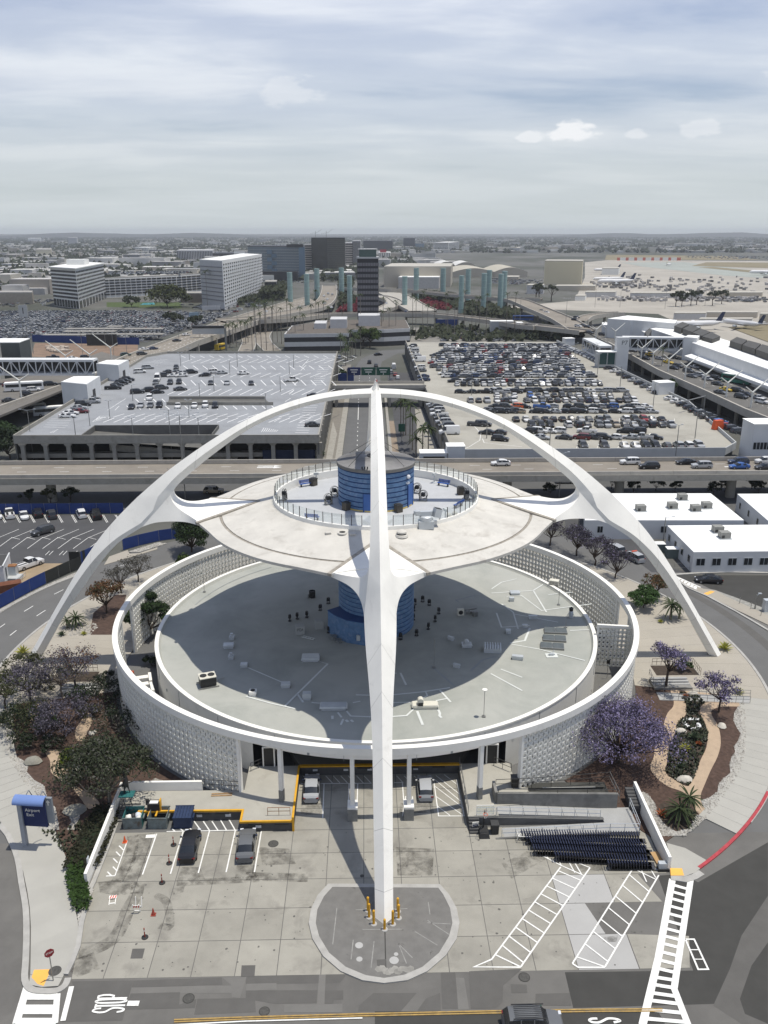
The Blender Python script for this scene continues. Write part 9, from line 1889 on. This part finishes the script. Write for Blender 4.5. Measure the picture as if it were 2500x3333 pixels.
def plane(q,L,rz,label,tail,body=(.62,.62,.62)):
 t=thing('airliner',label,'aeroplane',tuple(q),rz);bm_=M('plane_white',body,.4,0);r=L*.05;n=12;prof=[(-L/2,.03,.6),(-L*.42,.55,.25),(-L*.3,.95,.05),(0,1,0),(L*.38,1,0),(L*.45,.75,-.05),(L*.5,.08,-.2)]
 mb=Mu(bm_);rings=[[(x,r*k*cos_(2*PI_*i/n),r*2.2+r*dz+r*k*sin_(2*PI_*i/n))for i in range(n)]for x,k,dz in prof]
 for A_,B_ in zip(rings,rings[1:]):mb.add(A_+B_,[(i,(i+1)%n,n+(i+1)%n,n+i)for i in range(n)])
 mb.bd('fuselage',None,t,smooth=60)
 for s in(-1,1):
  Mu(bm_).add([(L*.08,s*r*.8,r*1.7),(-L*.08,s*r*.8,r*1.7),(-L*.2,s*L*.42,r*2.6),(-L*.15,s*L*.42,r*2.6)],[(0,1,2,3)if s<0 else(3,2,1,0)]).add([(L*.08,s*r*.8,r*1.55),(-L*.08,s*r*.8,r*1.5),(-L*.2,s*L*.42,r*2.55),(-L*.15,s*L*.42,r*2.55)],[(3,2,1,0)if s<0 else(0,1,2,3)]).bd('wing',None,t)
  Mu(GALV).lathe([(r*.42,0),(r*.5,L*.04),(r*.3,L*.09)],10).bd('engine',None,t);o=KIDS[t.name][-1];o.rotation_euler=(0,-PI_/2,0);o.location=(L*.08,s*L*.15,r*1.1)
  Mu(bm_).add([(-L*.40,s*r*.3,r*2.6),(-L*.47,s*r*.3,r*2.7),(-L*.5,s*L*.15,r*2.9),(-L*.47,s*L*.15,r*2.9)],[(0,1,2,3)]).bd('tailplane',None,t)
 Mu(M('tail_'+tail,{'navy':(.02,.03,.07),'red':(.5,.06,.05),'tan':(.5,.42,.25)}[tail],.4)).prism([(-L*.36,0),(-L*.49,0),(-L*.52,1),(-L*.46,1)],0,.5).bd('fin',None,t);o=KIDS[t.name][-1];me=o.data
 vs=[(-L*.36,r*2.9),(-L*.47,r*2.9),(-L*.53,r*6.0),(-L*.47,r*6.0)];me.clear_geometry();me.from_pydata([(x,y,z)for y in(-r*.12,r*.12)for x,z in vs],[],[(0,1,2,3),(7,6,5,4)]+[(i,4+i,4+(i+1)%4,(i+1)%4)for i in range(4)])
 return t
plane(Q6(690,272),42,PI_,'white airliner with dark tail beside the hangars, farthest','navy');plane(Q6(700,330),42,PI_+.1,'white airliner with dark tail, rear of two on the apron','navy');plane(Q6(745,348),47,PI_+.1,'white airliner with dark tail, front of two on the apron','navy');plane(Q6(1640,288),48,PI_,'white airliner with red markings at the right frame edge','red');plane(Q6(1062,232),30,1.0,'tan airliner far out on the taxiway','tan')
q=T(575,150,0);plane(q,38,PI_+.15,'white airliner with dark tail at the terminal gate','navy');plane(Q6(1500,608),34,2.0,'second airliner with dark tail beside the gate','navy')
for x0,x1,yb,yt,lb,m in((500,560,440,415,'small white cabin by the airfield road',OFFW),(210,308,400,350,'grey concrete block below the yellow hangar',OFFG),(380,620,380,355,'low tan cargo shed, left',BGH),(560,740,420,392,'low pale cargo shed, middle',OFFG),(830,1260,425,398,'long low pale cargo building, right',OFFG),(1300,1620,415,395,'far right low cargo building',BGH),(660,760,285,248,'white hangar beside the farthest airliner',OFFW),(115,165,150,125,'grey block on the right skyline',OFFG),(1090,1280,555,520,'low grey pier building by the gate',OFFG),(1280,1590,545,515,'long dark-fronted pier building by the gate',BGH),(1240,1560,575,555,'raised white jet bridge corridor',OFFW),(1600,1680,590,525,'beige pier end at the right frame edge',BGH),(60,160,320,300,'low beige annex of the vaulted hangars',BGH)):
 corner_bld(lb,Q6,(x0,yb),(x1,yb),(x1+8,yb-8),yt,m,M('hangar_roof',(.42,.40,.35),.85),'cargo_shed')
ap=random.Random(77);mb=Mu(M('apron_clutter',(.30,.29,.28),.8,.3,.02,island=.7))
for k in range(360):
 x,y=(ap.gauss(800,110),ap.gauss(345,18))if k<130 else(ap.uniform(640,1659),ap.uniform(425,448))if k<270 else(ap.uniform(1000,1659),ap.uniform(300,400))
 q=Q6(x,y);mb.box((q.x,q.y,1.2),(ap.uniform(2,6),ap.uniform(1.5,3),ap.uniform(1.2,2.8)),ap.uniform(0,3))
o=stuff(mb.bd('ground_equipment'));o['label']='scattered ground vehicles and carts on the apron'
t_=thing('blast_fence','row of red and white blast screens at the runway end','fence',tuple(Q6(765,198)))
for k in range(22):p=Q6(765+17*k,199)-Vector(t_.location);Mu(M('fence_red',(.5,.12,.08),.6)if k%3==0 else OFFW).box((p.x,p.y,3),(9,1.5,7)).bd('panel',None,t_)
# - the great car lot at the left
struct(Mu(LOTA).sheet([Q4(-700,505),Q4(1010,505),Q4(1400,520),Q4(1300,560),Q4(880,690),Q4(200,672),Q4(-700,672)],.03).bd('car_lot'));cl=[];cr=random.Random(31)
lotp=[tuple(Q4(x,y))[:2]for x,y in((-300,508),(1010,508),(1380,520),(1280,560),(1000,650),(870,688),(225,672),(-300,672))]
ylo,yhi=min(p[1]for p in lotp),max(p[1]for p in lotp);y=ylo;row=0
while y<yhi:
 x=-420+cr.uniform(0,3)
 while x<-60:
  if inside((x,y),lotp)and cr.random()<.93:cl.append((x,y,.04,1.57+cr.uniform(-.05,.05)))
  x+=2.9
 y+=5.4 if row%2 else 7.0;row+=1
carstuff('parked_cars','sea of parked cars in the far left lot',cl,simple=True,seed=3)
cl=[]
for w,ps,n in((Q4,((1090,470),(1330,530),(1600,470),(1600,430),(1400,460)),90),(Q4,((-50,485),(320,470),(320,440),(-50,440)),60),(Q4,((640,280),(640,262),(1200,262),(1200,280)),170),(Q5,((20,330),(350,335),(350,320),(20,318)),30),(Q6,((1400,450),(1659,455),(1659,430),(1400,425)),60),(Q6,((0,340),(300,350),(300,320),(0,310)),120),(Q6,((1130,185),(1659,195),(1659,175),(1200,170)),160)):
 for x,y in scatter([tuple(w(*p))[:2]for p in ps],n,5):cl.append((x,y,.35,cr.choice((0,1.57))))
carstuff('parked_cars','scattered parked cars between the far buildings',cl,simple=True,seed=4)
sh=Mu(M('shade_roof',(.24,.23,.21),.9,.08))
for k_,(x0,x1,y)in enumerate(((255,640,648),(380,700,628),(390,740,612),(640,740,598),(640,985,645),(740,985,612))):
 a,b=Q4(x0,y,3),Q4(x1,y-4,3);t_=thing('shade_canopy','long low shade roof in the far left car lot, %s from the left'%ordn(k_),'canopy',((a.x+b.x)/2,(a.y+b.y)/2,0));Mu(MATS['shade_roof']).box((0,0,3.2),(b.x-a.x,8,.4)).bd('roof',None,t_)
 for s in(-.4,0,.4):Mu(STEEL).box(((b.x-a.x)*s,0,1.5),(.4,.4,3)).bd('post',None,t_)
tree(Q4(1040,590),9,7,'dark rounded tree at the edge of the far car lot',FGRN,260,1.4,BARK,'tree',5,.8,98,.3);tree(Q4(1180,610),9,6,'second dark tree at the edge of the far car lot',FGRN,220,1.4,BARK,'tree',5,.8,99,.3)
for i,(w,x,y,z)in enumerate(((Q4,690,830,0),(Q4,500,790,0),(Q4,635,720,0),(Q4,765,790,0),(Q4,930,745,0),(Q4,1075,690,7),(Q4,1200,660,7),(Q4,1310,630,7),(Q4,1425,590,7),(Q4,1490,545,7),(Q6,445,575,7),(Q6,170,570,7),(Q6,620,480,0),(Q6,770,480,0),(Q6,1040,490,0),(Q6,1280,470,0),(G,205,790,0),(G,1035,790,0))):
 lamp_post(w(x,y,z),15,'tall thin lamp post %s'%('on the left highway' if z else 'below the left highway' if w is Q4 else 'before the airfield' if w is Q6 else 'in front of the grey garage'),2,'lamp posts beside the far roads','street_lamp',2.0)
 # - the city to the horizon
cy=random.Random(99);WTS=[(.56,.55,.52),(.44,.43,.41),(.33,.30,.26),(.25,.25,.25),(.5,.47,.40)];NMS=['white','pale grey','tan','grey','cream'];BM=[M('city_'+n.replace(' ','_'),c,.85,.06,.02)for n,c in zip(NMS,WTS)]
big=MB();NB_=0
def blocked(x,y):
 if x>60+y*.02 and y<2600 and x>150:return True
 return(abs(x)<290 and y<640)or(x<0 and y<620)or(-330<x<0 and y<1050)or(0<=x<160 and y<1500)
for k in range(3300):
 y=620*math.exp(cy.random()**.8*2.55);x=cy.uniform(-1,1)*(y+115)*.53
 if blocked(x,y):continue
 s=1+y/6000;w,d,h=cy.uniform(10,42)*s,cy.uniform(10,30)*s,cy.choice((4,5,5,6,7,8,9,14))*cy.uniform(.8,1.2)
 if cy.random()<.05:w*=2;d*=1.6;h*=1.1
 ci=cy.choices(range(5),(5,4,3,3,2))[0]
 if NB_<110 and y<1500:
  NB_+=1;t_=thing('city_building','low %s building in the %s distance, %s'%(NMS[ci],'nearer' if y<1000 else 'farther','far left' if x<-.35*y else 'left of the hotels' if x<-.16*y else 'behind the hotels' if x<0 else 'right of the towers' if x<.2*y else 'far right'),'building',(x,y,0),cy.uniform(-.2,.2),'low buildings of the distant city');Mu(BM[ci]).box((0,0,h/2),(w,d,h)).bd('wall',None,t_);Mu(BM[cy.choice((0,0,1,3))]).box((0,0,h+.15),(w*.97,d*.97,.3)).bd('roof',None,t_)
 else:big.use(BM[ci]).box((x,y,h/2),(w,d,h),cy.uniform(-.2,.2));big.use(BM[cy.choice((0,1,1,3))]).box((x,y,h+.2),(w*.97,d*.97,.4),0)
o=stuff(big.bd('distant_city'));o['label']='thousands of low roofs reaching to the horizon'
tm=Mu(M('far_tree',(.028,.034,.022),.95,.2,.02,island=.5));
for k in range(19000):
 y=560*math.exp(cy.random()**.62*2.95);x=cy.uniform(-1,1)*(y+115)*.53
 if x>100 and y<2500 and not(y>2000 and cy.random()<.3):continue
 if blocked(x,y):continue
 r=cy.uniform(3,7)*(1+y/5000);h=cy.uniform(6,13)*(1+y/16000);vs=[(x+r*cos_(i*1.2566+k)*cy.uniform(.7,1.2),y+r*sin_(i*1.2566+k)*cy.uniform(.7,1.2),h*cy.uniform(.25,.6))for i in range(5)]+[(x+cy.uniform(-1,1),y,h),(x,y,0)]
 tm.add(vs,[(i,(i+1)%5,5)for i in range(5)]+[((i+1)%5,i,6)for i in range(5)])
o=stuff(tm.bd('distant_trees'));o['label']='dark tree cover between the roofs of the distant city'
hl=Mu(M('hill_dark',(.05,.052,.048),.95,.2,.001));n=90;vs=[]
for i in range(n+1):
 a=-1+2*i/n;x=a*9000;h=26+22*sin_(i*.21+1)+10*sin_(i*.9)+6*cy.random();vs+=[(x,9300,0),(x*1.05,9800,max(6,h)),(x*1.1,10800,0)]
hl.add(vs,[(3*i,3*i+3,3*i+4,3*i+1)for i in range(n)]+[(3*i+1,3*i+4,3*i+5,3*i+2)for i in range(n)]);struct(hl.bd('hills',None,None,smooth=60))
for x,y in((420,760),(485,765)):
 q=g(800+x*S_,740+140*S_,0);t_=thing('tower_crane','thin tower crane above the bronze tower, %s of two'%('left' if x<450 else 'right'),'crane',(q.x,q.y,0));hh=hgt(800+x*S_,740+140*S_,740+22*S_);Mu(STEEL).box((0,0,hh/2),(1.4,1.4,hh)).bd('mast',None,t_);Mu(STEEL).tube([(-18,0,hh-8),(4,0,hh-6),(22,0,hh+6)],.55,4).bd('jib',None,t_)
 # - air: thin haze, a closed box from below ground to just over the highest thing
hm=bpy.data.materials.new('haze_air');hm.use_nodes=True;t=hm.node_tree;t.nodes.clear();v=N('ShaderNodeVolumePrincipled',t);v.inputs['Color'].default_value=(.86,.90,.95,1);v.inputs['Density'].default_value=8.5e-5;v.inputs['Anisotropy'].default_value=.3;o_=N('ShaderNodeOutputMaterial',t);t.links.new(v.outputs[0],o_.inputs['Volume'])
hb_=MB().box((0,5400,46),(27000,13200,98));ho=hb_.bd('haze',hm);ho['kind']='stuff'
drop_protos()
